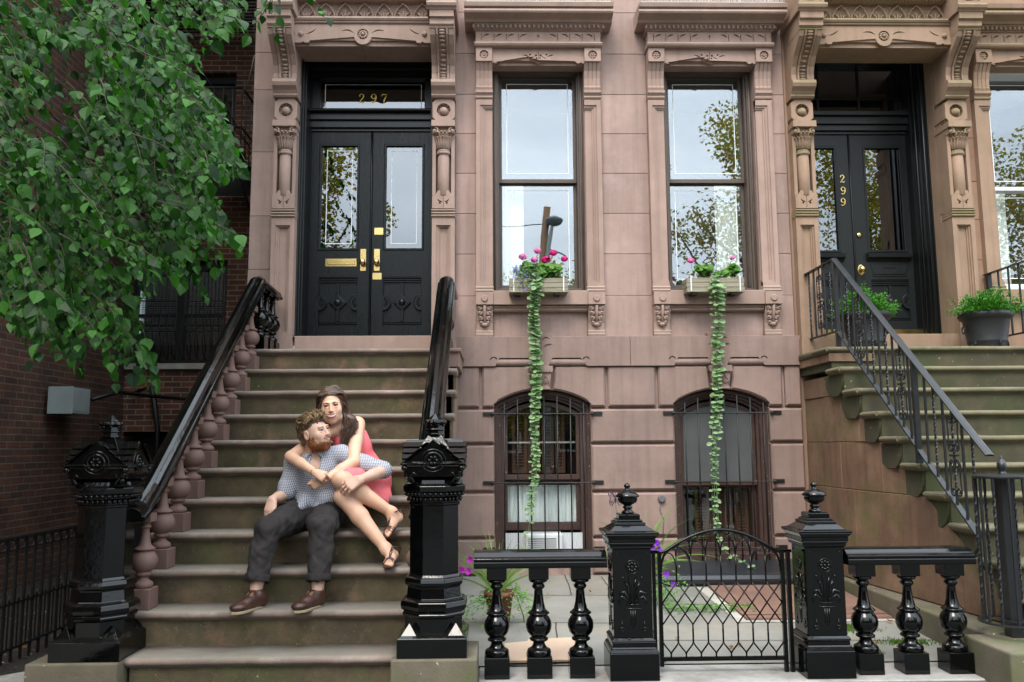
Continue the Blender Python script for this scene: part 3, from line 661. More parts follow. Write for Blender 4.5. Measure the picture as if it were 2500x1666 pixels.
# ---------------------------------------------------------------- door surround (shared by both houses)
def door_surround(cx, root, mt, hw=.635, pw=.212, yd=0.0):
    m = MB()
    for sgn in (-1, 1):
        xi, xo = cx+sgn*hw, cx+sgn*(hw+pw)
        a, b = min(xi, xo), max(xi, xo); c = (a+b)/2
        # plinth and foot
        m.box(a-.012, b+.012, .1, -.13, 2.09, 2.235); m.box(a-.004, b+.004, .1, -.115, 2.235, 2.26)
        # lower shaft with sunk stepped panel
        for qi, (wd, yy) in enumerate(((.04, -.10), (.056, -.085), (.07, -.072))):
            m.slab(rect(a+.002*qi, 2.25+.001*qi, b-.002*qi, 3.39-.001*qi), .1-.001*qi, yy, holes=[rect(a+wd, 2.30+wd*.5, b-wd, 3.345-wd*.7)[::-1]])
        m.box(a+.02, b-.02, .1, -.06, 2.26, 3.38)
        # three bands
        for q in range(3): m.extr([(.05, 3.392+q*.026), (-.108, 3.393+q*.026), (-.118, 3.403+q*.026), (-.108, 3.414+q*.026), (.05, 3.415+q*.026)], a-.004, b+.004)
        # sprig block
        hs = []
        for s2 in (-1, 1):
            h = leafshape(0, 0, .055, .007, .55, -.008, 5); h = [(c+s2*(.008+px), 3.535+pz) for px, pz in h]; hs.append(h if s2 > 0 else h[::-1])
            hs.append(circ(c+s2*.033, 3.525, .0105, 8))
        hs.append([(c-.0025, 3.48), (c+.0025, 3.48), (c+.002, 3.59), (c-.002, 3.59)]); hs.append([(c, 3.597), (c+.017, 3.608), (c+.006, 3.612), (c, 3.635), (c-.006, 3.612), (c-.017, 3.608)])
        m.slab([(a+.001, 3.47), (b-.001, 3.47), (b-.001, 3.585), (b-.018, 3.60), (b-.03, 3.60), (c+.05, 3.645), (c-.05, 3.645), (a+.03, 3.60), (a+.018, 3.60), (a+.001, 3.585)], .1, -.115, holes=[h[::-1] for h in hs], bev=.003)
        m.box(a+.006, b-.006, .1, -.10, 3.475, 3.60)
        # niche walls and colonnette
        m.box(a+.002, a+.034, .1, -.10, 3.586, 4.252); m.box(b-.034, b-.002, .1, -.10, 3.586, 4.252); m.box(a+.03, b-.03, .1, -.02, 3.60, 4.26)
        m.lathe([(.058, 3.60), (.056, 4.0)], (c, -.065, 0), 22)
        m.lathe([(.056, 3.99), (.068, 4.0), (.070, 4.012), (.064, 4.022), (.068, 4.03), (.06, 4.04), (.055, 4.05), (.058, 4.10), (.07, 4.17), (.085, 4.20)], (c, -.065, 0), 22)
        for q in range(9):                                   # acanthus leaves of the capital
            an = PI+PI*(q+.5)/9*1.0; ca, sa = math.cos(an), math.sin(an)
            m.tube([(c+ca*.058, -.065+sa*.058, 4.05), (c+ca*.066, -.065+sa*.066, 4.11), (c+ca*.085, -.065+sa*.085, 4.155), (c+ca*.098, -.065+sa*.098, 4.15)], [.011, .016, .012, .008], 7)
            an += .17; ca, sa = math.cos(an), math.sin(an)
            m.tube([(c+ca*.062, -.065+sa*.062, 4.10), (c+ca*.075, -.065+sa*.075, 4.17), (c+ca*.10, -.065+sa*.10, 4.20), (c+ca*.112, -.065+sa*.112, 4.19)], [.009, .012, .012, .01], 7)
        for s2 in (-1, 1):                                   # volutes
            v = [(c+s2*(.078+(.032-.004*t)*math.cos(t*1.0+1.4)), -.145, 4.215+(.030-.004*t)*math.sin(t*1.0+1.4)*1.0) for t in [i*.5 for i in range(14)]]
            m.tube(v, .009, 7); m.sphere((c+s2*.078, -.15, 4.212), .012, 8, 6)
        m.box(a+.004, b-.004, .1, -.12, 4.20, 4.252); m.box(a-.004, b+.004, .1, -.165, 4.252, 4.31)
        # eight-sided block with ball
        oc = [(a, 4.355), (a+.045, 4.31), (b-.045, 4.31), (b, 4.355), (b, 4.50), (b-.035, 4.54), (a+.035, 4.54), (a, 4.50)]
        m.slab(oc, .1, -.115, holes=[circ(c, 4.428, .065, 24)[::-1]], bev=.004)
        m.box(a+.012, b-.012, .1, -.075, 4.33, 4.53)
        m.sphere((c, -.10, 4.418), .041, 16, 10)
        for q in range(5):
            an = math.radians(20+q*35); m.box(c+math.cos(an)*.058-.002, c+math.cos(an)*.058+.002, -.07, -.108, 4.428+math.sin(an)*.052-.006, 4.428+math.sin(an)*.052+.006)
        # mouldings, roll
        m.extr([(.05, 4.54), (-.14, 4.541), (-.155, 4.556), (-.145, 4.575), (-.15, 4.58), (-.165, 4.60), (-.205, 4.63), (-.218, 4.66), (-.205, 4.695), (-.18, 4.705), (.05, 4.71)], a-.006, b+.006)
        # scrolled bracket: core plus side bands, ridged centre
        core = [(.05, 4.705), (-.17, 4.705), (-.165, 4.76), (-.185, 4.83), (-.25, 4.91), (-.34, 4.975), (-.40, 5.03), (-.42, 5.075), (.05, 5.08)]
        m.extr([(y*.96 if y < 0 else y, z) for y, z in core], a+.006, b-.006)
        def off(d): return [(y-d if y < 0 else y, z) for y, z in core]
        m.extr(off(.004), a-.002, a+.045); m.extr(off(.004), b-.045, b+.002)
        m.extr(off(.018), a+.052, a+.068); m.extr(off(.018), b-.068, b-.052)
        pth = core[1:-1]
        n = 13
        def along(t):
            t *= len(pth)-1; i = min(int(t), len(pth)-2); u = t-i; return (pth[i][0]*(1-u)+pth[i+1][0]*u, pth[i][1]*(1-u)+pth[i+1][1]*u)
        for q in range(n):
            y, z = along((q+.4)/n); m.sphere((c, y+.002, z), .022, 12, 6, sc=(1.45, .8, .62))
        # upper block, neck mouldings, carved cap block
        m.extr([(.05, 5.075), (-.42, 5.075), (-.435, 5.085), (-.42, 5.10), (-.425, 5.10), (-.445, 5.115), (-.445, 5.165), (-.47, 5.175), (-.47, 5.235), (.05, 5.235)], a-.004, b+.004)
        m.extr([(.05, 5.235), (-.475, 5.237), (-.485, 5.25), (-.505, 5.262), (-.515, 5.285), (-.505, 5.305), (-.48, 5.312), (.05, 5.315)], a-.03, b+.03)
        m.slab(rect(a-.012, 5.315, b+.012, 5.62), .05, -.48, holes=[rect(a+.02, 5.335, b-.02, 5.52)[::-1]]); m.box(a, b, .05, -.455, 5.32, 5.6)
        rosette(m, c, 5.42, -.46, .05, 7)
    # lintel of the hood
    xl, xr = cx-hw-.004, cx+hw+.004
    left = [(-hw, 5.0), (-hw+.065, 5.0), (-hw+.078, 5.012), (-hw+.10, 5.0), (-hw+.135, 5.0), (-hw+.145, 5.018), (-.10, 5.062)]
    low = left+[(.078*math.cos(t), 5.062+.072*math.sin(t)) for t in [PI+PI*i/12 for i in range(1, 12)]]
    low = [(-hw, 5.0), (-hw+.065, 5.0), (-hw+.078, 5.012), (-hw+.10, 5.0), (-hw+.135, 5.0), (-hw+.145, 5.02), (-.085, 5.055)]+circ(0, 5.062, .08, 11, PI*1.05, PI*1.95)+[(.085, 5.055), (hw-.145, 5.02), (hw-.135, 5.0), (hw-.10, 5.0), (hw-.078, 5.012), (hw-.065, 5.0), (hw, 5.0)]
    outl = [(cx+x, z) for x, z in low]+[(cx+hw, 5.185), (cx-hw, 5.185)]
    hs = [circ(cx, 5.085, .052, 20)]
    for s2 in (-1, 1):
        h = leafshape(0, 0, .13, .007, .2, .02, 6); h = [(cx+s2*(.075+px), 5.09+pz) for px, pz in h]; hs.append(h if s2 > 0 else h[::-1])
        h = leafshape(0, 0, .12, .006, .5, -.012, 6); h = [(cx+s2*(hw-.10-px), 5.085+pz) for px, pz in h]; hs.append(h if s2 < 0 else h[::-1])
    m.slab(outl, .06, -.30, holes=[h[::-1] for h in hs], bev=.003)
    m.box(xl, xr, .06, -.285, 5.03, 5.18); m.box(xl, xr, .06, -.26, 4.985, 5.05)
    for s2 in (-1, 1): m.sphere((cx+s2*(hw-.062), -.30, 5.085), .026, 12, 8)
    for q in range(10):
        an = 2*PI*q/10; m.sphere((cx+math.cos(an)*.03, -.295, 5.085+math.sin(an)*.03), .012, 8, 5, sc=(1, .8, 1))
    m.sphere((cx, -.30, 5.085), .017, 10, 6)
    m.extr([(.05, 5.185), (-.31, 5.186), (-.318, 5.195), (-.312, 5.205), (-.325, 5.212), (-.335, 5.228), (-.325, 5.245), (-.30, 5.25), (.05, 5.25)], xl, xr)
    # palmette frieze
    m.box(xl, xr, .05, -.20, 5.25, 5.62)
    n = 7; wn = 2*hw/n
    for q in range(n):
        px = cx-hw+wn*(q+.5); z0 = 5.255; hh = .17
        m.tube([(px-wn*.46, -.215, z0), (px-wn*.42, -.22, z0+hh*.45), (px-wn*.22, -.225, z0+hh*.8), (px, -.235, z0+hh), (px+wn*.22, -.225, z0+hh*.8), (px+wn*.42, -.22, z0+hh*.45), (px+wn*.46, -.215, z0)], .0075, 7)
        for an in (-75, -52, -28, 0, 28, 52, 75):
            t = math.radians(an); l = .105 if abs(an) < 40 else .07
            m.tube([(px, -.205, z0+.005), (px+math.sin(t)*l*.6, -.222, z0+.01+math.cos(t)*l*.6), (px+math.sin(t*1.15)*l, -.212, z0+math.cos(t)*l)], [.004, .009, .004], 6)
    m.extr([(.05, 5.44), (-.25, 5.44), (-.33, 5.47), (-.36, 5.52), (.05, 5.56)], xl, xr)
    for q in range(40): m.sphere((xl+(xr-xl)*(q+.5)/40, -.29, 5.462), .02, 7, 5, sc=(.7, 1, 1.2))
    # reveals and threshold
    if yd > .1:
        for sg in (-1, 1): m.box(cx+sg*(hw+.001), cx+sg*(hw+.03), .098, yd+.02, 2.29, 5.06)
    o = m.build('door_surround', mt, root, bev=.0016)
    t = MB(); t.box(cx-hw+.0, cx+hw, -.08, .75, 2.09, 2.285); t.extr([(-.12, 2.09), (-.12, 2.15), (-.08, 2.19), (-.08, 2.285), (.1, 2.285), (.1, 2.09)], cx-hw-.01, cx-hw+.03)
    t.build('threshold', mt, root, bev=.006, seg=2)

def carved_panel(m, x0, x1, z0, z1, y):                      # the diamond and wheel carving of the lower door panels
    cx, cz = (x0+x1)/2, (z0+z1)/2; w2, h2 = (x1-x0)/2, (z1-z0)/2
    for k in range(3): m.box(x0-.005, x1+.005, y-.012+k*.002, y+.01, z1-.012-k*.02, z1-k*.02); m.box(x0-.005, x1+.005, y-.012+k*.002, y+.01, z0+k*.018, z0+.010+k*.018)
    m.box(x0, x0+.008, y-.006, y+.01, z0+.05, z1-.06); m.box(x1-.008, x1, y-.006, y+.01, z0+.05, z1-.06)
    r = .07; cz2 = cz-.01
    for (a, b) in (((cx, cz2+r), (cx, z1-.06)), ((cx, cz2-r), (cx, z0+.05))): m.box(cx-.014, cx+.014, y-.016, y+.01, min(a[1], b[1]), max(a[1], b[1]))
    m.slab([(cx, cz2-r*1.25), (cx+r*1.25, cz2), (cx, cz2+r*1.25), (cx-r*1.25, cz2)], y+.01, y-.018, bev=.005)
    m.slab([(cx, cz2-r*.95), (cx+r*.95, cz2), (cx, cz2+r*.95), (cx-r*.95, cz2)], y+.01, y-.022, bev=.002)
    m.sphere((cx, y-.024, cz2), .034, 16, 9, sc=(1, .7, 1))
    for s2 in (-1, 1):
        ex = cx+s2*w2; pts = [(ex, cz2-.075)]+[(ex-s2*.075*math.sin(t), cz2-.075*math.cos(t)) for t in [PI*i/12 for i in range(1, 12)]]+[(ex, cz2+.075)]
        hl = []
        for an in (30, 60, 90, 120, 150):
            t = math.radians(an); c_, s_ = math.cos(t), math.sin(t)
            q = [(ex-s2*(s_*.018), cz2-c_*.018), (ex-s2*(s_*.05-c_*.006), cz2-(c_*.05+s_*.006)), (ex-s2*(s_*.05+c_*.006), cz2-(c_*.05-s_*.006))]
            hl.append(q)
        def ccw(q): return q if sum(q[i][0]*q[(i+1) % len(q)][1]-q[(i+1) % len(q)][0]*q[i][1] for i in range(len(q))) > 0 else q[::-1]
        m.slab(ccw(pts), y+.01, y-.018, holes=[ccw(q)[::-1] for q in hl])
        m.tube([(x, y-.018, z) for x, z in pts], .005, 6)
def double_door(cx, yd, root, pm, fm, gm, zb, zt, gz0, gz1, gx0, gx1, px, hw, ledge=False):
    for s2 in (-1, 1):
        m = MB(); x_in, x_out = cx+s2*.010, cx+s2*(hw-.012)
        a, b = min(x_in, x_out), max(x_in, x_out); ga, gb = sorted((cx+s2*gx0, cx+s2*gx1)); pa, pb = sorted((cx+s2*px[0], cx+s2*px[1]))
        m.slab(rect(a, zb, b, zt), yd+.05, yd, holes=[rect(ga, gz0, gb, gz1)[::-1], rect(pa, px[2], pb, px[3])[::-1]])
        m.box(pa-.01, pb+.01, yd+.028, yd+.05, px[2]-.01, px[3]+.01)
        m.slab(rect(ga-.016, gz0-.016, gb+.016, gz1+.016), yd+.01, yd-.008, holes=[rect(ga+.006, gz0+.006, gb-.006, gz1-.006)[::-1]], bev=.005)
        carved_panel(m, pa, pb, px[2], px[3], yd+.02)
        if ledge:
            m.extr([(yd+.01, gz0-.115), (yd-.01, gz0-.11), (yd-.02, gz0-.09), (yd-.055, gz0-.075), (yd-.06, gz0-.035), (yd-.03, gz0-.028), (yd+.01, gz0-.02)], ga-.04, gb+.04)
            for q in range(24): m.sphere((ga-.035+(gb-ga+.07)*q/23, yd-.04, gz0-.078), .009, 6, 5)
            m.slab([(pa-.005, px[3]+.17), (pa+.02, px[3]+.03), (pb-.02, px[3]+.03), (pb+.005, px[3]+.17)], yd+.01, yd-.006, bev=.003)
            m.slab([(pa+.01, px[3]+.135), (pa+.03, px[3]+.05), (pb-.03, px[3]+.05), (pb-.01, px[3]+.135)], yd+.0, yd-.012, holes=[[((pa+pb)/2-.07, px[3]+.12), ((pa+pb)/2-.055, px[3]+.085), ((pa+pb)/2, px[3]+.06), ((pa+pb)/2+.055, px[3]+.085), ((pa+pb)/2+.07, px[3]+.12)][::-1]], bev=.003)
        if s2 < 0: m.tube([(cx-.002, yd-.004, zb), (cx-.002, yd-.004, zt)], .011, 8)
        d = m.build('door', pm, root, bev=.0015)
        g = MB(); g.box(ga-.004, gb+.004, yd+.02, yd+.025, gz0-.004, gz1+.004); g.build('door_pane', gm, d)
        if not ledge:
            e = MB(); i = .055; t = .0075; xa, xb, za, z1_ = ga+i, gb-i, gz0+i, gz1-i*.85; yy = yd+.0185
            e.box(xa, xa+t, yy, yy+.001, za, z1_); e.box(xb-t, xb, yy, yy+.001, za, z1_); e.box(xa, xb, yy-.0003, yy+.0007, za, za+t); e.box(xa, xb, yy-.0003, yy+.0007, z1_-t, z1_); e.build('etched_border', M['etch'], d)
        yield d, s2
def digit(ch, s, bold=1.0):
    # serif numerals as strokes: list of (path, radii), in a box 0..0.62 x 0..1
    if ch == '2': p = [(.08, .74), (.12, .9), (.30, .98), (.48, .9), (.53, .72), (.44, .52), (.24, .28), (.08, .06)]; r = [.05, .05, .05, .07, .09, .08, .05, .03]; q = [(.06, .05), (.3, .10), (.46, .03), (.58, .14), (.60, .22)]; rq = [.05, .06, .06, .04, .02]; e = [[(.12, .75)], .075]
    elif ch == '9': p = [(.50, .66), (.40, .48), (.24, .44), (.10, .54), (.06, .70), (.12, .88), (.28, .98), (.44, .92), (.54, .74), (.54, .50), (.46, .24), (.32, .08), (.12, .04)]; r = [.035, .04, .05, .07, .09, .07, .045, .06, .08, .09, .08, .05, .04]; q = None; rq = None; e = [[(.13, .12)], .07]
    else: p = [(.57, .96), (.52, .72), (.40, .50), (.30, .26), (.28, .03)]; r = [.025, .04, .06, .085, .09]; q = [(.04, .72), (.07, .88), (.22, .95), (.40, .87), (.57, .96)]; rq = [.03, .05, .07, .06, .03]; e = None
    out_ = [([(x*s, z*s) for x, z in p], [k*s*bold for k in r])]
    if q: out_.append(([(x*s, z*s) for x, z in q], [k*s*bold for k in rq]))
    return out_, ([(e[0][0][0]*s, e[0][0][1]*s), e[1]*s] if e else None)
def numeral(m, ch, x, y, z, s, th=.003, broken=0, rr=None, bold=1.0):
    st, dot = digit(ch, s, bold)
    for path, rad in st:
        # smooth and fill as short quads (each a little flat stroke)
        P = []; Rr = []
        for i in range(len(path)-1):
            for k in range(6):
                t = k/6; P.append((path[i][0]*(1-t)+path[i+1][0]*t, path[i][1]*(1-t)+path[i+1][1]*t)); Rr.append(rad[i]*(1-t)+rad[i+1]*t)
        P.append(path[-1]); Rr.append(rad[-1])
        for _ in range(2): P = [P[0]]+[((P[i-1][0]+2*P[i][0]+P[i+1][0])/4, (P[i-1][1]+2*P[i][1]+P[i+1][1])/4) for i in range(1, len(P)-1)]+[P[-1]]
        vs = []; ok = []
        for i in range(len(P)):
            a = P[max(i-1, 0)]; b = P[min(i+1, len(P)-1)]; dx, dz = b[0]-a[0], b[1]-a[1]; l = math.hypot(dx, dz) or 1
            vs += [(x+P[i][0]-dz/l*Rr[i]*.8, y, z+P[i][1]+dx/l*Rr[i]*.8), (x+P[i][0]+dz/l*Rr[i]*.8, y, z+P[i][1]-dx/l*Rr[i]*.8)]
        fs = []
        for i in range(len(P)-1):
            if broken and rr.random() < broken: continue
            fs.append((2*i, 2*i+1, 2*i+3, 2*i+2))
        m.add(vs, fs)
    if dot: m.lathe([(dot[1], 0), (dot[1], -.0005)], (x+dot[0][0] if isinstance(dot[0], tuple) else x+dot[0], y, z+(dot[0][1] if isinstance(dot[0], tuple) else 0)), 12, axis='y', smooth=False)

# ---- door of 297
door_surround(-1.22, H1, M['stone_trim'], yd=.0)
YD = .38
fr = MB(); cx = -1.22; hw = .635
for s2 in (-1, 1):
    o = cx+s2*hw
    for k, (wd, ya) in enumerate(((.012, .0), (.022, .06), (.034, .12), (.030, .2), (.020, .3))): fr.box(o, o-s2*wd, ya, YD+.06, 2.285, 5.1)
    for z0, z1 in ((2.36, 2.95), (3.05, 4.3)): fr.tube([(o-s2*.028, .17, z0), (o-s2*.028, .17, z1)], .006, 6)
for (za, zb, ya) in ((4.40, 4.43, .36), (4.43, 4.50, .33), (4.50, 4.57, .30), (4.57, 4.60, .27), (4.94, 5.0, .33), (5.0, 5.05, .25), (5.05, 5.12, .1)): fr.box(cx-hw+.03, cx+hw-.03, ya, YD+.06, za, zb)
fr.extr([(.36, 4.565), (.25, 4.568), (.24, 4.58), (.25, 4.595), (.30, 4.605), (.36, 4.61)], cx-hw+.03, cx+hw-.03)
for s2 in (-1, 1): fr.box(cx+s2*(hw-.03), cx+s2*(hw-.115), .36, YD+.06, 4.6, 4.94)
fro = fr.build('door_frame', M['doorframe'], H1, bev=.003)
g = MB(); g.box(cx-hw+.1, cx+hw-.1, YD, YD+.004, 4.6, 4.95); g.build('transom_pane', M['glass_d'], fro)
e = MB(); y = YD-.002
xa, xb, za, zb = -1.70, -.73, 4.635, 4.895
for b_ in ((xa, xa+.008, za, zb), (xb-.008, xb, za, zb)): e.box(b_[0], b_[1], y, y+.001, b_[2], b_[3])
e.box(xa, -1.23, y-.0003, y+.0007, za, za+.008); e.box(-1.205, xb, y-.0003, y+.0007, za, za+.008); e.box(xa, xb, y-.0003, y+.0007, zb-.003, zb)
e.box(-1.232, -1.224, y, y+.001, 4.60, za+.008); e.box(-1.211, -1.203, y, y+.001, 4.60, za+.008)
e.build('etched_border', M['etch'], fro)
rr = random.Random(5)
for ch, u in (('2', 824), ('9', 852), ('7', 876)):
    nm = MB(); p = A(u, 236.5, YD-.004); numeral(nm, ch, p.x, YD-.004, p.z, .094, broken=.10, rr=rr); nm.build('house_number', M['gold'], fro)
doors = list(double_door(cx, YD, H1, M['door'], M['doorframe'], M['glass_d'], 2.287, 4.40, 3.205, 4.26, .137, .505, (.125, .50, 2.44, 2.925), hw-.02))
dl = [d for d, s in doors if s < 0][0]; dr = [d for d, s in doors if s > 0][0]
def plate(x0, x1, z0, z1, y, screws=True):
    m = MB(); m.slab(rect(x0, z0, x1, z1), y, y-.004, bev=.0015)
    if screws:
        for sx in (x0+.007, x1-.007):
            for sz in (z0+.007, z1-.007): m.sphere((sx, y-.004, sz), .003, 6, 4)
    return m
m = plate(-1.66, -1.355, 3.03, 3.108, YD); m.slab(rect(-1.645, 3.045, -1.37, 3.093), YD-.003, YD-.010, bev=.004); m.box(-1.635, -1.38, YD-.009, YD-.012, 3.074, 3.078); m.build('mail_slot', M['brass'], dl)
for x, par in ((-1.292, dl), (-1.158, dr)):
    m = plate(x-.029, x+.029, 2.985, 3.205, YD); m.lathe([(.022, 0), (.011, -.006), (.010, -.03), (.014, -.034), (.026, -.040), (.031, -.052), (.028, -.064), (.015, -.071), (.003, -.072)], (x, YD-.004, 3.065), 18, axis='y'); 
    if par is dr: m.lathe([(.012, 0), (.012, -.005)], (x+.004, YD-.004, 3.14), 14, axis='y', smooth=False)
    m.build('door_knob', M['brass'], par)
for z0, z1, xo in ((3.347, 3.418, -1.188), (2.898, 2.966, -1.199)):
    plate(xo, xo+.09, z0, z1, YD).build('brass_plate', M['brass'], dr)
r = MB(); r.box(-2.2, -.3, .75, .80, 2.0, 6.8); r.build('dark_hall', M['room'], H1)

# ---------------------------------------------------------------- basement windows of 297
def basement_window(dx, root, first):
    X = lambda a: a+dx
    x0, x1 = -.012, .87
    m = MB()
    def ring(ins, ya, yb, rz=0):
        o = arch(x0+ins, x1-ins, 1.655-ins*.6, .125, zb=.25); i = arch(x0+ins+.03, x1-ins-.03, 1.655-ins*.6-.018, .115, zb=.2)
        i = arch(x0+ins+.032, x1-ins-.032, 1.65-ins*.7-.02, .115, zb=.285)
        m.slab([(X(a), b) for a, b in o], yb, ya, holes=[[(X(a), b) for a, b in i][::-1]])
    ring(0.0, .05, .20); ring(.028, .08, .21); ring(.056, .11, .22)
    m.box(X(x0), X(x1), -.03, .2, .25, .30)
    a, b = x0+.088, x1-.088
    zm = .965 if first else .90
    # sashes
    sw_ = .035
    for q in (a, b-sw_): m.box(X(q), X(q+sw_), .15, .19, zm, 1.62)
    o = arch(a, b, 1.575, .11, zb=zm); i = arch(a+sw_, b-sw_, 1.545, .10, zb=zm+.045)
    m.slab([(X(p), q) for p, q in o], .19, .148, holes=[[(X(p), q) for p, q in i][::-1]])
    zl = .50 if first else .30
    m.slab([(X(p), q) for p, q in rect(a, zl, b, zm+.01)], .235, .20, holes=[[(X(p), q) for p, q in rect(a+sw_, zl+.075, b-sw_, zm-.02)][::-1]])
    f = m.build('basement_window_frame', M['winframe_b'], root, bev=.0025)
    g = MB(); g.slab([(X(p), q) for p, q in arch(a+.02, b-.02, 1.56, .10, zb=zm+.03)], .172, .168); g.build('window_pane', M['glass_b'], f)
    g = MB(); g.box(X(a+.02), X(b-.02), .217, .22, zl+.06, zm); g.build('window_pane', M['glass_b'], f)
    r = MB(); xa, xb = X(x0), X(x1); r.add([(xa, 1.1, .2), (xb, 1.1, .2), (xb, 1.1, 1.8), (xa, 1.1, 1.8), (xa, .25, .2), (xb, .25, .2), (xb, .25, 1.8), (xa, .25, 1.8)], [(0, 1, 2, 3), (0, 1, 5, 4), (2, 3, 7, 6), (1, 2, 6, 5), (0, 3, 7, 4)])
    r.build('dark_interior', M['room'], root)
    # shutters standing inside
    s = MB()
    def shut(xa, xb, za, zb, y=.34):
        s.box(xa, xa+.028, y, y+.02, za, zb); s.box(xb-.028, xb, y, y+.02, za, zb); s.box(xa, xb, y-.001, y+.02, zb-.04, zb); s.box(xa, xb, y-.001, y+.02, za, za+.04)
        n = int((zb-za-.08)/.028)
        for q in range(n):
            z = za+.045+q*.028; s.add([(xa+.028, y-.004, z), (xb-.028, y-.004, z), (xb-.028, y+.018, z+.02), (xa+.028, y+.018, z+.02)], [(0, 1, 2, 3)])
    if first:
        for xa, xb in ((.155, .30), (.31, .425), (.44, .555), (.57, .66)): shut(xa, xb, 1.02, 1.64)
    else:
        for xa, xb in ((.24, .37), (.38, .50), (.505, .60)): shut(X(xa), X(xb), .32, .86)
        shut(X(.62), X(.75), .32, .86)
    s.build('interior_shutters', M['shutter'], root)
    if first:
        c = MB(); n = 90; vs = []
        for i in range(n+1):
            x = .10+.665*i/n; y = .27+.014*math.sin(i*.75)+.009*math.sin(i*1.9+2); vs += [(x, y, .56), (x, y+.004, .90+.006*math.sin(i*.9))]
        c.add(vs, [(2*i, 2*i+2, 2*i+3, 2*i+1) for i in range(n)], smooth=True); c.tube([(.08, .262, .905), (.78, .262, .905)], .006, 6); c.build('curtain', M['lace'], root)
        c = MB(); c.box(.10, .76, .30, .305, 1.30, 1.315); c.build('curtain_rail', M['whiteframe'], root)
    else:
        g = MB(); g.slab([(X(p), q) for p, q in arch(a+.03, b-.03, 1.545, .095, zb=zm+.04)], .142, .140); g.build('insect_screen', M['scr'], root)
M['scr'] = mat('grey_screen', (.085, .092, .092), .6, var=.15, vscale=3, bump=.0004, bscale=300)
basement_window(0, H1, True); basement_window(1.647, H1, False)
# iron window guards
def guard(dx, label):
    x0, x1 = .045, .835
    G = thing('window_guard', label, 'window guard', ((x0+x1)/2+dx, -.07, .2), 'iron guards over the basement windows')
    for k in range(7):
        x = x0+.035+(x1-x0-.07)*k/6+dx
        t = abs(k-3)/3; zt = 1.70-.075*t*t+.03
        b = MB(); b.tube([(x, -.072, .22), (x, -.072, zt)], .0065, 8); b.sphere((x, -.072, zt), .007, 8, 5); b.build('bar', M['oldiron'], G)
    for z in (1.565, .945, .36):
        b = MB(); b.tube([(-.05+dx, -.085, z), (-.015+dx, -.085, z), (.0+dx, -.08, z), (.86+dx, -.08, z-.002), (.875+dx, -.085, z), (.91+dx, -.085, z)], .0055, 8)
        for s_ in (-1, 1):
            xa = (-.115 if s_ < 0 else .87)+dx; b.box(xa, xa+.105, -.045, -.052, z-.017, z+.017); b.sphere(((-.02 if s_ < 0 else .88)+dx, -.075, z), .013, 10, 6); b.tube([((-.02 if s_ < 0 else .88)+dx, -.05, z), ((-.02 if s_ < 0 else .88)+dx, -.08, z)], .008, 6)
        b.build('cross_bar', M['oldiron'], G)
guard(0, 'black iron bars over the arched basement window that holds the air conditioner')
guard(1.647, 'black iron bars over the arched basement window behind the iron gate')
# air conditioner
AC = thing('air_conditioner', 'white window air conditioner with pleated side panels below the lace curtain', 'air conditioner', (.43, .1, .27))
m = MB(); m.box(.27, .60, .02, .30, .275, .485); 
m.slab(rect(.27, .275, .60, .485), .02, .006, holes=[rect(.285, .285, .545, .445)[::-1]], bev=.006); m.build('casing', M['plastic'], AC, bev=.004)
m = MB(); m.box(.285, .545, .016, .012, .285, .445); m.build('coil', M['plasticd'], AC)
m = MB()
for q in range(9): m.box(.286, .544, .004, .012, .288+q*.0175, .295+q*.0175)
m.build('grille', M['plastic'], AC)
for xa, xb in ((.075, .27), (.60, .79)):
    m = MB(); n = 26; vs = []
    for i in range(n+1): x = xa+(xb-xa)*i/n; y = .10+(.008 if i % 2 else 0); vs += [(x, y, .275), (x, y, .487)]
    m.add(vs, [(2*i, 2*i+2, 2*i+3, 2*i+1) for i in range(n)]); m.build('side_panel', M['plastic'], AC)
# ================================================================= neighbouring house 299
H2 = thing('brownstone_house', 'ochre brown row house numbered 299 with a charcoal double door and brass kick plate', 'row house', (4.3, 0, .13))
CX2 = 3.67
m = MB()
hs = [rect(CX2-.642, 2.09, CX2+.642, 5.07), rect(4.80-.018, 2.70, 4.80+.858, 4.93)]
m.slab([(2.802, .0), (6.4, .0), (6.4, 9.2), (2.802, 9.2)], .22, .006, holes=[h[::-1] for h in hs])
JZ2 = [A(2320, v, 0).z for v in (700, 598, 505, 418, 318, 217, 118, 20)]+[5.75]
ashlar(m, 2.805, CX2-.635-.214, JZ2) if CX2-.635-.214 > 2.83 else None
ashlar(m, CX2+.635+.212, 4.63, [2.1]+JZ2)
m.box(2.803, 2.83, -.004, .1, 2.09, 9.1)
m.build('facade_wall', M['stone_or'], H2)
door_surround(CX2, H2, M['stone_or_trim'], yd=.22)
window_surround('ws', 4.80, H2, M['stone_or_trim'])
WFR = MB(); 
sash_window(4.80, H2, M['whiteframe'], M['glass'], side='l', zm=3.75)
YD2 = .60
fr = MB(); cx = CX2; hw = .635
for s2 in (-1, 1):
    o = cx+s2*hw
    for wd, ya in ((.010, .22), (.02, .26), (.03, .33), (.024, .41), (.04, .48)): fr.box(o, o-s2*wd, ya, YD2+.06, 2.285, 5.25)
    fr.tube([(o-s2*.022, .27, 2.29), (o-s2*.022, .27, 5.2)], .012, 8); fr.tube([(o-s2*.034, .40, 2.29), (o-s2*.034, .40, 5.2)], .010, 8)
    for z0, z1 in ((2.36, 2.80), (3.02, 3.10), (3.25, 4.3)): fr.slab(rect(o-s2*.032-.001, z0, o-s2*.032+.001, z1), .55, .44)
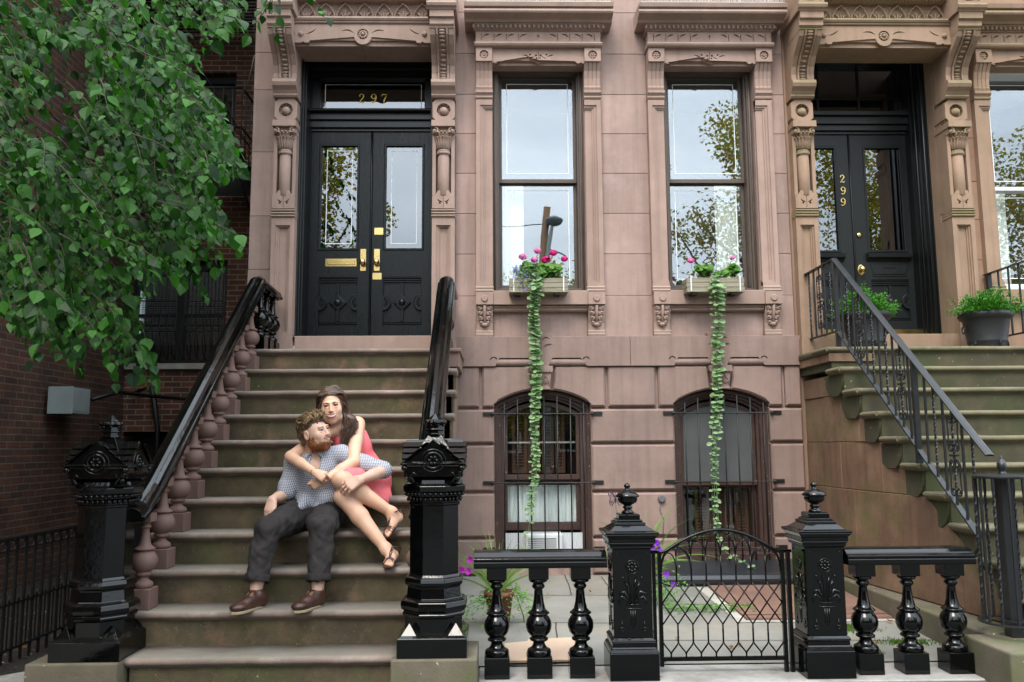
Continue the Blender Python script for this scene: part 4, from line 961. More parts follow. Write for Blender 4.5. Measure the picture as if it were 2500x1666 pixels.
for (za, zb, ya) in ((4.46, 4.49, .58), (4.49, 4.55, .55), (4.55, 4.63, .52), (4.63, 4.67, .48), (5.2, 5.3, .5), (5.05, 5.2, .26)): 
    if za != 5.05: fr.box(cx-hw+.03, cx+hw-.03, ya, YD2+.06, za, zb)
for xx in (-.30, .13, .52): fr.box(cx+xx-.011, cx+xx+.011, YD2-.012, YD2+.02, 4.67, 5.2)
fr.box(cx-hw, cx+hw, YD2-.010, YD2+.02, 4.84, 4.86)
fro2 = fr.build('door_frame', M['doorframe'], H2, bev=.003)
g = MB(); g.box(cx-hw+.03, cx+hw-.03, YD2+.002, YD2+.006, 4.66, 5.22); g.build('transom_pane', M['glass_d'], fro2)
doors2 = list(double_door(cx, YD2, H2, M['doorb'], M['doorframe'], M['glass_d'], 2.287, 4.46, 3.228, 4.32, .155, .53, (.155, .535, 2.50, 2.93), hw-.01, ledge=True))
d2l = [d for d, s in doors2 if s < 0][0]; d2r = [d for d, s in doors2 if s > 0][0]
for ch, (u, v) in (('2', (1930, 420)), ('9', (1932.5, 447.5)), ('9', (1932.5, 473.5))):
    nm = MB(); p = A(u, v, YD2-.012); numeral(nm, ch, p.x, YD2-.012, p.z, .083); nm.build('house_number', M['brass'], d2l)
for par, xa, xb in ((d2l, cx-.60, cx-.03), (d2r, cx+.04, cx+.61)):
    plate(xa, xb, 2.31, 2.42, YD2).build('kick_plate', M['brass'], par)
m = MB(); m.lathe([(.026, 0), (.027, -.010), (.022, -.016), (.008, -.017)], (3.725, YD2, 3.392), 20, axis='y'); m.build('deadbolt', M['brass'], d2r)
m = MB(); m.lathe([(.036, 0), (.034, -.005), (.03, -.006)], (3.725, YD2, 3.03), 20, axis='y', squash=1.6, smooth=False); m.lathe([(.012, 0), (.012, -.03), (.026, -.036), (.030, -.05), (.024, -.06), (.004, -.062)], (3.725, YD2-.005, 3.03), 18, axis='y'); m.build('door_knob', M['brass'], d2r)
c = MB(); n = 30; vs = []
for i in range(n+1): x = cx+.30+.24*i/n; y = YD2+.10+.01*math.sin(i*1.3); vs += [(x, y, 3.2), (x, y, 4.33)]
c.add(vs, [(2*i, 2*i+2, 2*i+3, 2*i+1) for i in range(n)], smooth=True); c.build('door_curtain', M['room'], H2)
c = MB()
for i in range(6): x = cx-.30+.024*i; c.box(x, x+.006, YD2+.06, YD2+.062, 3.22, 3.72)
c.build('stair_rods', M['whiteframe'], H2)
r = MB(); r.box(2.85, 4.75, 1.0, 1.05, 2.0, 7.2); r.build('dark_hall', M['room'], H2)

# ================================================================= stoops
RISE, RUN, Y0, ZL = .19, .2385, -.76, 2.09
def tread_profile(k, back):
    z = ZL-RISE*k; y = Y0-RUN*k
    return [(back, z), (y+.026, z)]+[(y+.021-.021*math.sin(t), z-.020+.020*math.cos(t)) for t in [PI*i/9 for i in range(0, 10)]]+[(y+.030, z-.041), (y+.034, z-.046), (y+.036, z-.052), (back, z-.052)]
def steps(root, x0, x1, mt, mr, ks, name='step', ret=None):
    for k in ks:
        m = MB(); z = ZL-RISE*k; y = Y0-RUN*k; back = .0 if k == 0 else y+RUN+.05
        a = x0(k) if callable(x0) else x0; b = x1(k) if callable(x1) else x1
        n = 26                                               # worn, slightly wavy nosing
        rg = random.Random(k*7+3); prof = tread_profile(k, back); P = len(prof); vs = []
        for i in range(n+1):
            x = a+(b-a)*i/n; d = rg.uniform(-.0016, .0016); e = rg.uniform(-.0012, .0012)
            for j, (yy, zz) in enumerate(prof): vs.append((x, yy+(d if 0 < j < P-1 else 0), zz+(e if 0 < j < P-1 else 0)))
        fs = [(i*P+j, i*P+(j+1) % P, (i+1)*P+(j+1) % P, (i+1)*P+j) for i in range(n) for j in range(P)]+[tuple(range(P-1, -1, -1)), tuple(n*P+j for j in range(P))]
        m.add(vs, fs, 0, True)
        if ret:                                              # nosing returned along the open side
            m.extr([(0, 0)], 0, 0) if False else None
            yb = min(back, y+ret)
            vs2 = []; pr = [(0, 0), (-.02, -.0), (-.034, -.006), (-.04, -.018), (-.036, -.031), (-.026, -.038), (-.01, -.04), (0, -.052)]
            for yy in (y+.02, yb): vs2 += [(a+.02+px, yy, z+pz-.0005) for px, pz in pr]
            q = len(pr); m.add(vs2, [(j, (j+1) % q, q+(j+1) % q, q+j) for j in range(q)]+[tuple(range(q-1, -1, -1)), tuple(range(q, 2*q))], 0)
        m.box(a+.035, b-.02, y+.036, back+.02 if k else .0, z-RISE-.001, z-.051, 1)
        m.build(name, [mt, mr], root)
SA = thing('stone_stoop', 'brownstone stoop up to door 297 with turned balusters and glossy black handrails', 'stoop', (-1.22, -1.9, 0))
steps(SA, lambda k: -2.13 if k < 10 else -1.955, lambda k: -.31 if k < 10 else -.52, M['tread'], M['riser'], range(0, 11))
for x0, x1 in ((-2.10, -2.02), (-.42, -.34)):
    m = MB(); pts = [(0, 0), (0, 2.04)]
    for k in range(0, 11): y = Y0-RUN*k+.036; pts += [(y, ZL-RISE*k-.052), (y, ZL-RISE*(k+1)-.052)]
    pts[-1] = (pts[-1][0], 0)
    n = len(pts); tri = tessellate_polygon([[Vector((p[0], p[1], 0)) for p in pts]])
    vs = [(x0, p[0], p[1]) for p in pts]+[(x1, p[0], p[1]) for p in pts]
    m.add(vs, [tuple(t) for t in tri]+[tuple(n+i for i in t) for t in tri]+[(i, (i+1) % n, n+(i+1) % n, n+i) for i in range(n)])
    m.build('side_wall', M['stone_dark'], SA)
m = MB(); m.box(-.46, -.30, -.76, -.002, 1.93, 2.088); m.extr([(-.76, 2.05), (-.785, 2.055), (-.79, 2.07), (-.78, 2.088), (0, 2.088), (0, 2.05)], -.47, -.285); m.build('landing_edge', M['stone_dark'], SA, bev=.006)
for x0, x1, lab in ((-2.405, -1.937, 'l'), (-.545, -.10, 'r')):
    m = MB(); m.box(x0, x1, -3.225, -2.80, 0, .188); m.build('plinth', M['plinth'], SA, bev=.008, seg=2)
# turned stone balusters
BPROF = [(.047, .115), (.052, .12), (.056, .132), (.052, .146), (.040, .155), (.030, .163), (.027, .175), (.034, .183), (.043, .187), (.046, .196), (.043, .205), (.036, .208), (.050, .216), (.064, .232), (.072, .252), (.0745, .272), (.071, .293), (.061, .313), (.046, .328), (.040, .333), (.058, .337), (.060, .345), (.048, .352), (.036, .362), (.030, .385), (.025, .42), (.022, .455), (.024, .462), (.031, .468), (.031, .477), (.024, .483), (.026, .50)]
def baluster_mb(x, y, z, h=.48, sq=.064, mirror=None, n=22):
    m = MB(); m.box(x-sq, x+sq, y-sq, y+sq, z, z+.115); s = (h-.115)/(.50-.115)
    m.lathe([(r, .115+(hh-.115)*s) for r, hh in BPROF], (x, y, z), n)
    m.box(x-.045, x+.045, y-.045, y+.045, z+h, z+h+.05)
    return m
b0 = None
for X_, nm_ in ((-2.0, 'l'), (-.44, 'r')):
    for k in range(1, 10):
        y = Y0-RUN*k+.115; z = ZL-RISE*k
        if b0 is None: m = baluster_mb(X_, y, z); b0 = m.build('baluster', M['balstone'], SA, bev=.003); b0p = (X_, y, z)
        else: c = b0.copy(); COL.objects.link(c); c.location = Vector(b0.location)+Vector((X_-b0p[0], y-b0p[1], z-b0p[2]))
# cast black balusters and rail beside the landing
for X_ in (-2.0, -.44):
    for y in (-.62, -.43, -.24):
        m = baluster_mb(X_, y, ZL, h=.50, sq=.06); m.build('landing_baluster', M['black'], SA, bev=.003)
RP = [(-.066, -.045), (.066, -.045), (.074, -.035), (.074, -.018), (.066, -.010), (.058, -.008), (.060, .004), (.052, .022), (.036, .034), (.030, .036), (.012, .044), (-.012, .044), (-.030, .036), (-.036, .034), (-.052, .022), (-.060, .004), (-.058, -.008), (-.066, -.010), (-.074, -.018), (-.074, -.035)]
for X_ in (-2.0, -.41):
    top = (X_, -.74, 2.66); ya = -2.66
    pth = [(X_, ya-.335, top[2]-(top[1]-ya)*RISE/RUN-.215), (X_, ya-.25, top[2]-(top[1]-ya)*RISE/RUN-.178), (X_, ya-.10, top[2]-(top[1]-ya)*RISE/RUN-.078), (X_, ya, top[2]-(top[1]-ya)*RISE/RUN), (X_, (ya+top[1])/2, top[2]-(top[1]-ya)/2*RISE/RUN), top, (X_, -.69, 2.672)]
    m = MB(); m.sweep(pth, RP)
    for k in range(1, 10):
        y = Y0-RUN*k+.115; zz = top[2]-(top[1]-y)*RISE/RUN; m.frustum(X_, y, zz-.10, zz-.03, .03, .03, .05, .06)
    m.build('handrail', M['black_rail'], SA, bev=.002)
    m = MB(); m.sweep([(X_, -.70, 2.668), (X_, -.62, 2.66), (X_, -.16, 2.645)], RP); m.build('landing_rail', M['black_rail'], SA, bev=.002)

# newel posts
def newel(cx, cy, label):
    P = thing('newel_post', label, 'newel post', (cx, cy, .188), 'black cast iron newel posts of the stoop')
    z = lambda v: A(990, v, -3.10).z
    m = MB()
    m.box(cx-.182, cx+.182, cy-.182, cy+.182, .188, .295)
    m.frustum(cx, cy, .295, .335, .182, .182, .13, .13)
    for sx in (-1, 1):
        for sy in (-1, 1): m.lathe([(.075, .29), (.003, .372)], (cx+sx*.122, cy+sy*.122, 0), 4, rot=PI/4, smooth=False)
    m.build('base', M['black'], P, bev=.005, seg=2)
    m = MB()
    m.oct([(.152, .29), (.152, .40), (.162, .405), (.166, .42), (.158, .432), (.172, .445), (.176, .465), (.172, .49), (.158, .50), (.148, .503), (.145, .51), (.14, .565), (.142, .575), (.152, .583), (.155, .60), (.150, .62), (.138, .628), (.130, .64), (.130, 1.05)], cx, cy)
    m.build('shaft', M['black'], P, bev=.002)
    m = MB()
    m.oct([(.130, 1.04), (.138, 1.045), (.138, 1.055), (.134, 1.06), (.134, 1.085), (.150, 1.095), (.152, 1.115), (.166, 1.125), (.168, 1.155), (.150, 1.17), (.146, 1.19), (.14, 1.20)], cx, cy)
    for q in range(34):
        a = 2*PI*q/34; r = .153/max(math.cos(((a+PI/8) % (PI/4))-PI/8), .9); m.sphere((cx+r*math.cos(a), cy+r*math.sin(a), 1.108), .0115, 8, 5)
        m.sphere((cx+r*.93*math.cos(a), cy+r*.93*math.sin(a), 1.076), .008, 7, 5, sc=(1, 1, 1.6))
    # gabled head: two crossing little roofs over a square block
    h = .158
    m.frustum(cx, cy, 1.17, 1.21, .145, .145, .118, .118); m.frustum(cx, cy, 1.21, 1.275, .118, .118, .128, .128)
    for ax in (0, 1):
        for sg in (-1, 1):
            pr = [(-.160, 1.275), (-.160, 1.283), (-.05, 1.405), (.05, 1.405), (.160, 1.283), (.160, 1.275)]
            tri = [(-.125, 1.21), (-.16, 1.275), (0, 1.43), (.16, 1.275), (.125, 1.21)]
            d0, d1 = (.02, h) 
            vs = []
            for d in (d0*sg, d1*sg):
                for a_, z_ in tri: vs.append((cx+a_, cy+d, z_) if ax == 0 else (cx+d, cy+a_, z_))
            m.add(vs, [(0, 1, 2, 3, 4), (9, 8, 7, 6, 5)]+[(i, (i+1) % 5, 5+(i+1) % 5, 5+i) for i in range(5)])
            # stepped roof bands standing proud
            for j, (t0, t1) in enumerate(((0, .24), (.26, .50), (.52, .76), (.78, 1.0))):
                for sd in (-1, 1):
                    q0 = (sd*.03+(sd*.168-sd*.03)*t0, 1.412+(1.278-1.412)*t0); q1 = (sd*.03+(sd*.168-sd*.03)*t1, 1.412+(1.278-1.412)*t1); nx, nz = sd*.7*.012, .7*.012
                    vs = []
                    for d in (sg*.02, sg*(h+.018-.003*j)):
                        for a_, z_ in (q0, q1, (q1[0]+nx, q1[1]+nz), (q0[0]+nx*(.4), q0[1]+nz*(.4))): vs.append((cx+a_, cy+d, z_) if ax == 0 else (cx+d, cy+a_, z_))
                    m.add(vs, [(0, 1, 2, 3), (7, 6, 5, 4)]+[(i, (i+1) % 4, 4+(i+1) % 4, 4+i) for i in range(4)])
            # rose in the gable and corner balls
            cpos = lambda a_, d, z_: (cx+a_, cy+sg*d, z_) if ax == 0 else (cx+sg*d, cy+a_, z_)
            rg = [cpos(math.cos(t)*.045, h+.004, 1.305+math.sin(t)*.045) for t in [2*PI*i/20 for i in range(20)]]; m.tube(rg, .009, 6, closed=True)
            rg = [cpos(math.cos(t)*.065, h-.002, 1.305+math.sin(t)*.065) for t in [2*PI*i/22 for i in range(22)]]; m.tube(rg, .006, 6, closed=True)
            for q in range(6): t = 2*PI*q/6; m.sphere(cpos(math.cos(t)*.02, h+.0, 1.305+math.sin(t)*.02), .013, 8, 5)
    for sx in (-1, 1):
        for sy in (-1, 1):
            m.sphere((cx+sx*.152, cy+sy*.152, 1.262), .019, 12, 7); m.sphere((cx+sx*.132, cy+sy*.132, 1.235), .022, 10, 6, sc=(1, 1, 1.3)); m.sphere((cx+sx*.125, cy+sy*.125, 1.20), .019, 10, 6)
            m.tube([(cx+sx*.10, cy+sy*.148, 1.18), (cx+sx*.12, cy+sy*.15, 1.21), (cx+sx*.105, cy+sy*.152, 1.235), (cx+sx*.085, cy+sy*.15, 1.22)], .009, 7)
    m.build('gabled_head', M['black'], P, bev=.0015)
    m = MB()
    m.lathe([(.20, 1.27), (.052, 1.455)], (cx, cy, 0), 4, rot=PI/4, smooth=False)
    m.oct([(.046, 1.45), (.050, 1.455), (.050, 1.465), (.044, 1.468), (.044, 1.482), (.052, 1.486), (.052, 1.492), (.045, 1.496), (.045, 1.515), (.05, 1.518), (.058, 1.53), (.056, 1.545), (.045, 1.55), (.003, 1.59)], cx, cy)
    for q in range(8): a = 2*PI*q/8; m.sphere((cx+.052*math.cos(a), cy+.052*math.sin(a), 1.535), .013, 8, 6); m.sphere((cx+.05*math.cos(a+.4), cy+.05*math.sin(a+.4), 1.515), .008, 7, 5)
    for i in range(len(m.v)): m.v[i] = (m.v[i][0], m.v[i][1], m.v[i][2]) 
    m.build('finial', M['black'], P, bev=.001)
    return P
ZS = (A(990, 950, -3.02).z-.188)/(1.59-.188)
for cx, lb in ((-2.12, 'cast iron newel post at the foot of the stoop beside the brick alley'), (-.335, 'cast iron newel post at the foot of the stoop beside the seated couple')):
    p = newel(cx, -3.02, lb); p.scale = (1, 1, ZS)

# ---- stoop of 299
SB = thing('stone_stoop', 'green mossy stone stoop up to door 299 with stained sandstone side wall', 'stoop', (4.4, -1.9, 0))
XL = lambda k: 2.80+(.032*(k-1) if k > 1 else 0)
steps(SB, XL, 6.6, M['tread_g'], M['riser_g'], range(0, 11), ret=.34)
m = MB()
js = [.10, .20, .912, 1.291, 1.68, 1.96]
def prof_z(y):                                              # underside line of the step ends
    k = (Y0-y)/RUN; return ZL-RISE*math.ceil(max(k, 0))-.055
ys = [0, -.33, -.76]+[Y0-RUN*k for k in range(1, 10)]
for j, (za, zb) in enumerate(zip(js[1:], js[2:])):
    xo = [0, .4, .12, .55][j % 4]; y = 0.0; first = True
    while y > -3.0:
        y2 = y-(.62 if not first else .35+xo); first = False
        # clip the block under the stairs: sample the top edge
        pts = []; nn = 10; ok = True
        for i in range(nn+1):
            yy = y+(y2-y)*i/nn; zt = min(zb, ZL-RISE*max(0, (Y0-yy+.05)/RUN)-.235)
            if zt > za+.02: pts.append((yy, zt))
        if len(pts) >= 2:
            pl = [(pts[0][0]-.003, za+.002)]+[(p[0]-(.003 if i == 0 else 0), p[1]-.002) for i, p in enumerate(pts)]+[(pts[-1][0]+.003, za+.002)]
            n = len(pl); tri = tessellate_polygon([[Vector((p[0], p[1], 0)) for p in pl]])
            x0_, x1_ = 2.855+.004*((j*7+int(-y*10)) % 3), 3.2
            vs = [(x0_, p[0], p[1]) for p in pl]+[(x1_, p[0], p[1]) for p in pl]
            m.add(vs, [tuple(t) for t in tri]+[tuple(n+i for i in t) for t in tri]+[(i, (i+1) % n, n+(i+1) % n, n+i) for i in range(n)])
        y = y2
m.extr([(0, 1.965), (-.74, 1.965), (-.74, 2.035), (0, 2.035)], 2.81, 3.2)
for k in range(1, 10):                                       # curved underside of every step end
    z = ZL-RISE*k; y = Y0-RUN*k; a = XL(k)
    pass
for i in range(len(m.v)):                                    # the wall leans inward towards the foot of the stair
    x, y, z = m.v[i]
    if x < 3.1: m.v[i] = (x+.115*max(0, -y-.9), y, z)
m.build('cheek_wall', M['stone_cheek'], SB, bev=.003)
for k in range(1, 10):                                       # rounded block under every step end
    z = ZL-RISE*k; y = Y0-RUN*k; a = XL(k); m = MB(); pr = [(y+.045, z-.052), (y+.045, z-.115), (y+.055, z-.15), (y+.085, z-.20), (y+.14, z-.235), (y+RUN+.02, z-.235), (y+RUN+.10, z-.21), (y+RUN+.16, z-.15), (y+RUN+.18, z-.052)]
    m.extr([(q, w_) for q, w_ in pr if q < -.02], a+.022, 3.3); m.build('step_end', M['riser_g'], SB, bev=.004)
m = MB(); m.box(2.80, 3.2, -2.80, 0, .0, .195); m.build('base_course', M['plinth'], SB, bev=.012, seg=2)
m = MB(); m.box(2.675, 3.6, -3.23, -2.78, -.02, .19); m.build('plinth', M['plinth'], SB, bev=.012, seg=2)

# ---- wrought iron railing of 299
RL = thing('iron_railing', 'dark wrought iron stair railing with scroll panels climbing the left side of the 299 stoop', 'railing', (2.9, -.74, 2.09))
XR = 2.90
def bar(m, p0, p1, w_=.03, h_=.012): m.tube([p0, p1], 0, flat=(w_, h_), up=(1, 0, 0))
m = MB()
T0 = (XR, -.735, 2.845); T1 = (XR, -2.93, 2.845-(2.93-.735)*RISE/RUN*1.0)
sl_ = (1.10-2.845)/(-2.93+.735)
T1 = (XR, -2.80, 2.845+sl_*(-2.80+.735))
m.sweep([T0, T1], [(-.026, -.004), (.026, -.004), (.026, .004), (.012, .010), (-.012, .010), (-.026, .004)]); m.sweep([(XR, .0, 2.845), (XR, -.735, 2.845)], [(-.022, -.004), (.022, -.004), (.022, .004), (.012, .009), (-.012, .009), (-.022, .004)])
m.build('top_rail', M['iron'], RL)
m = MB(); bz = lambda y: 2.225+sl_*(y+.735)
m.sweep([(XR, -.735, 2.225), (XR, -2.62, bz(-2.62))], [(-.018, -.006), (.018, -.006), (.018, .006), (-.018, .006)]); m.sweep([(XR, -.02, 2.235), (XR, -.735, 2.225)], [(-.014, -.006), (.014, -.006), (.014, .006), (-.014, .006)]); m.build('bottom_rail', M['iron'], RL)
tz = lambda y: 2.845+sl_*(y+.735)
for y, z0 in ((-.735, 2.09), (-1.97, 1.14), (-.03, 2.09)):
    m = MB(); m.box(XR-.017, XR+.017, y-.017, y+.017, z0, (tz(y) if y < -.5 else 2.84)); m.build('post', M['iron'], RL)
def twist(m, x, y, z0, z1, s=.0065):
    n = 26; path = []; vs = []
    for i in range(n+1):
        z = z0+(z1-z0)*i/n; tw = 0 if (i < 3 or i > n-3) else (i-3)*.85
        for q in range(4): a = tw+PI/4+q*PI/2; vs.append((x+math.cos(a)*s*1.4, y+math.sin(a)*s*1.4, z))
    m.add(vs, [(i*4+q, i*4+(q+1) % 4, i*4+4+(q+1) % 4, i*4+4+q) for i in range(n) for q in range(4)])
def scroll(cy, cz, r, dirn, flip, turns=1.6, start=0):
    pts = []
    n = 22
    for i in range(n+1):
        t = i/n; a = start+flip*turns*2*PI*(1-t); rr = r*(.25+.75*t); pts.append((XR, cy+math.cos(a)*rr*dirn, cz+math.sin(a)*rr))
    return pts
def scroll_panel(y, zb_, zt_, wd=.105):
    m = MB(); h = zt_-zb_; cz = (zb_+zt_)/2
    for sd in (-1, 1):
        for (za, zb2, fl) in ((zt_-.055, cz+.055, 1), (zb_+.055, cz-.055, -1)):
            r = .030; c1 = (y+sd*wd*.30, za); c2 = (y+sd*wd*.30, zb2)
            def sp(c, a0, tr): return [(XR, c[0]+math.cos(a0+tr*2*PI*t)*r*(1-.72*t), c[1]+math.sin(a0+tr*2*PI*t)*r*(1-.72*t)) for t in [i/16 for i in range(17)]]
            s1 = sp(c1, 0 if sd > 0 else PI, (1.3 if sd > 0 else -1.3)*fl); s2 = sp(c2, 0 if sd > 0 else PI, (-1.3 if sd > 0 else 1.3)*fl)
            m.tube(s1[::-1]+[(XR, y+sd*wd*.52, (za+zb2)/2)]+s2, 0, flat=(.011, .005), up=(1, 0, 0))
    m.box(XR-.007, XR+.007, y-.05, y+.05, cz-.006, cz+.006)
    return m
ybars = [-.735-.105*i for i in range(1, 20)]
pan = (3, 9, 15)
for i, y in enumerate(ybars):
    if y < -2.70: break
    z0, z1 = bz(y), tz(y)
    if abs(y+1.97) < .03: continue
    if i in pan:
        mm_ = scroll_panel(y, z0+.03, z1-.03); mm_.build('scroll_panel', M['iron'], RL)
    m = MB(); 
    if i % 2: twist(m, XR, y, z0, z1)
    else: m.box(XR-.0065, XR+.0065, y-.0065, y+.0065, z0, z1)
    m.build('baluster', M['iron'], RL)
for i in range(1, 6):
    y = -.03-.117*i
    if i == 3: scroll_panel(y, 2.27, 2.80).build('scroll_panel', M['iron'], RL)
    m = MB(); (twist(m, XR, y, 2.23, 2.84) if i % 2 else m.box(XR-.0065, XR+.0065, y-.0065, y+.0065, 2.23, 2.84)); m.build('baluster', M['iron'], RL)
# basket newel at the foot
BN = thing('iron_basket_newel', 'round wrought iron basket newel standing on the stone block at right', 'newel', (2.93, -2.86, .19))
nx, ny = 2.93, -2.86
m = MB(); m.lathe([(.155, 1.075), (.16, 1.08), (.16, 1.088), (.13, 1.094), (.02, 1.10)], (nx, ny, 0), 28, smooth=False); m.lathe([(.022, 1.09), (.026, 1.10), (.018, 1.108), (.018, 1.12), (.024, 1.13), (.026, 1.16), (.021, 1.165), (.014, 1.18), (.006, 1.186), (.008, 1.195), (.003, 1.203)], (nx, ny, 0), 16); m.build('cap', M['iron'], BN)
m = MB(); m.box(nx-.035, nx+.035, ny-.035, ny+.035, .19, 1.08); m.build('post', M['iron'], BN, bev=.003)
m = MB(); rg = [(nx+.165*math.cos(t), ny+.165*math.sin(t), .272) for t in [2*PI*i/36 for i in range(36)]]; m.tube(rg, 0, closed=True, flat=(.03, .007), up=(0, 0, 1)); rg = [(nx+.06*math.cos(t), ny+.06*math.sin(t), .28) for t in [2*PI*i/20 for i in range(20)]]; m.tube(rg, 0, closed=True, flat=(.03, .008), up=(0, 0, 1)); m.build('ring', M['iron'], BN)
for q in range(12):
    a = 2*PI*(q+.3)/12; m = MB(); twist(m, nx+.15*math.cos(a), ny+.15*math.sin(a), .27, 1.08) if q % 2 else m.box(nx+.15*math.cos(a)-.006, nx+.15*math.cos(a)+.006, ny+.15*math.sin(a)-.006, ny+.15*math.sin(a)+.006, .27, 1.08); m.build('bar', M['iron'], BN)
RR2 = thing('iron_railing', 'dark iron railing on the right side of the 299 stoop behind the potted boxwood', 'railing', (4.62, -.5, 2.09))
m = MB(); X2 = 4.62
m.sweep([(X2, -.02, 2.845), (X2, -1.3, 2.845)], [(-.02, -.004), (.02, -.004), (.02, .006), (-.02, .006)])
m.sweep([(X2, -.02, 2.235), (X2, -1.3, 2.225)], [(-.014, -.006), (.014, -.006), (.014, .006), (-.014, .006)]); m.build('rail', M['iron'], RR2)
for i in range(7):
    y = -.08-.15*i; m = MB(); s_ = .018 if i in (0, 5) else .0065; m.box(X2-s_, X2+s_, y-s_, y+s_, 2.09 if s_ > .01 else 2.23, 2.845); m.build('baluster' if s_ < .01 else 'post', M['iron'], RR2)

# ================================================================= low fence of the area
def fence_pillar(cx, label):
    P = thing('gate_pillar', label, 'gate pillar', (cx, -2.825, -.0), 'black cast iron gate pillars')
    cy = -2.825
    m = MB(); m.sqlathe([(.136, 0), (.136, .145), (.128, .165), (.118, .175), (.118, .195), (.122, .20), (.122, .21), (.108, .222), (.108, .71)], cx, cy); m.build('shaft', M['black'], P, bev=.003)
    # cast ornament on the faces
    m = MB(); yf = cy-.109
    def orn(f):
        r = [f(math.cos(t)*.036, .603+math.sin(t)*.036) for t in [2*PI*i/22 for i in range(22)]]; m.tube(r, .0035, 6, closed=True)
        for q in range(8): t = 2*PI*q/8; m.sphere(f(math.cos(t)*.021, .603+math.sin(t)*.021), .0095, 8, 5)
        m.sphere(f(0, .603), .008, 8, 5)
        for s in (-1, 1):
            for (x1, z1, x2, z2, x3, z3, r0) in ((.012, .40, .045, .47, .072, .46, .009), (.01, .40, .06, .445, .078, .415, .007), (.01, .40, .028, .50, .045, .525, .007), (.006, .40, .012, .51, .02, .55, .006)):
                m.tube([f(s*x1, z1), f(s*x2*.7, (z1+z2)/2+.01), f(s*x2, z2), f(s*x3, z3), f(s*(x3-.008), z3-.012)], [r0*.5, r0, r0, r0*.8, r0*.5], 6)
            m.sphere(f(s*.052, .545), .007, 7, 5); m.sphere(f(s*.085, .675), .005, 6, 4)
            r = [f(s*(.062+math.cos(t)*.013*(1-t/9)), .265+math.sin(t)*.015*(1-t/9)) for t in [i*.5 for i in range(14)]]; m.tube(r, .0035, 5)
            m.tube([f(s*.062, .28), f(s*.062, .305)], .003, 5); m.sphere(f(s*.062, .308), .005, 6, 4)
        m.tube([f(-.035, .40), f(.035, .40)], .0045, 6); m.tube([f(-.05, .378), f(.05, .378)], .004, 6)
        for s in (-.012, 0, .012): m.tube([f(s, .372), f(s, .272-abs(s)*-1.5)], .0028, 5)
        m.tube([f(-.03, .29), f(.03, .29)], .0018, 5) if False else None
    orn(lambda x, z: (cx+x, yf, z)); orn(lambda x, z: (cx-.109, cy+x, z)); orn(lambda x, z: (cx+.109, cy+x, z))
    m.build('cast_ornament', M['black'], P)
    m = MB(); m.sqlathe([(.108, .70), (.122, .71), (.122, .722), (.132, .735), (.132, .76), (.150, .782), (.150, .795), (.125, .80), (.085, .83), (.088, .835), (.088, .842), (.072, .848), (.072, .856), (.06, .86), (.06, .885), (.05, .89), (.02, .89)], cx, cy); m.build('cap', M['black'], P, bev=.002)
    m = MB(); m.lathe([(.03, .888), (.036, .893), (.034, .90), (.022, .907), (.020, .915), (.028, .92), (.028, .927), (.020, .932), (.026, .938), (.050, .95), (.058, .97), (.054, .978), (.066, .982), (.068, .99), (.05, 1.005), (.028, 1.018), (.016, 1.024), (.012, 1.032), (.019, 1.04), (.017, 1.05), (.003, 1.062)], (cx, cy, 0), 24); m.build('urn_finial', M['black'], P)
    return P
fence_pillar(.757, 'black cast iron gate pillar left of the small gate, butterfly ornament behind it')
fence_pillar(1.84, 'black cast iron gate pillar right of the small gate, beside the 299 stoop wall')
def fence_run(xa, xb, xs, label, x_end):
    Fn = thing('balustrade', label, 'fence', ((xa+xb)/2, -2.825, 0), 'low black cast iron balustrades in front of the area')
    cy = -2.825
    m = MB()
    pr = [(-.105, .60), (.105, .60), (.108, .612), (.108, .632), (.10, .638), (.104, .642), (.104, .652), (.085, .662), (.08, .668), (.06, .682), (.03, .690), (-.03, .690), (-.06, .682), (-.08, .668), (-.085, .662), (-.104, .652), (-.104, .642), (-.10, .638), (-.108, .632), (-.108, .612)]
    m.extr([(cy+y, z) for y, z in pr], xa, xb)
    m.build('top_rail', M['black'], Fn, bev=.0015)
    proto = None
    for x in xs:
        if proto is None:
            mb = MB(); mb.box(x-.070, x+.070, cy-.07, cy+.07, 0, .112)
            P = [(.062, .112), (.068, .122), (.069, .132), (.064, .145), (.05, .152), (.042, .158), (.034, .172), (.033, .182), (.04, .19), (.052, .194), (.053, .204), (.044, .21), (.04, .214), (.052, .222), (.066, .24), (.072, .262), (.073, .28), (.069, .30), (.058, .32), (.046, .332), (.06, .337), (.062, .344), (.05, .352), (.038, .365), (.03, .40), (.025, .44), (.023, .47), (.03, .476), (.036, .484), (.036, .494), (.03, .50), (.033, .506), (.05, .514), (.052, .524), (.045, .53)]
            mb.lathe(P, (x, cy, 0), 28); mb.box(x-.056, x+.056, cy-.056, cy+.056, .53, .602)
            proto = mb.build('baluster', M['black'], Fn, bev=.003, seg=2); px = x
        else: c = proto.copy(); COL.objects.link(c); c.location = Vector(proto.location)+Vector((x-px, 0, 0))
    return Fn
xsL = [A(u, 1500, -2.89).x for u in (1142, 1240, 1338)]; xsR = [A(u, 1500, -2.89).x for u in (2002, 2106, 2209)]
fence_run(-.125, .62, xsL, 'black balustrade of three bulbous balusters between the stoop and the gate', 0)
fence_run(1.975, 2.70, xsR, 'black balustrade of three bulbous balusters right of the gate', 0)
m = MB(); m.box(-.10, 2.675, -2.99, -2.62, -.15, -.002); m.build('fence_sill', M['sill'], kind='structure', bev=.006)
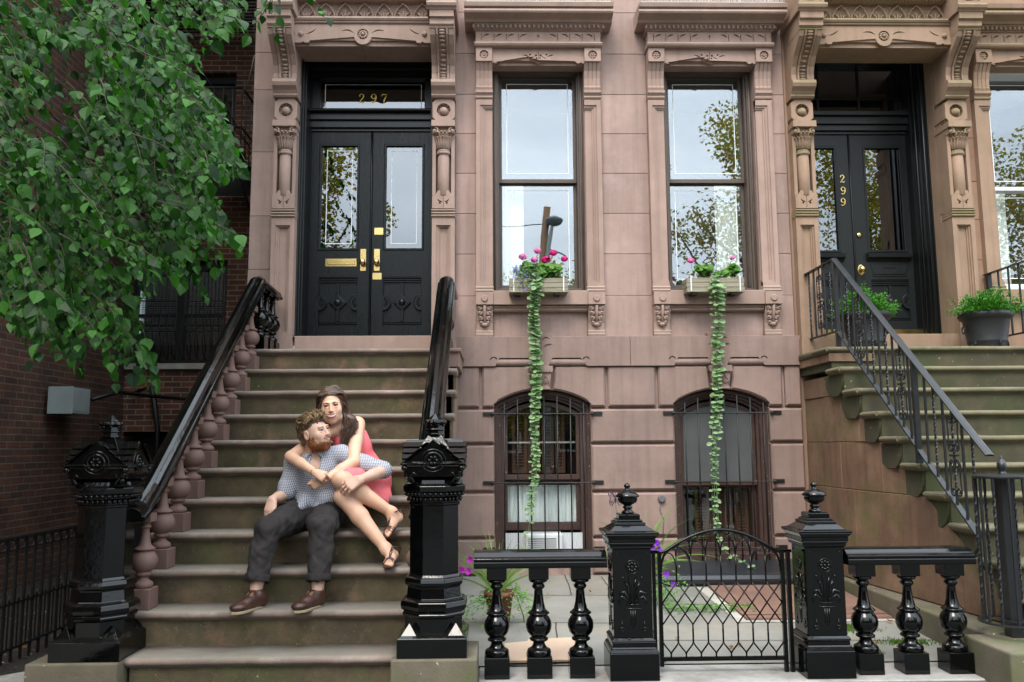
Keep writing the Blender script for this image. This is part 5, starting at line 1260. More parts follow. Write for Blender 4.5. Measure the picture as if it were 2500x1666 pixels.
# gate
GT = thing('iron_gate', 'low black iron gate with arched top and interlaced lattice bars', 'gate', (1.30, -2.80, .04))
gy = -2.80; ga, gb = .925, 1.655
zt_ = .668; zb_ = .075
m = MB()
m.box(ga-.0, ga+.022, gy-.011, gy+.011, .035, zt_); m.box(gb-.022, gb, gy-.011, gy+.011, .0, zt_)
m.tube([(ga+.02, gy, zb_), (gb-.02, gy, zb_)], 0, flat=(.02, .022), up=(0, 1, 0))
arc = [(ga-.045, gy, zt_), (ga+.03, gy, zt_-.002), (ga+.055, gy, zt_+.008)]
n = 22
for i in range(n+1):
    t = i/n; x = ga+.075+(gb-ga-.15)*t; arc.append((x, gy, zt_+.02+.142*math.sin(PI*(.08+.84*t))**.9-.142*math.sin(PI*.08)**.9))
arc += [(gb-.055, gy, zt_+.008), (gb-.03, gy, zt_-.002), (gb+.045, gy, zt_)]
m.tube(arc, .0095, 10)
m.build('gate_frame', M['gate'], GT)
m = MB(); m.box(ga-.034, ga-.014, gy-.013, gy+.013, -.0, zt_); m.tube([(ga-.05, gy, zt_), (ga, gy, zt_)], .008, 6); m.build('gate_jamb', M['gate'], GT)
m = MB(); m.box(gb+.012, gb+.034, gy-.013, gy+.013, .0, zt_); m.build('gate_jamb', M['gate'], GT)
nb = 7; dxg = (gb-ga-.044)/(nb+1); gx = [ga+.022+dxg*(i+1) for i in range(nb)]
def archz(x):
    for p, q in zip(arc, arc[1:]):
        if p[0] <= x <= q[0]: t = (x-p[0])/(q[0]-p[0]); return p[2]*(1-t)+q[2]*t
    return zt_
m = MB(); r = .0042
zl0, zl1 = .265, .50                                         # lattice zone
def clampx(x): return min(max(x, ga+.022), gb-.022)
allx = [ga+.022+dxg*i for i in range(nb+2)]
for i, x in enumerate(allx):
    inner = 0 < i < nb+1
    if inner: m.tube([(x, gy, zl1), (x, gy, archz(x)-.07 if False else zt_-.02)], r*1.25, 7)
    # lattice diagonals over two bays, each way
    for s in (-1, 1):
        if inner or (i == 0 and s > 0) or (i == nb+1 and s < 0):
            j = i+2*s
            xe = allx[j] if 0 <= j <= nb+1 else None
            if xe is not None: m.tube([(x, gy+s*.004, zl1), (xe, gy+s*.004, zl0)], r, 6)
            else:
                if 0 <= i+s <= nb+1: m.tube([(x, gy+s*.004, zl1), (allx[i+s], gy+s*.004, (zl0+zl1)/2)], r, 6)
                if 0 <= i+s <= nb+1: m.tube([(allx[i], gy-s*.004, zl0), (allx[i+s], gy-s*.004, (zl0+zl1)/2)], r, 6)
    if inner:
        m.tube([(x, gy, zl0), (x, gy, .165)], r*1.25, 7)
    for s in (-1, 1):
        if 0 <= i+s <= nb+1:
            xm = x+s*dxg/2; m.tube([(x, gy, .165), (x+s*.008, gy, .15), (x+s*dxg*.3, gy, .128), (xm-s*.004, gy, .112), (xm, gy, .10), (xm, gy, zb_)], r*1.1, 6)
# pointed/round arches on top, following the arched rail
for i in range(nb+1):
    for (a, b) in (((allx[i-1] if i > 0 else None), allx[i+1]),):
        if a is None: continue
        xm = (a+b)/2; top = min(archz(xm)-.012, zt_+.115); base = zt_-.03 if 1 < i < nb else zt_-.10
        if base < top-.03:
            P_ = [(a, gy, base)]
            for k in range(1, 12): t = PI*k/12; P_.append((xm-(b-a)/2*math.cos(t), gy, base+(top-base)*math.sin(t)**.75))
            P_.append((b, gy, base)); m.tube(P_, r*.95, 6)
for i, x in enumerate(allx[1:-1]): m.tube([(x, gy, zt_-.03), (x, gy, min(archz(x)-.01, zt_+.03 if i in (0, 6) else zt_+.06))], r*1.2, 6)
for a, b in ((allx[0], allx[1]), (allx[-2], allx[-1]), (allx[0], allx[2]), (allx[-3], allx[-1])):
    xm = (a+b)/2; top = archz(xm)-.02; base = zt_-.12
    m.tube([(a, gy, base)]+[(xm-(b-a)/2*math.cos(PI*k/10), gy, base+(top-base)*math.sin(PI*k/10)**.8) for k in range(1, 10)]+[(b, gy, base)], r*.9, 6)
m.build('lattice', M['gate'], GT)

# ================================================================= area floor things
m = MB(); m.box(1.755, 2.80, -1.66, -.60, area_z(-1.0)-.01, area_z(-1.66)+.062); 
for y in (-1.64, -1.30, -.95): m.box(1.77, 2.79, y, y+.33, .07, .118)
hz = lambda y: area_z(y)
m = MB(); m.add([(1.76, -1.66, hz(-1.66)+.018), (2.79, -1.66, hz(-1.66)+.018), (2.79, -.58, hz(-.58)+.018), (1.76, -.58, hz(-.58)+.018), (1.76, -1.66, hz(-1.66)-.01), (2.79, -1.66, hz(-1.66)-.01), (2.79, -.58, hz(-.58)-.01), (1.76, -.58, hz(-.58)-.01)], [(0, 1, 2, 3), (0, 4, 5, 1), (1, 5, 6, 2), (2, 6, 7, 3), (3, 7, 4, 0)])
for y in (-1.58,): m.add([(1.76, y, hz(y)+.0225), (2.79, y, hz(y)+.0225), (2.79, -.6, hz(-.6)+.0225), (1.90, -.6, hz(-.6)+.0225), (1.90, y+.06, hz(y)+.023), (1.80, y+.02, hz(y)+.0226)], [(0, 1, 2, 3, 4, 5)])
m.build('cellar_hatch', M['rust'], label='rusty steel cellar hatch cover set in the paving behind the gate', cat='hatch')
m = MB(); m.slab(rect(0, 0, 1, 1), 0, 0) if False else None
def kerbpoly(pts, dz): m.add([(x, y, hz(y)+dz) for x, y in pts], [tuple(range(len(pts)))])
kerbpoly([(1.68, -1.72), (2.85, -1.72), (2.85, -1.665), (1.755, -1.665), (1.755, -.60), (1.66, -.60)], .0042); m.build('concrete_border', M['concrete'], kind='structure')
m = MB()                                                    # joints between the flagstones
for (xa, ya, xb, yb) in ((-.3, -1.62, 1.0, -1.70), (.35, -2.6, .42, -1.66), (1.0, -2.6, .93, -.1), (-.3, -.78, .95, -.84), (.2, -1.64, .16, -.8), (1.02, -2.14, 2.8, -2.2), (1.9, -2.6, 1.95, -2.18), (1.0, -1.2, 1.7, -1.16), (.6, -.82, .62, 0)):
    d = Vector((xb-xa, yb-ya)).normalized(); nx_, ny_ = -d.y*.004, d.x*.004
    pp = [(xa+(xb-xa)*t/6+rnd.uniform(-.006, .006), ya+(yb-ya)*t/6+rnd.uniform(-.006, .006)) for t in range(7)]
    for (x0, y0), (x1, y1) in zip(pp, pp[1:]): m.add([(x0-nx_, y0-ny_, hz(y0)+.0035), (x1-nx_, y1-ny_, hz(y1)+.0035), (x1+nx_, y1+ny_, hz(y1)+.0035), (x0+nx_, y0+ny_, hz(y0)+.0035)], [(0, 1, 2, 3)])
m.build('paving_joints', M['soil'], kind='structure')
m = MB(); m.extr([(-.02, .10), (-.52, .10), (-.555, .125), (-.56, .16), (-.545, .19), (-.50, .205), (-.02, .255)], 1.30, 2.79, smooth=False); m.build('window_well_cover', mat('black_rubber', (.018, .02, .024), .3, bump=.0006, bscale=60), label='black rounded step along the wall under the barred window behind the gate', cat='step', bev=.006, seg=2)
m = MB(); cz = hz(-2.3)
m.add([(.06, -2.62, cz+.012), (.47, -2.60, cz+.010), (.50, -2.20, cz+.05), (.20, -2.22, cz+.045), (.195, -2.27, cz+.045), (.05, -2.30, cz+.04)], [(0, 1, 2, 3, 4, 5)]); m.add([(.06, -2.62, cz+.006), (.47, -2.60, cz+.004), (.50, -2.20, cz+.044), (.20, -2.22, cz+.039), (.195, -2.27, cz+.039), (.05, -2.30, cz+.034)], [(0, 1, 2, 3, 4, 5)])
m.add([(.055, -2.625, cz+.011), (.475, -2.605, cz+.011), (.475, -2.60, cz-.0), (.055, -2.62, cz-.0)], [(0, 1, 2, 3)])
m.build('cardboard', M['card'], label='flattened cardboard sheet lying on the paving behind the left balustrade', cat='cardboard')
m = MB(); m.lathe([(.03, 0), (.03, -.02), (.024, -.028)], (0, 0, 0), 8, axis='y', rot=PI/8, smooth=False)
p = A(1520, 1146, -.045); m = MB(); m.lathe([(.034, 0), (.034, -.018), (.028, -.026)], (p.x, -.044, p.z), 12, axis='y', smooth=False); m.tube([(p.x, -.05, p.z-.02), (p.x-.02, -.05, p.z-.1), (p.x+.015, -.05, p.z-.18), (p.x, -.048, p.z-.4)], .003, 5); m.build('wall_vent', M['plasticd'], label='small dark round outlet cover with a thin cord on the basement wall', cat='outlet')

# ================================================================= brick building at left
HB = thing('brick_house', 'dark red brick building set back behind the tree at left', 'brick building', (-4.3, 2.2, 0))
YB = 2.2; XS = -4.35
w1 = rect(-4.33+.0, 2.26, -3.20, 3.50); w2 = rect(-4.0, 4.62, -3.17, 5.86)
m = MB(); m.slab([(-4.35, -.3), (-2.2, -.3), (-2.2, 9.2), (-4.35, 9.2)], YB+.25, YB, holes=[rect(-4.34, 2.26, -3.20, 3.50)[::-1], rect(-4.0, 4.62, -3.17, 5.86)[::-1], rect(-4.34, -.1, -3.3, 1.47)[::-1]]); m.build('front_wall', M['brick_x'], HB)
m = MB(); m.slab(rect(-2.31, -.02, -2.2, 7.5), YB, .2) ; 
m = MB(); m.add([(XS, -6.5, -.3), (XS, YB+.2, -.3), (XS, YB+.2, 9.2), (XS, -6.5, 9.2), (XS-.3, -6.5, -.3), (XS-.3, YB+.2, -.3), (XS-.3, YB+.2, 9.2), (XS-.3, -6.5, 9.2)], [(0, 1, 2, 3), (7, 6, 5, 4), (0, 4, 5, 1), (1, 5, 6, 2), (2, 6, 7, 3), (3, 7, 4, 0)]); m.build('side_wall', M['brick_y'], HB)
m = MB(); m.add([(-2.305, .22, -.2), (-2.305, YB+.2, -.2), (-2.305, YB+.2, 9.2), (-2.305, .22, 9.2)], [(0, 1, 2, 3)]); m.box(-2.27, 6.4, .3, 3.0, 9.1, 9.15); m.build('party_wall', M['brick_y'], HB)
m = MB(); m.box(-4.34, -3.14, YB-.06, YB+.1, 2.19, 2.26); m.build('window_ledge', M['concrete'], HB, bev=.004)
def dwin(x0, x1, z0, z1, blinds, n=2):
    f = MB(); y = YB+.10
    f.box(x0, x0+.05, y, y+.08, z0, z1); f.box(x1-.05, x1, y, y+.08, z0, z1); f.box(x0, x1, y+.001, y+.08, z1-.10, z1); f.box(x0, x1, y+.001, y+.08, z0, z0+.05)
    xm = (x0+x1)/2
    if n == 2: f.box(xm-.04, xm+.04, y-.005, y+.08, z0, z1)
    zmid = (z0+z1)/2-.03; f.box(x0, x1, y+.01, y+.07, zmid-.02, zmid+.02)
    fo = f.build('window_frame', M['oldiron'], HB)
    g = MB(); g.box(x0, x1, y+.04, y+.044, z0, z1); g.build('window_pane', M['glass_d'], fo)
    if blinds:
        b = MB()
        for xa, xb in ((x0+.06, xm-.05), (xm+.05, x1-.06)):
            z = z1-.12
            while z > z0+.25: b.add([(xa, y+.10, z), (xb, y+.10, z), (xb, y+.118, z+.016), (xa, y+.118, z+.016)], [(0, 1, 2, 3)]); z -= .028
        b.build('blinds', M['blind'], HB)
    r = MB(); r.box(x0, x1, y+.35, y+.4, z0, z1); r.build('dark_interior', M['room'], HB)
dwin(-4.34, -3.20, 2.26, 3.50, True); dwin(-4.0, -3.17, 4.62, 5.86, False, 1)
r = MB(); r.box(-4.345, -3.25, YB+.252, YB+.30, -.3, 1.50); r.build('cellar_dark_panel', M['room'], HB)  # black panel close behind the wall opening, stands in for the cellar's darkness
m = MB()                                                    # bellied window bars of the lower window
for i in range(13):
    x = -4.30+1.08*i/12; m.tube([(x, YB-.02, 2.30), (x, YB-.14, 2.36), (x, YB-.18, 2.50), (x, YB-.10, 2.68), (x, YB-.05, 2.84), (x, YB-.05, 3.4)], .007, 5)
for z, y in ((2.70, YB-.09), (3.0, YB-.05), (3.38, YB-.05)): m.tube([(-4.33, y, z), (-3.19, y, z)], .007, 5)
m.build('window_bars', M['oldiron'], HB)
# fire escape
FE = thing('fire_escape', 'black iron fire escape with slatted platforms on the brick wall behind the leaves', 'fire escape', (-3.6, 1.7, 4.3))
for z, xa, xb in ((4.28, -4.3, -2.75), (6.35, -4.3, -2.6)):
    m = MB()
    for i in range(14): y = YB-.08-.075*i; m.box(xa, xb, y, y+.035, z, z+.012)
    for x in (xa, xb, (xa+xb)/2): m.box(x-.012, x+.012, YB-1.1, YB, z-.05, z-.001)
    m.box(xa, xb, YB-1.11, YB-1.09, z-.055, z+.02); m.build('platform', M['oldiron'], FE)
    m = MB()
    for zz in (.45, .9): m.tube([(xa, YB, z+zz), (xa, YB-1.1, z+zz), (xb, YB-1.1, z+zz), (xb, YB, z+zz)], .014, 6)
    for i in range(16): x = xa+(xb-xa)*i/15; m.tube([(x, YB-1.1, z), (x, YB-1.1, z+.9)], .007, 5)
    for i in range(8): y = YB-1.1*i/7; m.tube([(xb, y, z), (xb, y, z+.9)], .007, 5)
    m.build('guard_rail', M['oldiron'], FE)
    for x in (xa+.1, xb-.02): m = MB(); m.tube([(x, YB-1.1, z-.03), (x, YB-.02, z-.75)], .016, 6); m.build('brace', M['oldiron'], FE)
m = MB()
for y in (YB-.75, YB-.35): m.tube([(-2.75, y, 4.3), (-4.1, y, 6.35)], 0, flat=(.06, .012), up=(0, 1, 0))
for i in range(9): t = (i+.5)/9; x, z = -2.75-1.35*t, 4.3+2.05*t; m.box(x-.09, x+.07, YB-.75, YB-.35, z, z+.012)
m.build('stair', M['oldiron'], FE)
# meter box
m = MB()
p0 = A(110, 948, .45); p1 = A(165, 948, .45); z0, z1 = 1.615, A(140, 890, .45).z
m.box(p0.x, p1.x, .45, .80, z0, z1); m.box(p0.x-.005, p1.x+.006, .44, .448, z0-.005, z1+.006); m.box(p1.x-.0, p1.x+.004, .47, .78, z0+.02, z1-.02)
MBX = m.build('utility_box', M['greybox'], label='pale grey metal utility box on the brick side wall', cat='utility box', bev=.004)
m = MB(); m.tube([(p1.x+.02, .8, z1-.1), (p1.x+.1, 1.2, z1-.0), (p1.x+.3, 1.7, z1-.02), (-3.6, 2.12, 1.84), (-2.9, 2.1, 1.70), (-2.35, 1.8, 1.62)], .022, 6); m.tube([(-4.2, 2.1, 1.9), (-4.0, 2.12, 2.0), (-3.9, 2.1, 1.5), (-3.9, 2.1, 0)], .03, 6)
m.build('pipes', M['oldiron'], label='black cables and pipe running over the alley brick wall', cat='pipes')
m = MB(); m.tube([(-2.36, 1.9, 5.9), (-2.50, 1.5, 5.4), (-2.8, 1.0, 4.8)], .006, 5)
a = A(585, 128, .3); b = A(545, 235, 1.2); m = MB(); m.tube([a, a*.6+b*.4+Vector((.02, 0, -.05)), b], .0055, 5); m.build('white_cable', M['whiteframe'], label='thin white cable hanging between brick wall and brownstone edge', cat='cable')
# overhead wires
m = MB()
for k, (u0, v0, u1, v1, u2, v2) in enumerate(((300, -40, 440, 180, 575, 340), (330, -40, 470, 170, 578, 345), (250, 0, 400, 190, 577, 355), (60, 200, 260, 420, 430, 560))):
    pts = [A(u0, v0, -2.5), A(u1, v1, -.6), A(u2, v2, .9)]
    q = [pts[0]*(1-t)**2+pts[1]*2*t*(1-t)+pts[2]*t*t for t in [i/14 for i in range(15)]]; m.tube(q, .005, 5)
m.build('overhead_wires', M['oldiron'], label='bundle of dark service wires sagging towards the brownstone corner', cat='wires')
# old iron fence at left
FL = thing('iron_fence', 'low old iron picket fence with small ring ornaments in the left alley', 'fence', (-2.85, -2.6, .0))
XF = -2.85
m = MB()
for z, w_ in ((.757, .022), (.375, .014), (.115, .016)): m.box(XF-w_/2, XF+w_/2, -4.4, -1.70, z-.006, z+.006)
m.build('rails', M['oldiron'], FL)
for i in range(28):
    y = -1.75-.10*i
    m = MB(); m.box(XF-.007, XF+.007, y-.007, y+.007, .02, .755); m.build('picket', M['oldiron'], FL)
for i in range(28):
    y = -1.80-.10*i
    m = MB(); rg = [(XF, y+.034*math.cos(t), .715+.03*math.sin(t)) for t in [2*PI*k/12 for k in range(12)]]; m.tube(rg, .005, 5, closed=True)
    m.sphere((XF, y-.017, .69), .011, 6, 4); m.sphere((XF, y+.017, .69), .011, 6, 4); m.build('ring', M['oldiron'], FL)
    m = MB(); m.box(XF-.004, XF+.004, y-.0035, y+.0035, .115, .375); m.tube([(XF, y, .375), (XF, y, .42)], [.008, .002], 5); m.build('short_picket', M['oldiron'], FL)
g = MB(); n = 26; vs = []
for i in range(n+1):
    for j in range(n+1):
        x = -4.6+(-2.1+4.6)*i/n; y = -4.2+(2.2+4.2)*j/n; vs.append((x, y, .03+mnoise.noise(Vector((x*3, y*3, 0)))*.04+(.0 if y > -2.9 else -.0)))
g.add(vs, [(i*(n+1)+j, (i+1)*(n+1)+j, (i+1)*(n+1)+j+1, i*(n+1)+j+1) for i in range(n) for j in range(n)], smooth=True)
g.build('earth_bed', M['mulch'], kind='structure')
g = MB(); g.add([(-3.6, -5, .012), (-2.35, -5, .012), (-2.35, -2.82, .012), (-2.42, -2.82, .012), (-2.9, -3.3, .012)], [(0, 1, 2, 3, 4)])
for i in range(len(g.v)): g.v[i] = (g.v[i][0], g.v[i][1], .085)
g.build('pavement_corner', M['sidewalk'], kind='structure')
# ================================================================= trees, street opposite (seen in the glass)
def proj(p):
    d = Vector(p)-CAM; z = d.dot(_f)
    if z <= .05: return (-9999, -9999)
    return ((1250+FPX*d.dot(_r2)/z)/1.0625, (833-FPX*d.dot(_u2)/z)/1.0625)
def leaf(m, p, d, up, l, w_, fold=.25, simple=False, droop=0.0):
    # pointed oval leaf: base p, direction d, upper side up
    d = d.normalized(); s = d.cross(up)
    if s.length < 1e-4: s = d.orthogonal()
    s.normalize(); n = s.cross(d)
    if simple:
        m.add([p, p+d*l*.45+s*w_*.5+n*w_*fold*.5, p+d*l, p+d*l*.45-s*w_*.5+n*w_*fold*.5], [(0, 1, 2, 3)]); return
    pr = ((0, .0), (.18, .36), (.42, .5), (.68, .34), (.88, .12), (1, 0))
    mid = [p+d*l*t-n*droop*l*t*t for t, _ in pr]
    vs = list(mid)
    for sg in (1, -1):
        for (t, ww), q in zip(pr[1:-1], mid[1:-1]): vs.append(q+s*sg*w_*ww+n*w_*fold*ww)
    fs = []
    for b in (6, 10):
        fs += [(0, 1, b), (1, 2, b+1, b), (2, 3, b+2, b+1), (3, 4, b+3, b+2), (4, 5, b+3)]
    m.add(vs, fs, smooth=False)
def inpoly(x, y, P):
    c = False; n = len(P)
    for i in range(n):
        x1, y1 = P[i]; x2, y2 = P[i-1]
        if (y1 > y) != (y2 > y) and x < (x2-x1)*(y-y1)/(y2-y1)+x1: c = not c
    return c
TR = thing('street_tree', 'leafy green tree whose hanging branches fill the upper left in front of the brick alley', 'tree', (-3.9, -6.6, 0))
m = MB()
def limb(m, pts, r0, r1, n=9):
    P = [Vector(p) for p in pts]; q = []
    for i in range(len(P)-1):
        for k in range(5):
            t = k/5; q.append(P[i]*(1-t)+P[i+1]*t+Vector((rnd.uniform(-1, 1), rnd.uniform(-1, 1), rnd.uniform(-1, 1)))*r0*.12)
    q.append(P[-1]); L_ = len(q)-1; m.tube(q, [r0+(r1-r0)*i/L_ for i in range(L_+1)], n)
limb(m, [(-3.9, -6.6, 0), (-3.85, -6.5, 2.2), (-3.7, -6.2, 4.2), (-3.6, -5.6, 6.2)], .17, .09)
m.build('trunk', M['bark'], TR)
m = MB()
for pts, r0 in (([(-3.75, -6.3, 3.6), (-3.3, -5.0, 5.4), (-2.6, -3.4, 5.9), (-1.9, -2.2, 5.3)], .07), ([(-3.7, -6.2, 4.2), (-3.9, -4.2, 5.4), (-4.0, -2.2, 5.4)], .07), ([(-3.8, -6.4, 3.0), (-3.6, -5.3, 4.0), (-2.9, -4.2, 4.3), (-2.3, -3.6, 3.9)], .05), ([(-3.8, -6.4, 3.3), (-4.1, -5.2, 3.9), (-3.8, -3.8, 3.7)], .05)): limb(m, pts, r0, .012)
m.build('limbs', M['bark'], TR)
POLY = [(-60, -60), (565, -60), (548, 25), (515, 75), (455, 110), (440, 165), (500, 215), (512, 275), (540, 325), (545, 390), (505, 400), (470, 385), (490, 450), (545, 520), (560, 555), (500, 540), (430, 520), (405, 560), (430, 610), (410, 625), (350, 590), (330, 650), (312, 690), (290, 650), (262, 700), (270, 760), (300, 830), (262, 820), (215, 770), (160, 800), (130, 790), (60, 760), (-60, 800)]
HOLES = [(330, 40, 24), (380, 330, 22), (300, 470, 22), (60, 250, 26), (140, 150, 60), (120, 240, 34), (430, 60, 26), (210, 330, 28), (60, 420, 20), (250, 580, 22)]
mt = MB(); tw = MB(); rt = random.Random(11); cnt = 0
def twig(start, dirn, length, lsz, check=True, mleaf=None, simple=False, dens=.032):
    global cnt
    p = Vector(start); d = Vector(dirn).normalized(); path = [p.copy()]; n = max(4, int(length/dens)); side = 1
    for i in range(n):
        d = (d+Vector((rt.uniform(-.16, .16), rt.uniform(-.16, .16), rt.uniform(-.18, .10)-.012*i*.4))).normalized(); p = p+d*dens
        u, v = proj(p)
        if check and (not inpoly(u, v, POLY) or any((u-a)**2+(v-b)**2 < r*r and rt.random() < .75 for a, b, r in HOLES)):
            if rt.random() < .7: break
        path.append(p.copy()); side = -side
        sd = d.cross(Vector((0, 0, 1))).normalized()
        ld = (d*.5+sd*side*rt.uniform(.3, 1)+Vector((rt.uniform(-.3, .3), rt.uniform(-.6, .3), rt.uniform(-1.1, -.1)))).normalized()
        upv = Vector((rt.uniform(-.5, .5), rt.uniform(-1.0, -.0), rt.uniform(.3, 1))).normalized()
        s = lsz*rt.choice((.6, .75, .9, 1, 1.15, 1.45))*rt.uniform(.9, 1.1)*(1 if i < n-4 else .75)
        leaf(mleaf or mt, p+ld*.012, ld, upv, s, s*.78, fold=rt.uniform(.1, .4), simple=simple, droop=rt.uniform(0, .3)); cnt += 1
    if len(path) > 2: tw.tube(path, [.0032*(1-.8*i/len(path)) for i in range(len(path))], 4)
for _ in range(760):
    for t_ in range(30):
        u, v = rt.uniform(-60, 545), rt.uniform(-80, 700)
        if inpoly(u, v, POLY) and (v < 560 or rt.random() < .5): break
    Y = rt.choice([-4.3, -3.9, -3.4, -2.9, -2.3, -1.7, -1.2])+rt.uniform(-.25, .25)
    st = A(u, v, Y); twig(st, (rt.uniform(.2, 1), rt.uniform(-.4, .5), rt.uniform(-.75, -.1)), rt.uniform(.25, .75), .050 if Y < -2.6 else .056, dens=.026)
# long pendulous twigs that shape the outline
for (u, v, Y, dx, dz, ln) in ((250, 640, -3.9, .6, -.75, .55), (310, 510, -3.6, .85, -.35, .55), (365, 470, -3.6, .85, -.34, .45), (60, 620, -4.3, .7, -.75, .5), (140, 640, -4.2, .75, -.8, .45), (200, 600, -4.0, .6, -.7, .6), (370, 290, -3.3, .8, -.45, .5), (350, 210, -3.2, .8, -.5, .5), (20, 560, -4.4, .5, -.8, .5), (310, 585, -3.8, .7, -.3, .28), (120, 560, -4.3, .4, -.9, .5), (230, 700, -4.2, .55, -.75, .3)):
    for q in range(2): twig(A(u+q*14, v-q*10, Y), (dx, rt.uniform(-.1, .1), dz), ln, .066, check=False)
# two small twigs in front of the brownstone, at the top
for (u, v, dx, dz, ln) in ((625, -40, .12, -1, .34), (640, -35, -.15, -1, .30), (690, -20, .75, -.55, .20), (618, -30, -.2, -1, .16)): twig(A(u, v, -3.9), (dx, 0, dz), ln, .058, check=False, dens=.04)
mt.build('crown', M['leaf'], TR); tw.build('twigs', M['twig'], TR, kind='stuff')
# upper crown out of the picture: it shades the alley
mc = MB(); r3 = random.Random(4)
for _ in range(5200):
    c = r3.choice([(-4.2, -4.0, 7.4, 1.6), (-3.2, -2.4, 7.6, 1.5), (-4.6, -1.6, 7.8, 1.7), (-3.6, 0, 8.2, 1.6), (-2.9, .9, 8.4, 1.2), (-4.6, 1.2, 8.6, 1.4), (-5.2, -3.5, 6.2, 1.2), (-4.9, -5.6, 5.5, 1.2)])
    while True:
        q = Vector((r3.uniform(-1, 1), r3.uniform(-1, 1), r3.uniform(-1, 1)))
        if q.length < 1: break
    p = Vector(c[:3])+q*c[3]
    if proj(p)[1] > -30 and proj(p)[0] > -30: continue
    leaf(mc, p, Vector((r3.uniform(-1, 1), r3.uniform(-1, 1), r3.uniform(-1, .2))), Vector((r3.uniform(-1, 1), r3.uniform(-1, 1), 1)), .16, .14, simple=True)
mc.build('upper_crown', M['leaf'], TR)

# street and what stands across it
g = MB(); g.box(-60, 60, -17.5, -10.0, -.19, -.16); g.build('road', mat('asphalt', (.05, .05, .05), .85, var=.2, vscale=6, bump=.004, bscale=90), kind='structure')
for o_ in [o for o in bpy.data.objects if o.name == 'sidewalk']: bpy.data.objects.remove(o_)
g = MB(); g.box(-60, 60, -10.0, 3.5, -.3, -.012); g.build('sidewalk', mat('darkened_sidewalk', (.085, .085, .08), .8, var=.3, vscale=3, bump=.002, bscale=60), kind='structure', bev=.02)  # out-of-view sidewalk coloured dark to cut its reflection in the black ironwork
g = MB(); g.box(-60, 60, -60, -17.5, -.3, -.02); g.build('far_pavement', M['plinth'], kind='structure')
def far_tree(x, y, h, w_, n, label, seed):
    T = thing('street_tree', label, 'tree', (x, y, -.02), 'street trees across the road, mirrored in the windows'); r = random.Random(seed)
    m = MB(); m.tube([(x, y, -.02), (x+.1, y, h*.2), (x-.1, y+.1, h*.45), (x, y, h*.75)], [.22, .18, .13, .05], 9)
    for q in range(7): a = r.uniform(0, 6.3); z = h*r.uniform(.25, .6); m.tube([(x, y, z), (x+math.cos(a)*w_*.3, y+math.sin(a)*w_*.3, z+h*.12), (x+math.cos(a)*w_*.42, y+math.sin(a)*w_*.42, z+h*.22)], [.07, .045, .02], 6)
    m.build('trunk', M['bark'], T)
    m = MB(); cl = [(x+r.gauss(0, w_*.22), y+r.gauss(0, w_*.22), h*r.uniform(.32, .93), r.uniform(.6, 1.25)) for _ in range(46)]
    cl = [(a, b, c, d*(1.15-.55*max(0, (c/h-.55)))) for a, b, c, d in cl]
    for _ in range(int(n*2.6)):
        c = r.choice(cl); q = Vector((r.gauss(0, 1), r.gauss(0, 1), r.gauss(0, .8))); q = q.normalized()*c[3]*r.random()**.4
        leaf(m, Vector(c[:3])+q, Vector((r.uniform(-1, 1), r.uniform(-1, 1), r.uniform(-1, .3))), Vector((r.uniform(-1, 1), r.uniform(-1, 1), 1)), r.uniform(.10, .17), .11, simple=True)
    m.build('crown', M['leaf_far'], T)
far_tree(8.4, -17.9, 12.6, 6.0, 7500, 'tall yellow-green street tree mirrored in the right parlour window', 1)
far_tree(12.6, -18.4, 11.5, 6.0, 6000, 'broad street tree mirrored in the glass of door 299', 2)
far_tree(17.5, -17.6, 12.0, 6.0, 4500, 'street tree mirrored in the window at far right', 3)
far_tree(-6.6, -18.0, 12.0, 5.0, 6000, 'street tree mirrored in the left leaf of door 297', 4)
far_tree(1.9, -21.0, 7.2, 4.5, 4500, 'small street tree mirrored behind the geraniums', 5)
far_tree(-13, -18.5, 12.5, 7, 4500, 'street tree mirrored in the black newel post', 6)
fb = mat('far_brick', (.10, .045, .032), .9, var=.3, vscale=2)
for k, (xa, xb, h, lb) in enumerate(((-26, -11, 7.6, 'plain brick row house across the road behind the tall trees at left'), (-10.8, -1, 6.6, 'low brick row house across the road'), (-.8, 8, 5.9, 'low row house across the road mirrored in the basement windows'), (8.2, 26, 7.8, 'plain brick row house across the road behind the tall trees at right'))):
    B = thing('row_house', lb, 'row house', ((xa+xb)/2, -26, -.02), 'row houses across the road')
    m = MB(); m.box(xa, xb, -32, -25, -.02, h); m.build('walls', fb, B); m = MB(); m.box(xa-.1, xb+.1, -25.3, -24.8, h-.4, h+.05); m.build('cornice', M['oldiron'], B)
    x = xa+.8
    while x < xb-1.4:
        for z in (1.0, 4.0):
            m = MB(); m.box(x, x+1.0, -24.99, -24.9, z, z+1.7); m.build('window', M['whiteframe'], B); m = MB(); m.box(x+.1, x+.9, -24.895, -24.885, z+.1, z+1.6); m.build('window', M['room'], B)
        x += 2.4
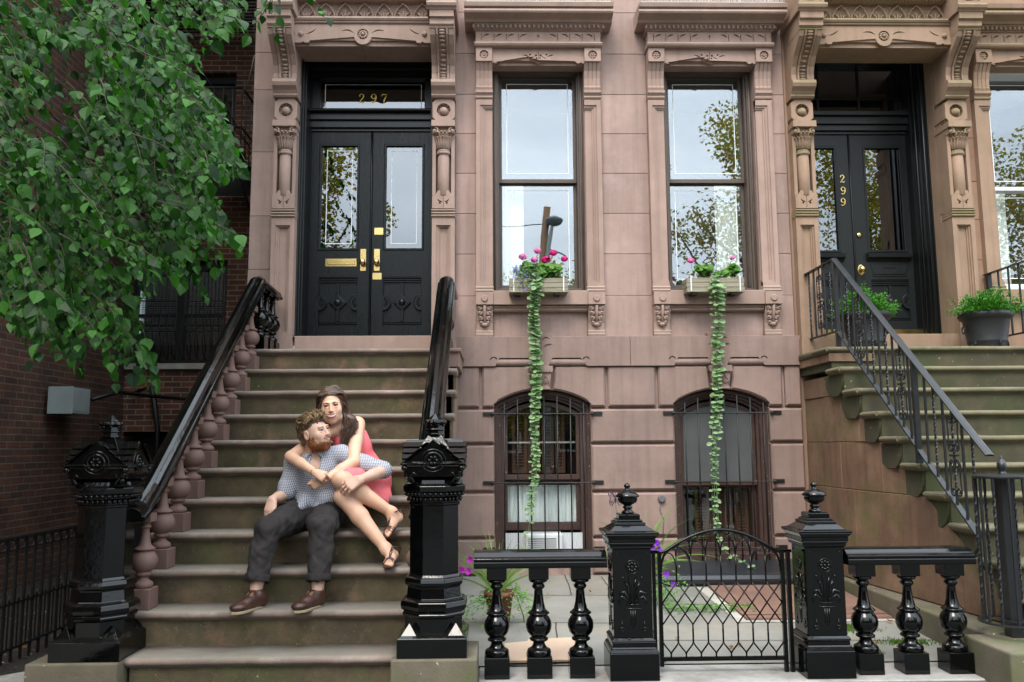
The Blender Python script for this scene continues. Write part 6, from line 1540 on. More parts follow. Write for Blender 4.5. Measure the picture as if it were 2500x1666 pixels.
# utility pole and street lamp, mirrored in the left parlour window
YG = .235
def mir(u, v, Y): p = A(u, v, 2*YG-Y); return Vector((p.x, Y, p.z))
pt = mir(1257, 477, -15); pb = mir(1248, 590, -15); dr_ = (pt-pb); foot = pt-dr_*(pt.z+.16)/dr_.z
UP = thing('utility_pole', 'wooden utility pole across the road mirrored in the left parlour window', 'pole', foot)
m = MB(); m.tube([foot, pt], [.13, .10], 12); m.build('shaft', mat('pole_wood', (.30, .15, .07), .9, var=.4, vscale=8, stretch=(6, 6, .6)), UP)
m = MB(); a = mir(1100, 519, -15); m.tube([mir(1257, 515, -15), (a+mir(1257, 515, -15))/2+Vector((0, 0, -.05)), a], .015, 5); m.tube([mir(1258, 571, -15), mir(1300, 590, -15)], .02, 5); m.build('wires', M['oldiron'], UP)
LP = thing('street_lamp', 'grey street lamp beside the utility pole mirrored in the left parlour window', 'street lamp', (mir(1252, 590, -14.8).x, -14.8, -.16))
m = MB(); p1 = mir(1254, 640, -14.8); p2 = mir(1262, 555, -14.8); p3 = mir(1268, 520, -14.8); m.tube([(p1.x, -14.8, -.16), p1, p2, p3, mir(1275, 512, -14.8)], [.09, .07, .055, .045, .04], 9); m.build('arm', M['greybox'], LP)
m = MB(); c = mir(1273, 508, -14.8); m.lathe([(.04, .14), (.10, .12), (.20, .07), (.25, .02), (.24, -.02), (.20, -.09), (.10, -.14), (.02, -.15)], c, 16); m.build('lamp_head', mat('lamp_metal', (.10, .12, .12), .4), LP)
# ================================================================= plants and small things
def hemi(r):
    while True:
        q = Vector((r.uniform(-1, 1), r.uniform(-1, 1), r.uniform(-1, 1)))
        if .05 < q.length < 1: return q
def planter_box(x0, x1, yb, label, seed):
    y0, y1 = -.24, -.07; z0, z1 = 2.655, 2.788
    Bx = thing('window_box', label, 'planter', ((x0+x1)/2, -.15, z0), 'weathered wooden window boxes')
    m = MB(); r = random.Random(seed)
    for k in range(3):
        za = z0+(z1-z0)*k/3; zb = z0+(z1-z0)*(k+1)/3-.003
        m.box(x0+r.uniform(-.003, .003), x1+r.uniform(-.003, .003), y0, y0+.016, za, zb); m.box(x0, x0+.016, y0+.017, y1, za, zb); m.box(x1-.016, x1, y0+.017, y1, za, zb)
    m.box(x0, x1, y1, y1+.014, z0, z1); m.box(x0+.017, x1-.017, y0+.017, y1, z0, z0+.012)
    m.build('boards', M['boxwood'], Bx, bev=.002)
    m = MB(); m.box(x0+.017, x1-.017, y0+.017, y1, z1-.03, z1-.018); m.build('soil', M['soil'], Bx)
    for xx in (x0+.035, x1-.045):
        m = MB(); m.box(xx, xx+.011, y0-.004, y0-.001, z0+.006, z1+.014); m.box(xx, xx+.011, y0-.004, y1+.2, z1+.014, z1+.018); m.build('bracket', M['plastic'], Bx)
    m = MB(); m.box(x0+.05, x0+.10, y0+.01, .1, z0-.02, z0-.001); m.box(x1-.12, x1-.07, y0+.01, .1, z0-.02, z0-.001); m.build('foot', M['soil'], Bx)
planter_box(.129, .661, 0, 'weathered cedar window box full of pink and magenta geraniums', 1)
planter_box(1.742, 2.270, 0, 'weathered cedar window box with sparse pink geraniums under the right window', 2)
def geranium(name, label, clumps, flowers, seed, extra=None):
    G = thing(name, label, 'plant', (clumps[0][0], -.15, 2.76)); r = random.Random(seed)
    m = MB(); st = MB()
    for (cx, cy, cz, rx, rz, n) in clumps:
        for _ in range(n):
            q = hemi(r); p = Vector((cx+q.x*rx, cy+q.y*.09, cz+q.z*rz)); s = r.uniform(.016, .030)
            d = (q+Vector((0, -.5, .3))).normalized(); nrm = (Vector((0, -.7, .7))+Vector((r.uniform(-.7, .7), r.uniform(-.5, .5), r.uniform(-.6, .6)))).normalized()
            a = nrm.orthogonal().normalized(); b = nrm.cross(a); k = 9; off = r.uniform(0, 6)
            rim = [p+(a*math.cos(off+2*PI*i/(2*k))+b*math.sin(off+2*PI*i/(2*k)))*s*(1 if i % 2 else .84)+nrm*s*.22 for i in range(2*k)]
            m.add([p]+rim, [(0, 1+i, 1+(i+1) % (2*k)) for i in range(2*k)])
            if _ % 4 == 0: st.tube([(cx+q.x*rx*.2, cy, 2.77), p], .0018, 4)
    m.build('foliage', M['gerleaf'], G)
    for (fx, fy, fz, fr, mt_) in flowers:
        m = MB(); 
        for _ in range(60):
            q = hemi(r).normalized(); p = Vector((fx, fy, fz))+Vector((q.x*fr, q.y*fr*.8, q.z*fr*.72)); 
            a = q.orthogonal().normalized(); b = q.cross(a); s = fr*.36; off = r.uniform(0, 6)
            m.add([p+(a*math.cos(off+2*PI*i/5)+b*math.sin(off+2*PI*i/5))*s+q*r.uniform(-.3, .3)*s for i in range(5)], [(0, 1, 2, 3, 4)])
        m.build('flower_head', M[mt_], G); st.tube([(fx*.75+clumps[0][0]*.25, fy+.03, 2.78), (fx, fy, fz)], .0022, 5)
    st.build('stems', M['gerleaf'], G)
    return G
def W(u, v, Y=-.15): return A(u, v, Y)
fl1 = []
for (u, v, rr_, mt_) in ((1201, 591, .027, 'petal_p'), (1235, 577, .026, 'petal_p'), (1228, 598, .024, 'petal_p'), (1271, 582, .027, 'petal_m'), (1255, 598, .031, 'petal_m'), (1297, 596, .024, 'petal_m')): p = W(u, v, -.19); fl1.append((p.x, -.20, p.z, rr_*1.3, mt_))
c1 = W(1212, 615); c2 = W(1262, 622); c3 = W(1245, 628)
geranium('geranium_plant', 'bushy geraniums with six pink and magenta flower heads in the left window box', [(c1.x, -.15, c1.z-.01, .08, .065, 90), (c2.x, -.16, c2.z, .125, .075, 170), (c3.x, -.17, c3.z-.02, .08, .05, 60)], fl1, 2)
fl2 = []
for (u, v, rr_, mt_) in ((1586, 600, .026, 'petal_p'), (1681, 594, .020, 'petal_p')): p = W(u, v, -.17); fl2.append((p.x, -.19, p.z, rr_*1.2, mt_))
c1 = W(1618, 622); c2 = W(1683, 622); c3 = W(1655, 630)
geranium('geranium_plant', 'leafy geraniums with two small pink flower heads in the right window box', [(c1.x, -.15, c1.z, .085, .05, 110), (c2.x, -.15, c2.z, .065, .05, 90), (c3.x, -.16, c3.z-.015, .07, .035, 40)], fl2, 3)
# lobelia spilling from the left box
LB = thing('lobelia', 'trailing lobelia with tiny violet flowers over the left end of the window box', 'plant', (.25, -.2, 2.78)); r = random.Random(8)
m = MB(); f = MB()
for _ in range(150):
    a = W(r.uniform(1178, 1222), r.uniform(622, 640), -.2); tip = a+Vector((r.uniform(-.05, .05), -.05+r.uniform(-.02, .01), r.choice([r.uniform(0, .05), r.uniform(-.16, 0)]) if a.x > .2 else r.uniform(-.02, .05)))
    m.tube([a, (a+tip)/2+Vector((0, -.01, .01)), tip], .0012, 3)
    for k in range(5): q = a*(1-k/5)+tip*k/5; leaf(m, q, Vector((r.uniform(-1, 1), r.uniform(-1, 0), r.uniform(-.5, .5))), Vector((0, -1, .3)), .012, .004, simple=True)
    if r.random() < .32:
        for k in range(4): leaf(f, tip, Vector((r.uniform(-1, 1), -.4, r.uniform(-1, 1))), Vector((0, -1, 0)), .009, .009, simple=True)
m.build('foliage', M['gerleaf'], LB); f.build('flowers', M['petal_l'], LB)
# trailing vines
def vine(label, path, width, seed, strands=3, gap=.021):
    V = thing('trailing_vine', label, 'vine', Vector(path[0]), 'variegated vines trailing from the window boxes'); r = random.Random(seed)
    P = [Vector(p) for p in path]; seg = [0]
    for a, b in zip(P, P[1:]): seg.append(seg[-1]+(b-a).length)
    tot = seg[-1]
    def at_(s):
        for i in range(len(P)-1):
            if s <= seg[i+1]: t = (s-seg[i])/(seg[i+1]-seg[i]); return P[i]*(1-t)+P[i+1]*t
        return P[-1]
    m = MB(); st = MB()
    for k in range(strands):
        L_ = tot*(1 if k == 0 else r.uniform(.45, .97)); off = Vector((r.uniform(-1, 1)*width*.6, r.uniform(-.02, .02), 0)); ph = r.uniform(0, 6); pts = []; s = 0
        while s < L_:
            pts.append(at_(s)+off*(1-.5*s/tot)+Vector((math.sin(s*7+ph)*.012+math.sin(s*2.3+ph*2)*.014, math.cos(s*5+ph)*.006, 0))); s += .03
        st.tube(pts, .0018, 4); s = r.uniform(0, .02); sd = 1
        while s < L_:
            w2 = width*(1.15-.35*s/tot); p = at_(s)+off*(1-.5*s/tot)+Vector((math.sin(s*7+ph)*.012+math.sin(s*2.3+ph*2)*.014, 0, 0)); 
            dens = gap*(1+1.0*(s/tot))*r.uniform(.8, 1.9)
            for sg in (-1, 1):
                d = Vector((sg*r.uniform(.5, 1), -r.uniform(.1, .6), r.uniform(-.5, .25))).normalized(); up = Vector((r.uniform(-.3, .3)-sg*.2, -r.uniform(.3, 1.0), r.uniform(.4, 1))).normalized()
                l = r.choice((.7, .9, 1, 1.25))*r.uniform(.036, .052)*(1 if s < tot*.55 else .72); b0_ = p+d*.004
                a_ = d; c_ = a_.cross(up).normalized(); nn = c_.cross(a_); ctr = b0_+a_*l*.5
                rim = []
                for i in range(10): t = 2*PI*i/10; rr_ = (l*.5)*(1+.12*math.cos(2*t)); rim.append(ctr+a_*math.cos(t)*rr_+c_*math.sin(t)*rr_*.88+nn*l*.14*(abs(math.sin(t))))
                m.add([ctr-nn*l*.03]+rim, [(0, 1+i, 1+(i+1) % 10) for i in range(10)])
            s += dens
    m.build('leaves', M['vine'], V); st.build('stems', M['vine'], V)
vine('pale green vine trailing from the left window box past the arched window to the balustrade', [W(1232, 632, -.22), W(1233, 660, -.27), W(1234, 760, -.16), W(1233, 850, -.14), W(1232, 960, -.14), W(1228, 1060, -.14), W(1222, 1130, -.14), W(1214, 1190, -.14), W(1206, 1260, -.14)], .045, 1, strands=5, gap=.025)
vine('pale green vine trailing from the right window box down onto the iron gate', [W(1645, 636, -.22), W(1646, 660, -.27), W(1648, 760, -.16), W(1645, 850, -.14), W(1645, 960, -.14), W(1643, 1060, -.14), W(1643, 1130, -.14), W(1646, 1200, -.14), W(1650, 1230, -.16), W(1668, 1270, -.25), W(1700, 1290, -.35), W(1735, 1312, -.42)], .038, 2, strands=4, gap=.034)
# potted boxwoods on the landing of 299
def pot_boxwood(x, y, lp, ls, seed):
    z = 2.09
    Pt = thing('plant_pot', lp, 'pot', (x, y, z), 'black clay pots on the landing')
    m = MB(); m.lathe([(r_*.93, h_*1.06) for r_, h_ in [(.155, 0), (.158, .01), (.168, .06), (.172, .065), (.170, .072), (.200, .235), (.206, .245), (.222, .255), (.236, .27), (.240, .29), (.228, .305), (.215, .308), (.205, .30), (.195, .26)]], (x, y, z), 36); m.build('body', M['potb'], Pt)
    m = MB(); m.lathe([(.20, .265), (.001, .27)], (x, y, z), 24); m.build('soil', M['soil'], Pt)
    for a in (-.35, -2.8, -1.35):
        m = MB(); cx, cy = x+math.cos(a)*.160, y+math.sin(a)*.160
        for rr_ in (.024, .015, .006): m.tube([(cx+math.cos(t)*rr_*-math.sin(a), cy+math.cos(t)*rr_*math.cos(a)-.002, z+.045+math.sin(t)*rr_) for t in [2*PI*i/14 for i in range(14)]], .0035, 5, closed=True)
        m.build('rosette', M['potb'], Pt)
    for a in (0.1, PI-.1):
        m = MB(); cx, cy = x+math.cos(a)*.187, y+math.sin(a)*.187; m.tube([(cx+.008*math.cos(a), cy+math.cos(t)*.024, z+.175+math.sin(t)*.03) for t in [2*PI*i/16 for i in range(16)]], .006, 6, closed=True); m.build('ring_handle', M['potb'], Pt)
    S = thing('boxwood_shrub', ls, 'shrub', (x, y, z+.27), 'boxwood shrubs on the landing'); r = random.Random(seed)
    m = MB(); st = MB()
    for _ in range(150):
        a = r.uniform(0, 2*PI); el = r.uniform(.25, 1.45); d = Vector((math.cos(a)*math.cos(el), math.sin(a)*math.cos(el), math.sin(el)*.9)); L_ = r.uniform(.17, .29)*(1 if r.random() < .85 else 1.12)
        p0 = Vector((x, y, z+.27))+Vector((math.cos(a), math.sin(a), 0))*r.uniform(0, .08); p1 = p0+d*L_
        st.tube([p0, (p0+p1)/2+Vector((0, 0, .02)), p1], [.003, .002, .001], 4)
        for k in range(60):
            t = r.uniform(.3, 1.03); q = p0*(1-t)+p1*t+Vector((r.uniform(-1, 1), r.uniform(-1, 1), r.uniform(-1, 1)))*.022
            leaf(m, q, (d+Vector((r.uniform(-1, 1), r.uniform(-1, 1), r.uniform(-.6, 1)))), Vector((r.uniform(-.6, .6), r.uniform(-.9, .3), 1)), r.uniform(.016, .025), .014, simple=True, fold=.3)
    m.build('leaves', M['boxleaf'], S); st.build('stems', M['twig'], S)
pot_boxwood(4.335, -.46, 'black round clay pot right of door 299 with ring handles', 'boxwood shrub in the black pot at the right end of the landing', 4)
pp = A(1975, 720, -.46)
pot_boxwood(3.26, -.46, 'black round clay pot behind the stair railing of 299', 'boxwood shrub seen through the stair railing in front of door 299', 5)
# pots in the area
def strap_plant(x, y, z, n, L0, seed, spread=1.0):
    r = random.Random(seed); m = MB()
    for _ in range(n):
        a = r.uniform(0, 2*PI); el = r.uniform(.7, 1.5); L_ = L0*r.uniform(.6, 1.1); d = Vector((math.cos(a)*math.cos(el)*spread, math.sin(a)*math.cos(el)*.6, math.sin(el))); p = Vector((x+math.cos(a)*.02, y+math.sin(a)*.02, z)); w0 = .007; vs = []; k = 12; sd = d.cross(Vector((0, -1, .2))).normalized()
        for i in range(k+1):
            w_ = w0*(1-(i/k)**2)*.9+.0006; vs += [p+sd*w_, p-sd*w_]; p = p+d*L_/k; d = (d+Vector((math.cos(a)*.03, 0, -.045-.10*(i/k)*r.uniform(.2, 1.3)))).normalized()
        m.add(vs, [(2*i, 2*i+1, 2*i+3, 2*i+2) for i in range(k)], smooth=True)
    return m
def flower_pot(x, y, z, r_, h, label):
    m = MB(); m.lathe([(r_*.65, 0), (r_*.9, h*.85), (r_, h*.86), (r_*1.03, h), (r_*.9, h), (r_*.85, h*.9), (.001, h*.88)], (x, y, z), 28); return m.build('flower_pot', M['terracotta'], label=label, cat='pot')
p = AZ(1108, 1385, .05); px, py = .02, -1.75
flower_pot(px, py, area_z(py), .105, .24, 'rust brown clay pot behind the left end of the balustrade')
S1 = thing('strap_leaf_plant', 'spiky strap leaved plant in the clay pot beside the newel post', 'plant', (px, py, .24)); strap_plant(px-.02, py, area_z(py)+.22, 34, .46, 3, 1.1).build('leaves', M['grassy'], S1)
P1 = thing('petunia_plant', 'trailing petunia with magenta flowers around the rust brown pot', 'plant', (px, py, .2)); r = random.Random(6); m = MB(); f = MB()
for _ in range(520):
    a = r.uniform(0, 2*PI); rr_ = r.uniform(.06, .24); zz = area_z(py)+.25-max(0, rr_-.07)*1.25*r.uniform(.4, 1.1)+r.uniform(-.04, .04); q = Vector((px+.03+math.cos(a)*rr_*1.1, py+math.sin(a)*rr_*.8, max(zz, area_z(py)+.01)))
    leaf(m, q, Vector((math.cos(a), math.sin(a)-.3, r.uniform(-.8, .5))), Vector((r.uniform(-.4, .4), -.6, 1)), r.uniform(.018, .034), .014, simple=True)
m.build('foliage', M['gerleaf'], P1)
def petunia(f, c, s, r):
    nrm = Vector((r.uniform(-.5, .5), -1, r.uniform(0, .7))).normalized(); a = nrm.orthogonal().normalized(); b = nrm.cross(a); rim = [c+(a*math.cos(2*PI*i/15)+b*math.sin(2*PI*i/15))*s*(1.0 if i % 3 else .82) for i in range(15)]
    f.add([c-nrm*s*.6]+rim, [(0, 1+i, 1+(i+1) % 15) for i in range(15)])
for (u, v) in ((1050, 1306), (1054, 1317), (1076, 1313), (1080, 1287), (1049, 1330), (1060, 1311)): 
    f = MB(); petunia(f, A(u, v, py-.08), .025, r); f.build('flower', M['petal_pm'], P1)
qx, qy = A(1475, 1330, -1.0).x, -1.0
flower_pot(qx, qy, area_z(qy), .10, .2, 'dark clay pot hidden behind the left gate pillar')
S2 = thing('strap_leaf_plant', 'arching strap leaved plant rising behind the left gate pillar urn', 'plant', (qx, qy, .2)); strap_plant(qx, qy, area_z(qy)+.2, 40, .62, 9, 1.7).build('leaves', M['grassy'], S2)
P2 = thing('petunia_plant', 'petunia with violet flowers between gate pillar and gate', 'plant', (qx+.1, qy-.2, .1)); m = MB()
for _ in range(420):
    q = Vector((qx+.04+r.gauss(.06, .09), qy-.15+r.gauss(0, .1), area_z(qy)+abs(r.gauss(0, .13))+.02)); leaf(m, q, Vector((r.uniform(-1, 1), -.5, r.uniform(-.8, .6))), Vector((0, -.6, 1)), r.uniform(.02, .034), .015, simple=True)
for _ in range(300):
    q = Vector((qx+r.uniform(.1, .75), qy-.25+r.gauss(0, .07)-.1, area_z(qy-.3)+r.uniform(.0, .035))); leaf(m, q, Vector((r.uniform(-1, 1), r.uniform(-1, 1), .1)), Vector((0, -.3, 1)), r.uniform(.02, .036), .02, simple=True)
m.build('foliage', M['gerleaf'], P2)
for (u, v) in ((1507, 1246), (1512, 1250), (1500, 1260), (1516, 1262), (1497, 1243), (1531, 1320), (1547, 1343)): f = MB(); petunia(f, A(u, v, qy-.15), .024, r); f.build('flower', M['petal_v'], P2)
# butterfly ornament
BF = thing('butterfly_ornament', 'purple openwork metal butterfly on a thin stake beside the pillar urn', 'garden ornament', A(1418, 1150, -1.1))
c = A(1414, 1144, -1.1); m = MB()
wing = [(0, 0), (.02, .03), (.055, .055), (.07, .05), (.066, .02), (.045, .0), (.058, -.02), (.055, -.05), (.035, -.062), (.015, -.03)]
for s in (-1, 1):
    P_ = [c+Vector((s*x*.8, -.012*abs(x)/.05, z)) for x, z in wing]; m.tube(P_, .0035, 5, closed=True)
    for x, z in ((.06, .045), (.055, .02), (.05, -.04), (.035, -.055), (.04, .04)): m.tube([c, c+Vector((s*x*.8, -.01, z))], .002, 4)
    for x, z in ((.045, .03), (.04, -.03)): m.tube([c+Vector((s*x*.8+math.cos(t)*.008, -.011, z+math.sin(t)*.009)) for t in [2*PI*i/8 for i in range(8)]], .002, 4, closed=True)
    m.tube([c+Vector((0, 0, .03)), c+Vector((s*.012, 0, .058))], .0014, 4)
m.tube([c+Vector((0, 0, .03)), c-Vector((0, 0, .04))], [.003, .005], 6); m.build('wings', mat('purple_metal', (.05, .02, .055), .4), BF); m = MB(); m.tube([c, c+Vector((.02, 0, -.45)), Vector((c.x+.03, c.y, area_z(-1.1)))], .002, 5); m.build('stake', M['oldiron'], BF)
# fallen leaves, one by one
def fallen(u, v, Z, s, lab=None, seed=0):
    r = random.Random(seed+int(u)); p = AZ(u, v, Z); m = MB(); a0 = r.uniform(0, 6.3)
    rim = []; n = 14
    for i in range(n): t = a0+2*PI*i/n; rr_ = s*(1 if i % 3 else .55)*r.uniform(.8, 1.1); rim.append(Vector((p.x+math.cos(t)*rr_, p.y+math.sin(t)*rr_, Z+.006+r.uniform(0, .016))))
    m.add([Vector((p.x, p.y, Z+.004))]+rim, [(0, 1+i, 1+(i+1) % n) for i in range(n)])
    m.build('fallen_leaf', M['dryleaf'], label=lab or 'small dry orange leaf fallen on the paving', cat='leaf', group='fallen leaves' if not lab else None)
fallen(487, 1482, .192, .022, 'curled orange leaf on the lowest step, left of centre'); fallen(685, 1485, .192, .016, 'small curled brown leaf on the lowest step, right of centre')
for (u, v) in ((1258, 1368), (1322, 1348), (1357, 1362), (1480, 1268+70), (1520, 1330), (1680, 1490), (1700, 1485), (1556, 1470), (1505, 1478)): fallen(u, v, area_z(AZ(u, v, .03).y)+.004, .018)
for (u, v) in ((2085, 1437), (2105, 1497), (2118, 1502), (2190, 1512), (2200, 1530), (2010, 1480), (2045, 1430), (2300, 1545), (60, 1490), (58, 1448), (105, 1440)): fallen(u, v, (area_z(AZ(u, v, .03).y)+.004) if u > 300 else .07, .022)
fallen(1512, 1560, .004, .02)
m = MB(); r = random.Random(12)
for _ in range(110):
    x, y = r.uniform(-.2, 2.7), r.uniform(-2.6, -.1); z = area_z(y)+.028 if 1.76 < x < 2.8 and -1.66 < y < -.58 else area_z(y)+.004; s = .006
    m.add([(x, y, z), (x+s, y+r.uniform(-s, s), z+.003), (x+s*.8, y+s, z+.002), (x-s*.2, y+s*.8, z)], [(0, 1, 2, 3)])
for (u, v, k) in ((570, 1166, 6), (640, 1296, 8), (484, 1302, 8), (590, 1440, 9)): p = AZ(u, v, ZL-RISE*k+.003); m.add([(p.x, p.y, p.z), (p.x+.01, p.y, p.z+.002), (p.x+.009, p.y+.01, p.z), (p.x, p.y+.008, p.z)], [(0, 1, 2, 3)])
m.build('fallen_petals', M['red'], label='scatter of tiny red petals over paving and steps', cat='petals', kind='stuff')
# moss along the stoop wall
m = MB(); r = random.Random(21)
for (cx, cy, rx, ry, n) in ((2.35, -1.9, .16, .10, 700), (2.1, -1.55+.95, .0, .0, 0), (2.60, -2.25, .18, .07, 500), (2.28, -2.45, .06, .04, 120)):
    for _ in range(n):
        x, y = r.gauss(cx, rx*.55), r.gauss(cy, ry*.55); z = area_z(y)+.004; h = r.uniform(.006, .022); a = r.uniform(0, 6.3); m.add([(x-.005*math.cos(a), y-.005*math.sin(a), z), (x+.005*math.cos(a), y+.005*math.sin(a), z), (x+r.uniform(-.004, .004), y, z+h)], [(0, 1, 2)])
m.build('moss', leafmat('moss_green', (.05, .11, .01), (.10, .19, .025), .8, .2), label='bright green moss cushions on the paving beside the stoop wall', cat='moss', kind='stuff')
m = MB(); r = random.Random(22)                             # litter of twigs and leaves on the earth bed
for _ in range(900):
    x, y = r.uniform(-4.2, -2.45), r.uniform(-3.6, 1.5); z = .065+r.uniform(-.02, .02); s = r.uniform(.008, .022); a = r.uniform(0, 6.3)
    m.add([(x, y, z), (x+s*math.cos(a), y+s*math.sin(a), z+.01), (x+s*math.cos(a+.8), y+s*math.sin(a+.8), z+.004)], [(0, 1, 2)])
m.build('leaf_litter', leafmat('brown_litter', (.12, .06, .02), (.30, .20, .10), .9, .05, (1, 1, 1)), label='dry brown leaf litter over the earth of the alley', cat='leaf litter', kind='stuff')
# ================================================================= people: continuous surfaces grown from blended volumes
def surfnets(F, o, h):
    ins = F < 0
    c = [ins[a:F.shape[0]-1+a, b:F.shape[1]-1+b, d:F.shape[2]-1+d] for a in (0, 1) for b in (0, 1) for d in (0, 1)]
    s = sum(x.astype(np.int8) for x in c); act = np.argwhere((s > 0) & (s < 8))
    idx = -np.ones(s.shape, np.int64); idx[tuple(act.T)] = np.arange(len(act))
    offs = np.array([(a, b, d) for a in (0, 1) for b in (0, 1) for d in (0, 1)])
    val = np.stack([F[act[:, 0]+a, act[:, 1]+b, act[:, 2]+d] for a, b, d in offs], 1)
    P = np.zeros((len(act), 3)); n = np.zeros(len(act))
    for i in range(8):
        for j in range(i+1, 8):
            if np.abs(offs[i]-offs[j]).sum() != 1: continue
            m = (val[:, i] < 0) != (val[:, j] < 0); fa, fb = val[m, i], val[m, j]; t = fa/(fa-fb)
            P[m] += offs[i]+t[:, None]*(offs[j]-offs[i]); n[m] += 1
    V = (act+P/n[:, None])*h+o
    Q = []
    for ax in range(3):
        sl0 = [slice(None)]*3; sl1 = [slice(None)]*3; sl0[ax] = slice(0, -1); sl1[ax] = slice(1, None)
        a, b = ins[tuple(sl0)], ins[tuple(sl1)]; e = np.argwhere(a != b); u, w_ = [k for k in range(3) if k != ax]
        e = e[(e[:, u] > 0) & (e[:, w_] > 0) & (e[:, u] < F.shape[u]-1) & (e[:, w_] < F.shape[w_]-1)]
        q = []
        for du, dw in ((-1, -1), (0, -1), (0, 0), (-1, 0)):
            k = e.copy(); k[:, u] += du; k[:, w_] += dw; q.append(idx[tuple(k.T)])
        q = np.stack(q, 1); fl = a[tuple(e.T)]
        if ax == 1: fl = ~fl
        q[~fl] = q[~fl][:, ::-1]; Q.append(q)
    return V, np.concatenate(Q)
class Vol:
    def __init__(s, h=.005): s.p = []; s.h = h
    def rc(s, a, b, ra, rb, k=.012, op='+', mul=(1, 1, 1)):
        a, b = np.array(a, float), np.array(b, float); m = max(ra, rb)
        s.p.append(('rc', a, b, ra, rb, k, op, np.minimum(a, b)-m, np.maximum(a, b)+m)); return s
    def el(s, c, r, B=None, k=.012, op='+'):
        c = np.array(c, float); m = max(r); B = np.eye(3) if B is None else np.array(B, float); s.p.append(('el', c, np.array(r, float), B, 0, k, op, c-m, c+m)); return s
    def chain(s, pts, rs, k=.012):
        for i in range(len(pts)-1): s.rc(pts[i], pts[i+1], rs[i], rs[i+1], k)
        return s
    def mesh(s, disp=None):
        h = s.h; pad = .03
        lo = np.min([p[7] for p in s.p if p[6] == '+'], 0)-pad; hi = np.max([p[8] for p in s.p if p[6] == '+'], 0)+pad
        n = np.ceil((hi-lo)/h).astype(int)+1; F = np.full(n, 1.0, np.float32)
        for kind, a, b, c, d, k, op, b0, b1 in s.p:
            i0 = np.maximum(np.floor((b0-pad-lo)/h).astype(int), 0); i1 = np.minimum(np.ceil((b1+pad-lo)/h).astype(int)+1, n)
            if np.any(i1 <= i0): continue
            ax = [lo[q]+h*np.arange(i0[q], i1[q]) for q in range(3)]; G = np.stack(np.meshgrid(*ax, indexing='ij'), -1)
            if kind == 'rc':
                ab = b-a; t = np.clip(((G-a)@ab)/max(ab@ab, 1e-12), 0, 1); D = np.linalg.norm(G-a-t[..., None]*ab, axis=-1)-(c+(d-c)*t)
            else:
                q = (G-a)@c.T; k0 = np.linalg.norm(q/b, axis=-1); k1 = np.linalg.norm(q/(b*b), axis=-1)+1e-9; D = k0*(k0-1)/k1
            sl = tuple(slice(i0[q], i1[q]) for q in range(3)); f = F[sl]
            if op == '+': e = np.maximum(k-np.abs(f-D), 0)/k; F[sl] = np.minimum(f, D)-e*e*k*.25
            else: e = np.maximum(k-np.abs(f+D), 0)/k; F[sl] = np.maximum(f, -D)+e*e*k*.25
        if disp is not None:
            ax = [lo[q]+h*np.arange(n[q]) for q in range(3)]; m = np.abs(F) < .03; I = np.argwhere(m); Pp = lo+I*h; F[m] += disp(Pp).astype(np.float32)
        return surfnets(F, lo, h)
    def build(s, name, mt, parent, disp=None, **kw):
        V, Q = s.mesh(disp); s.V = V; me = bpy.data.meshes.new(name); o0 = ORG[parent.name]; V = V-np.array(o0)
        me.vertices.add(len(V)); me.vertices.foreach_set('co', V.ravel()); me.loops.add(Q.size); me.loops.foreach_set('vertex_index', Q.ravel())
        me.polygons.add(len(Q)); me.polygons.foreach_set('loop_start', np.arange(0, Q.size, 4)); me.polygons.foreach_set('loop_total', np.full(len(Q), 4)); me.polygons.foreach_set('use_smooth', np.ones(len(Q), bool))
        me.materials.append(mt); me.update(); me.validate()
        o = bpy.data.objects.new(name, me); COL.objects.link(o); o.parent = parent; ORG[o.name] = o0
        sm = o.modifiers.new('smooth', 'SMOOTH'); sm.factor = .5; sm.iterations = kw.get('smooth', 2)
        return o
def folds(seed, amp, freqs=((30, 1), (55, .6), (90, .35)), dirs=None):
    r = np.random.RandomState(seed); W_ = []
    for f, a in freqs:
        for _ in range(3):
            d = r.normal(size=3); d /= np.linalg.norm(d); W_.append((d*f, r.uniform(0, 6.3), a, r.normal(size=3)*f*.4, r.uniform(0, 6.3)))
    def g(P):
        s = 0
        for k, ph, a, k2, p2 in W_: s = s+a*np.sin(P@k+ph+1.2*np.sin(P@k2+p2))
        return amp*s/3
    return g
def norm(v): v = np.array(v, float); return v/np.linalg.norm(v)
def N3(p): return np.array([p[0], p[1], p[2]], float)
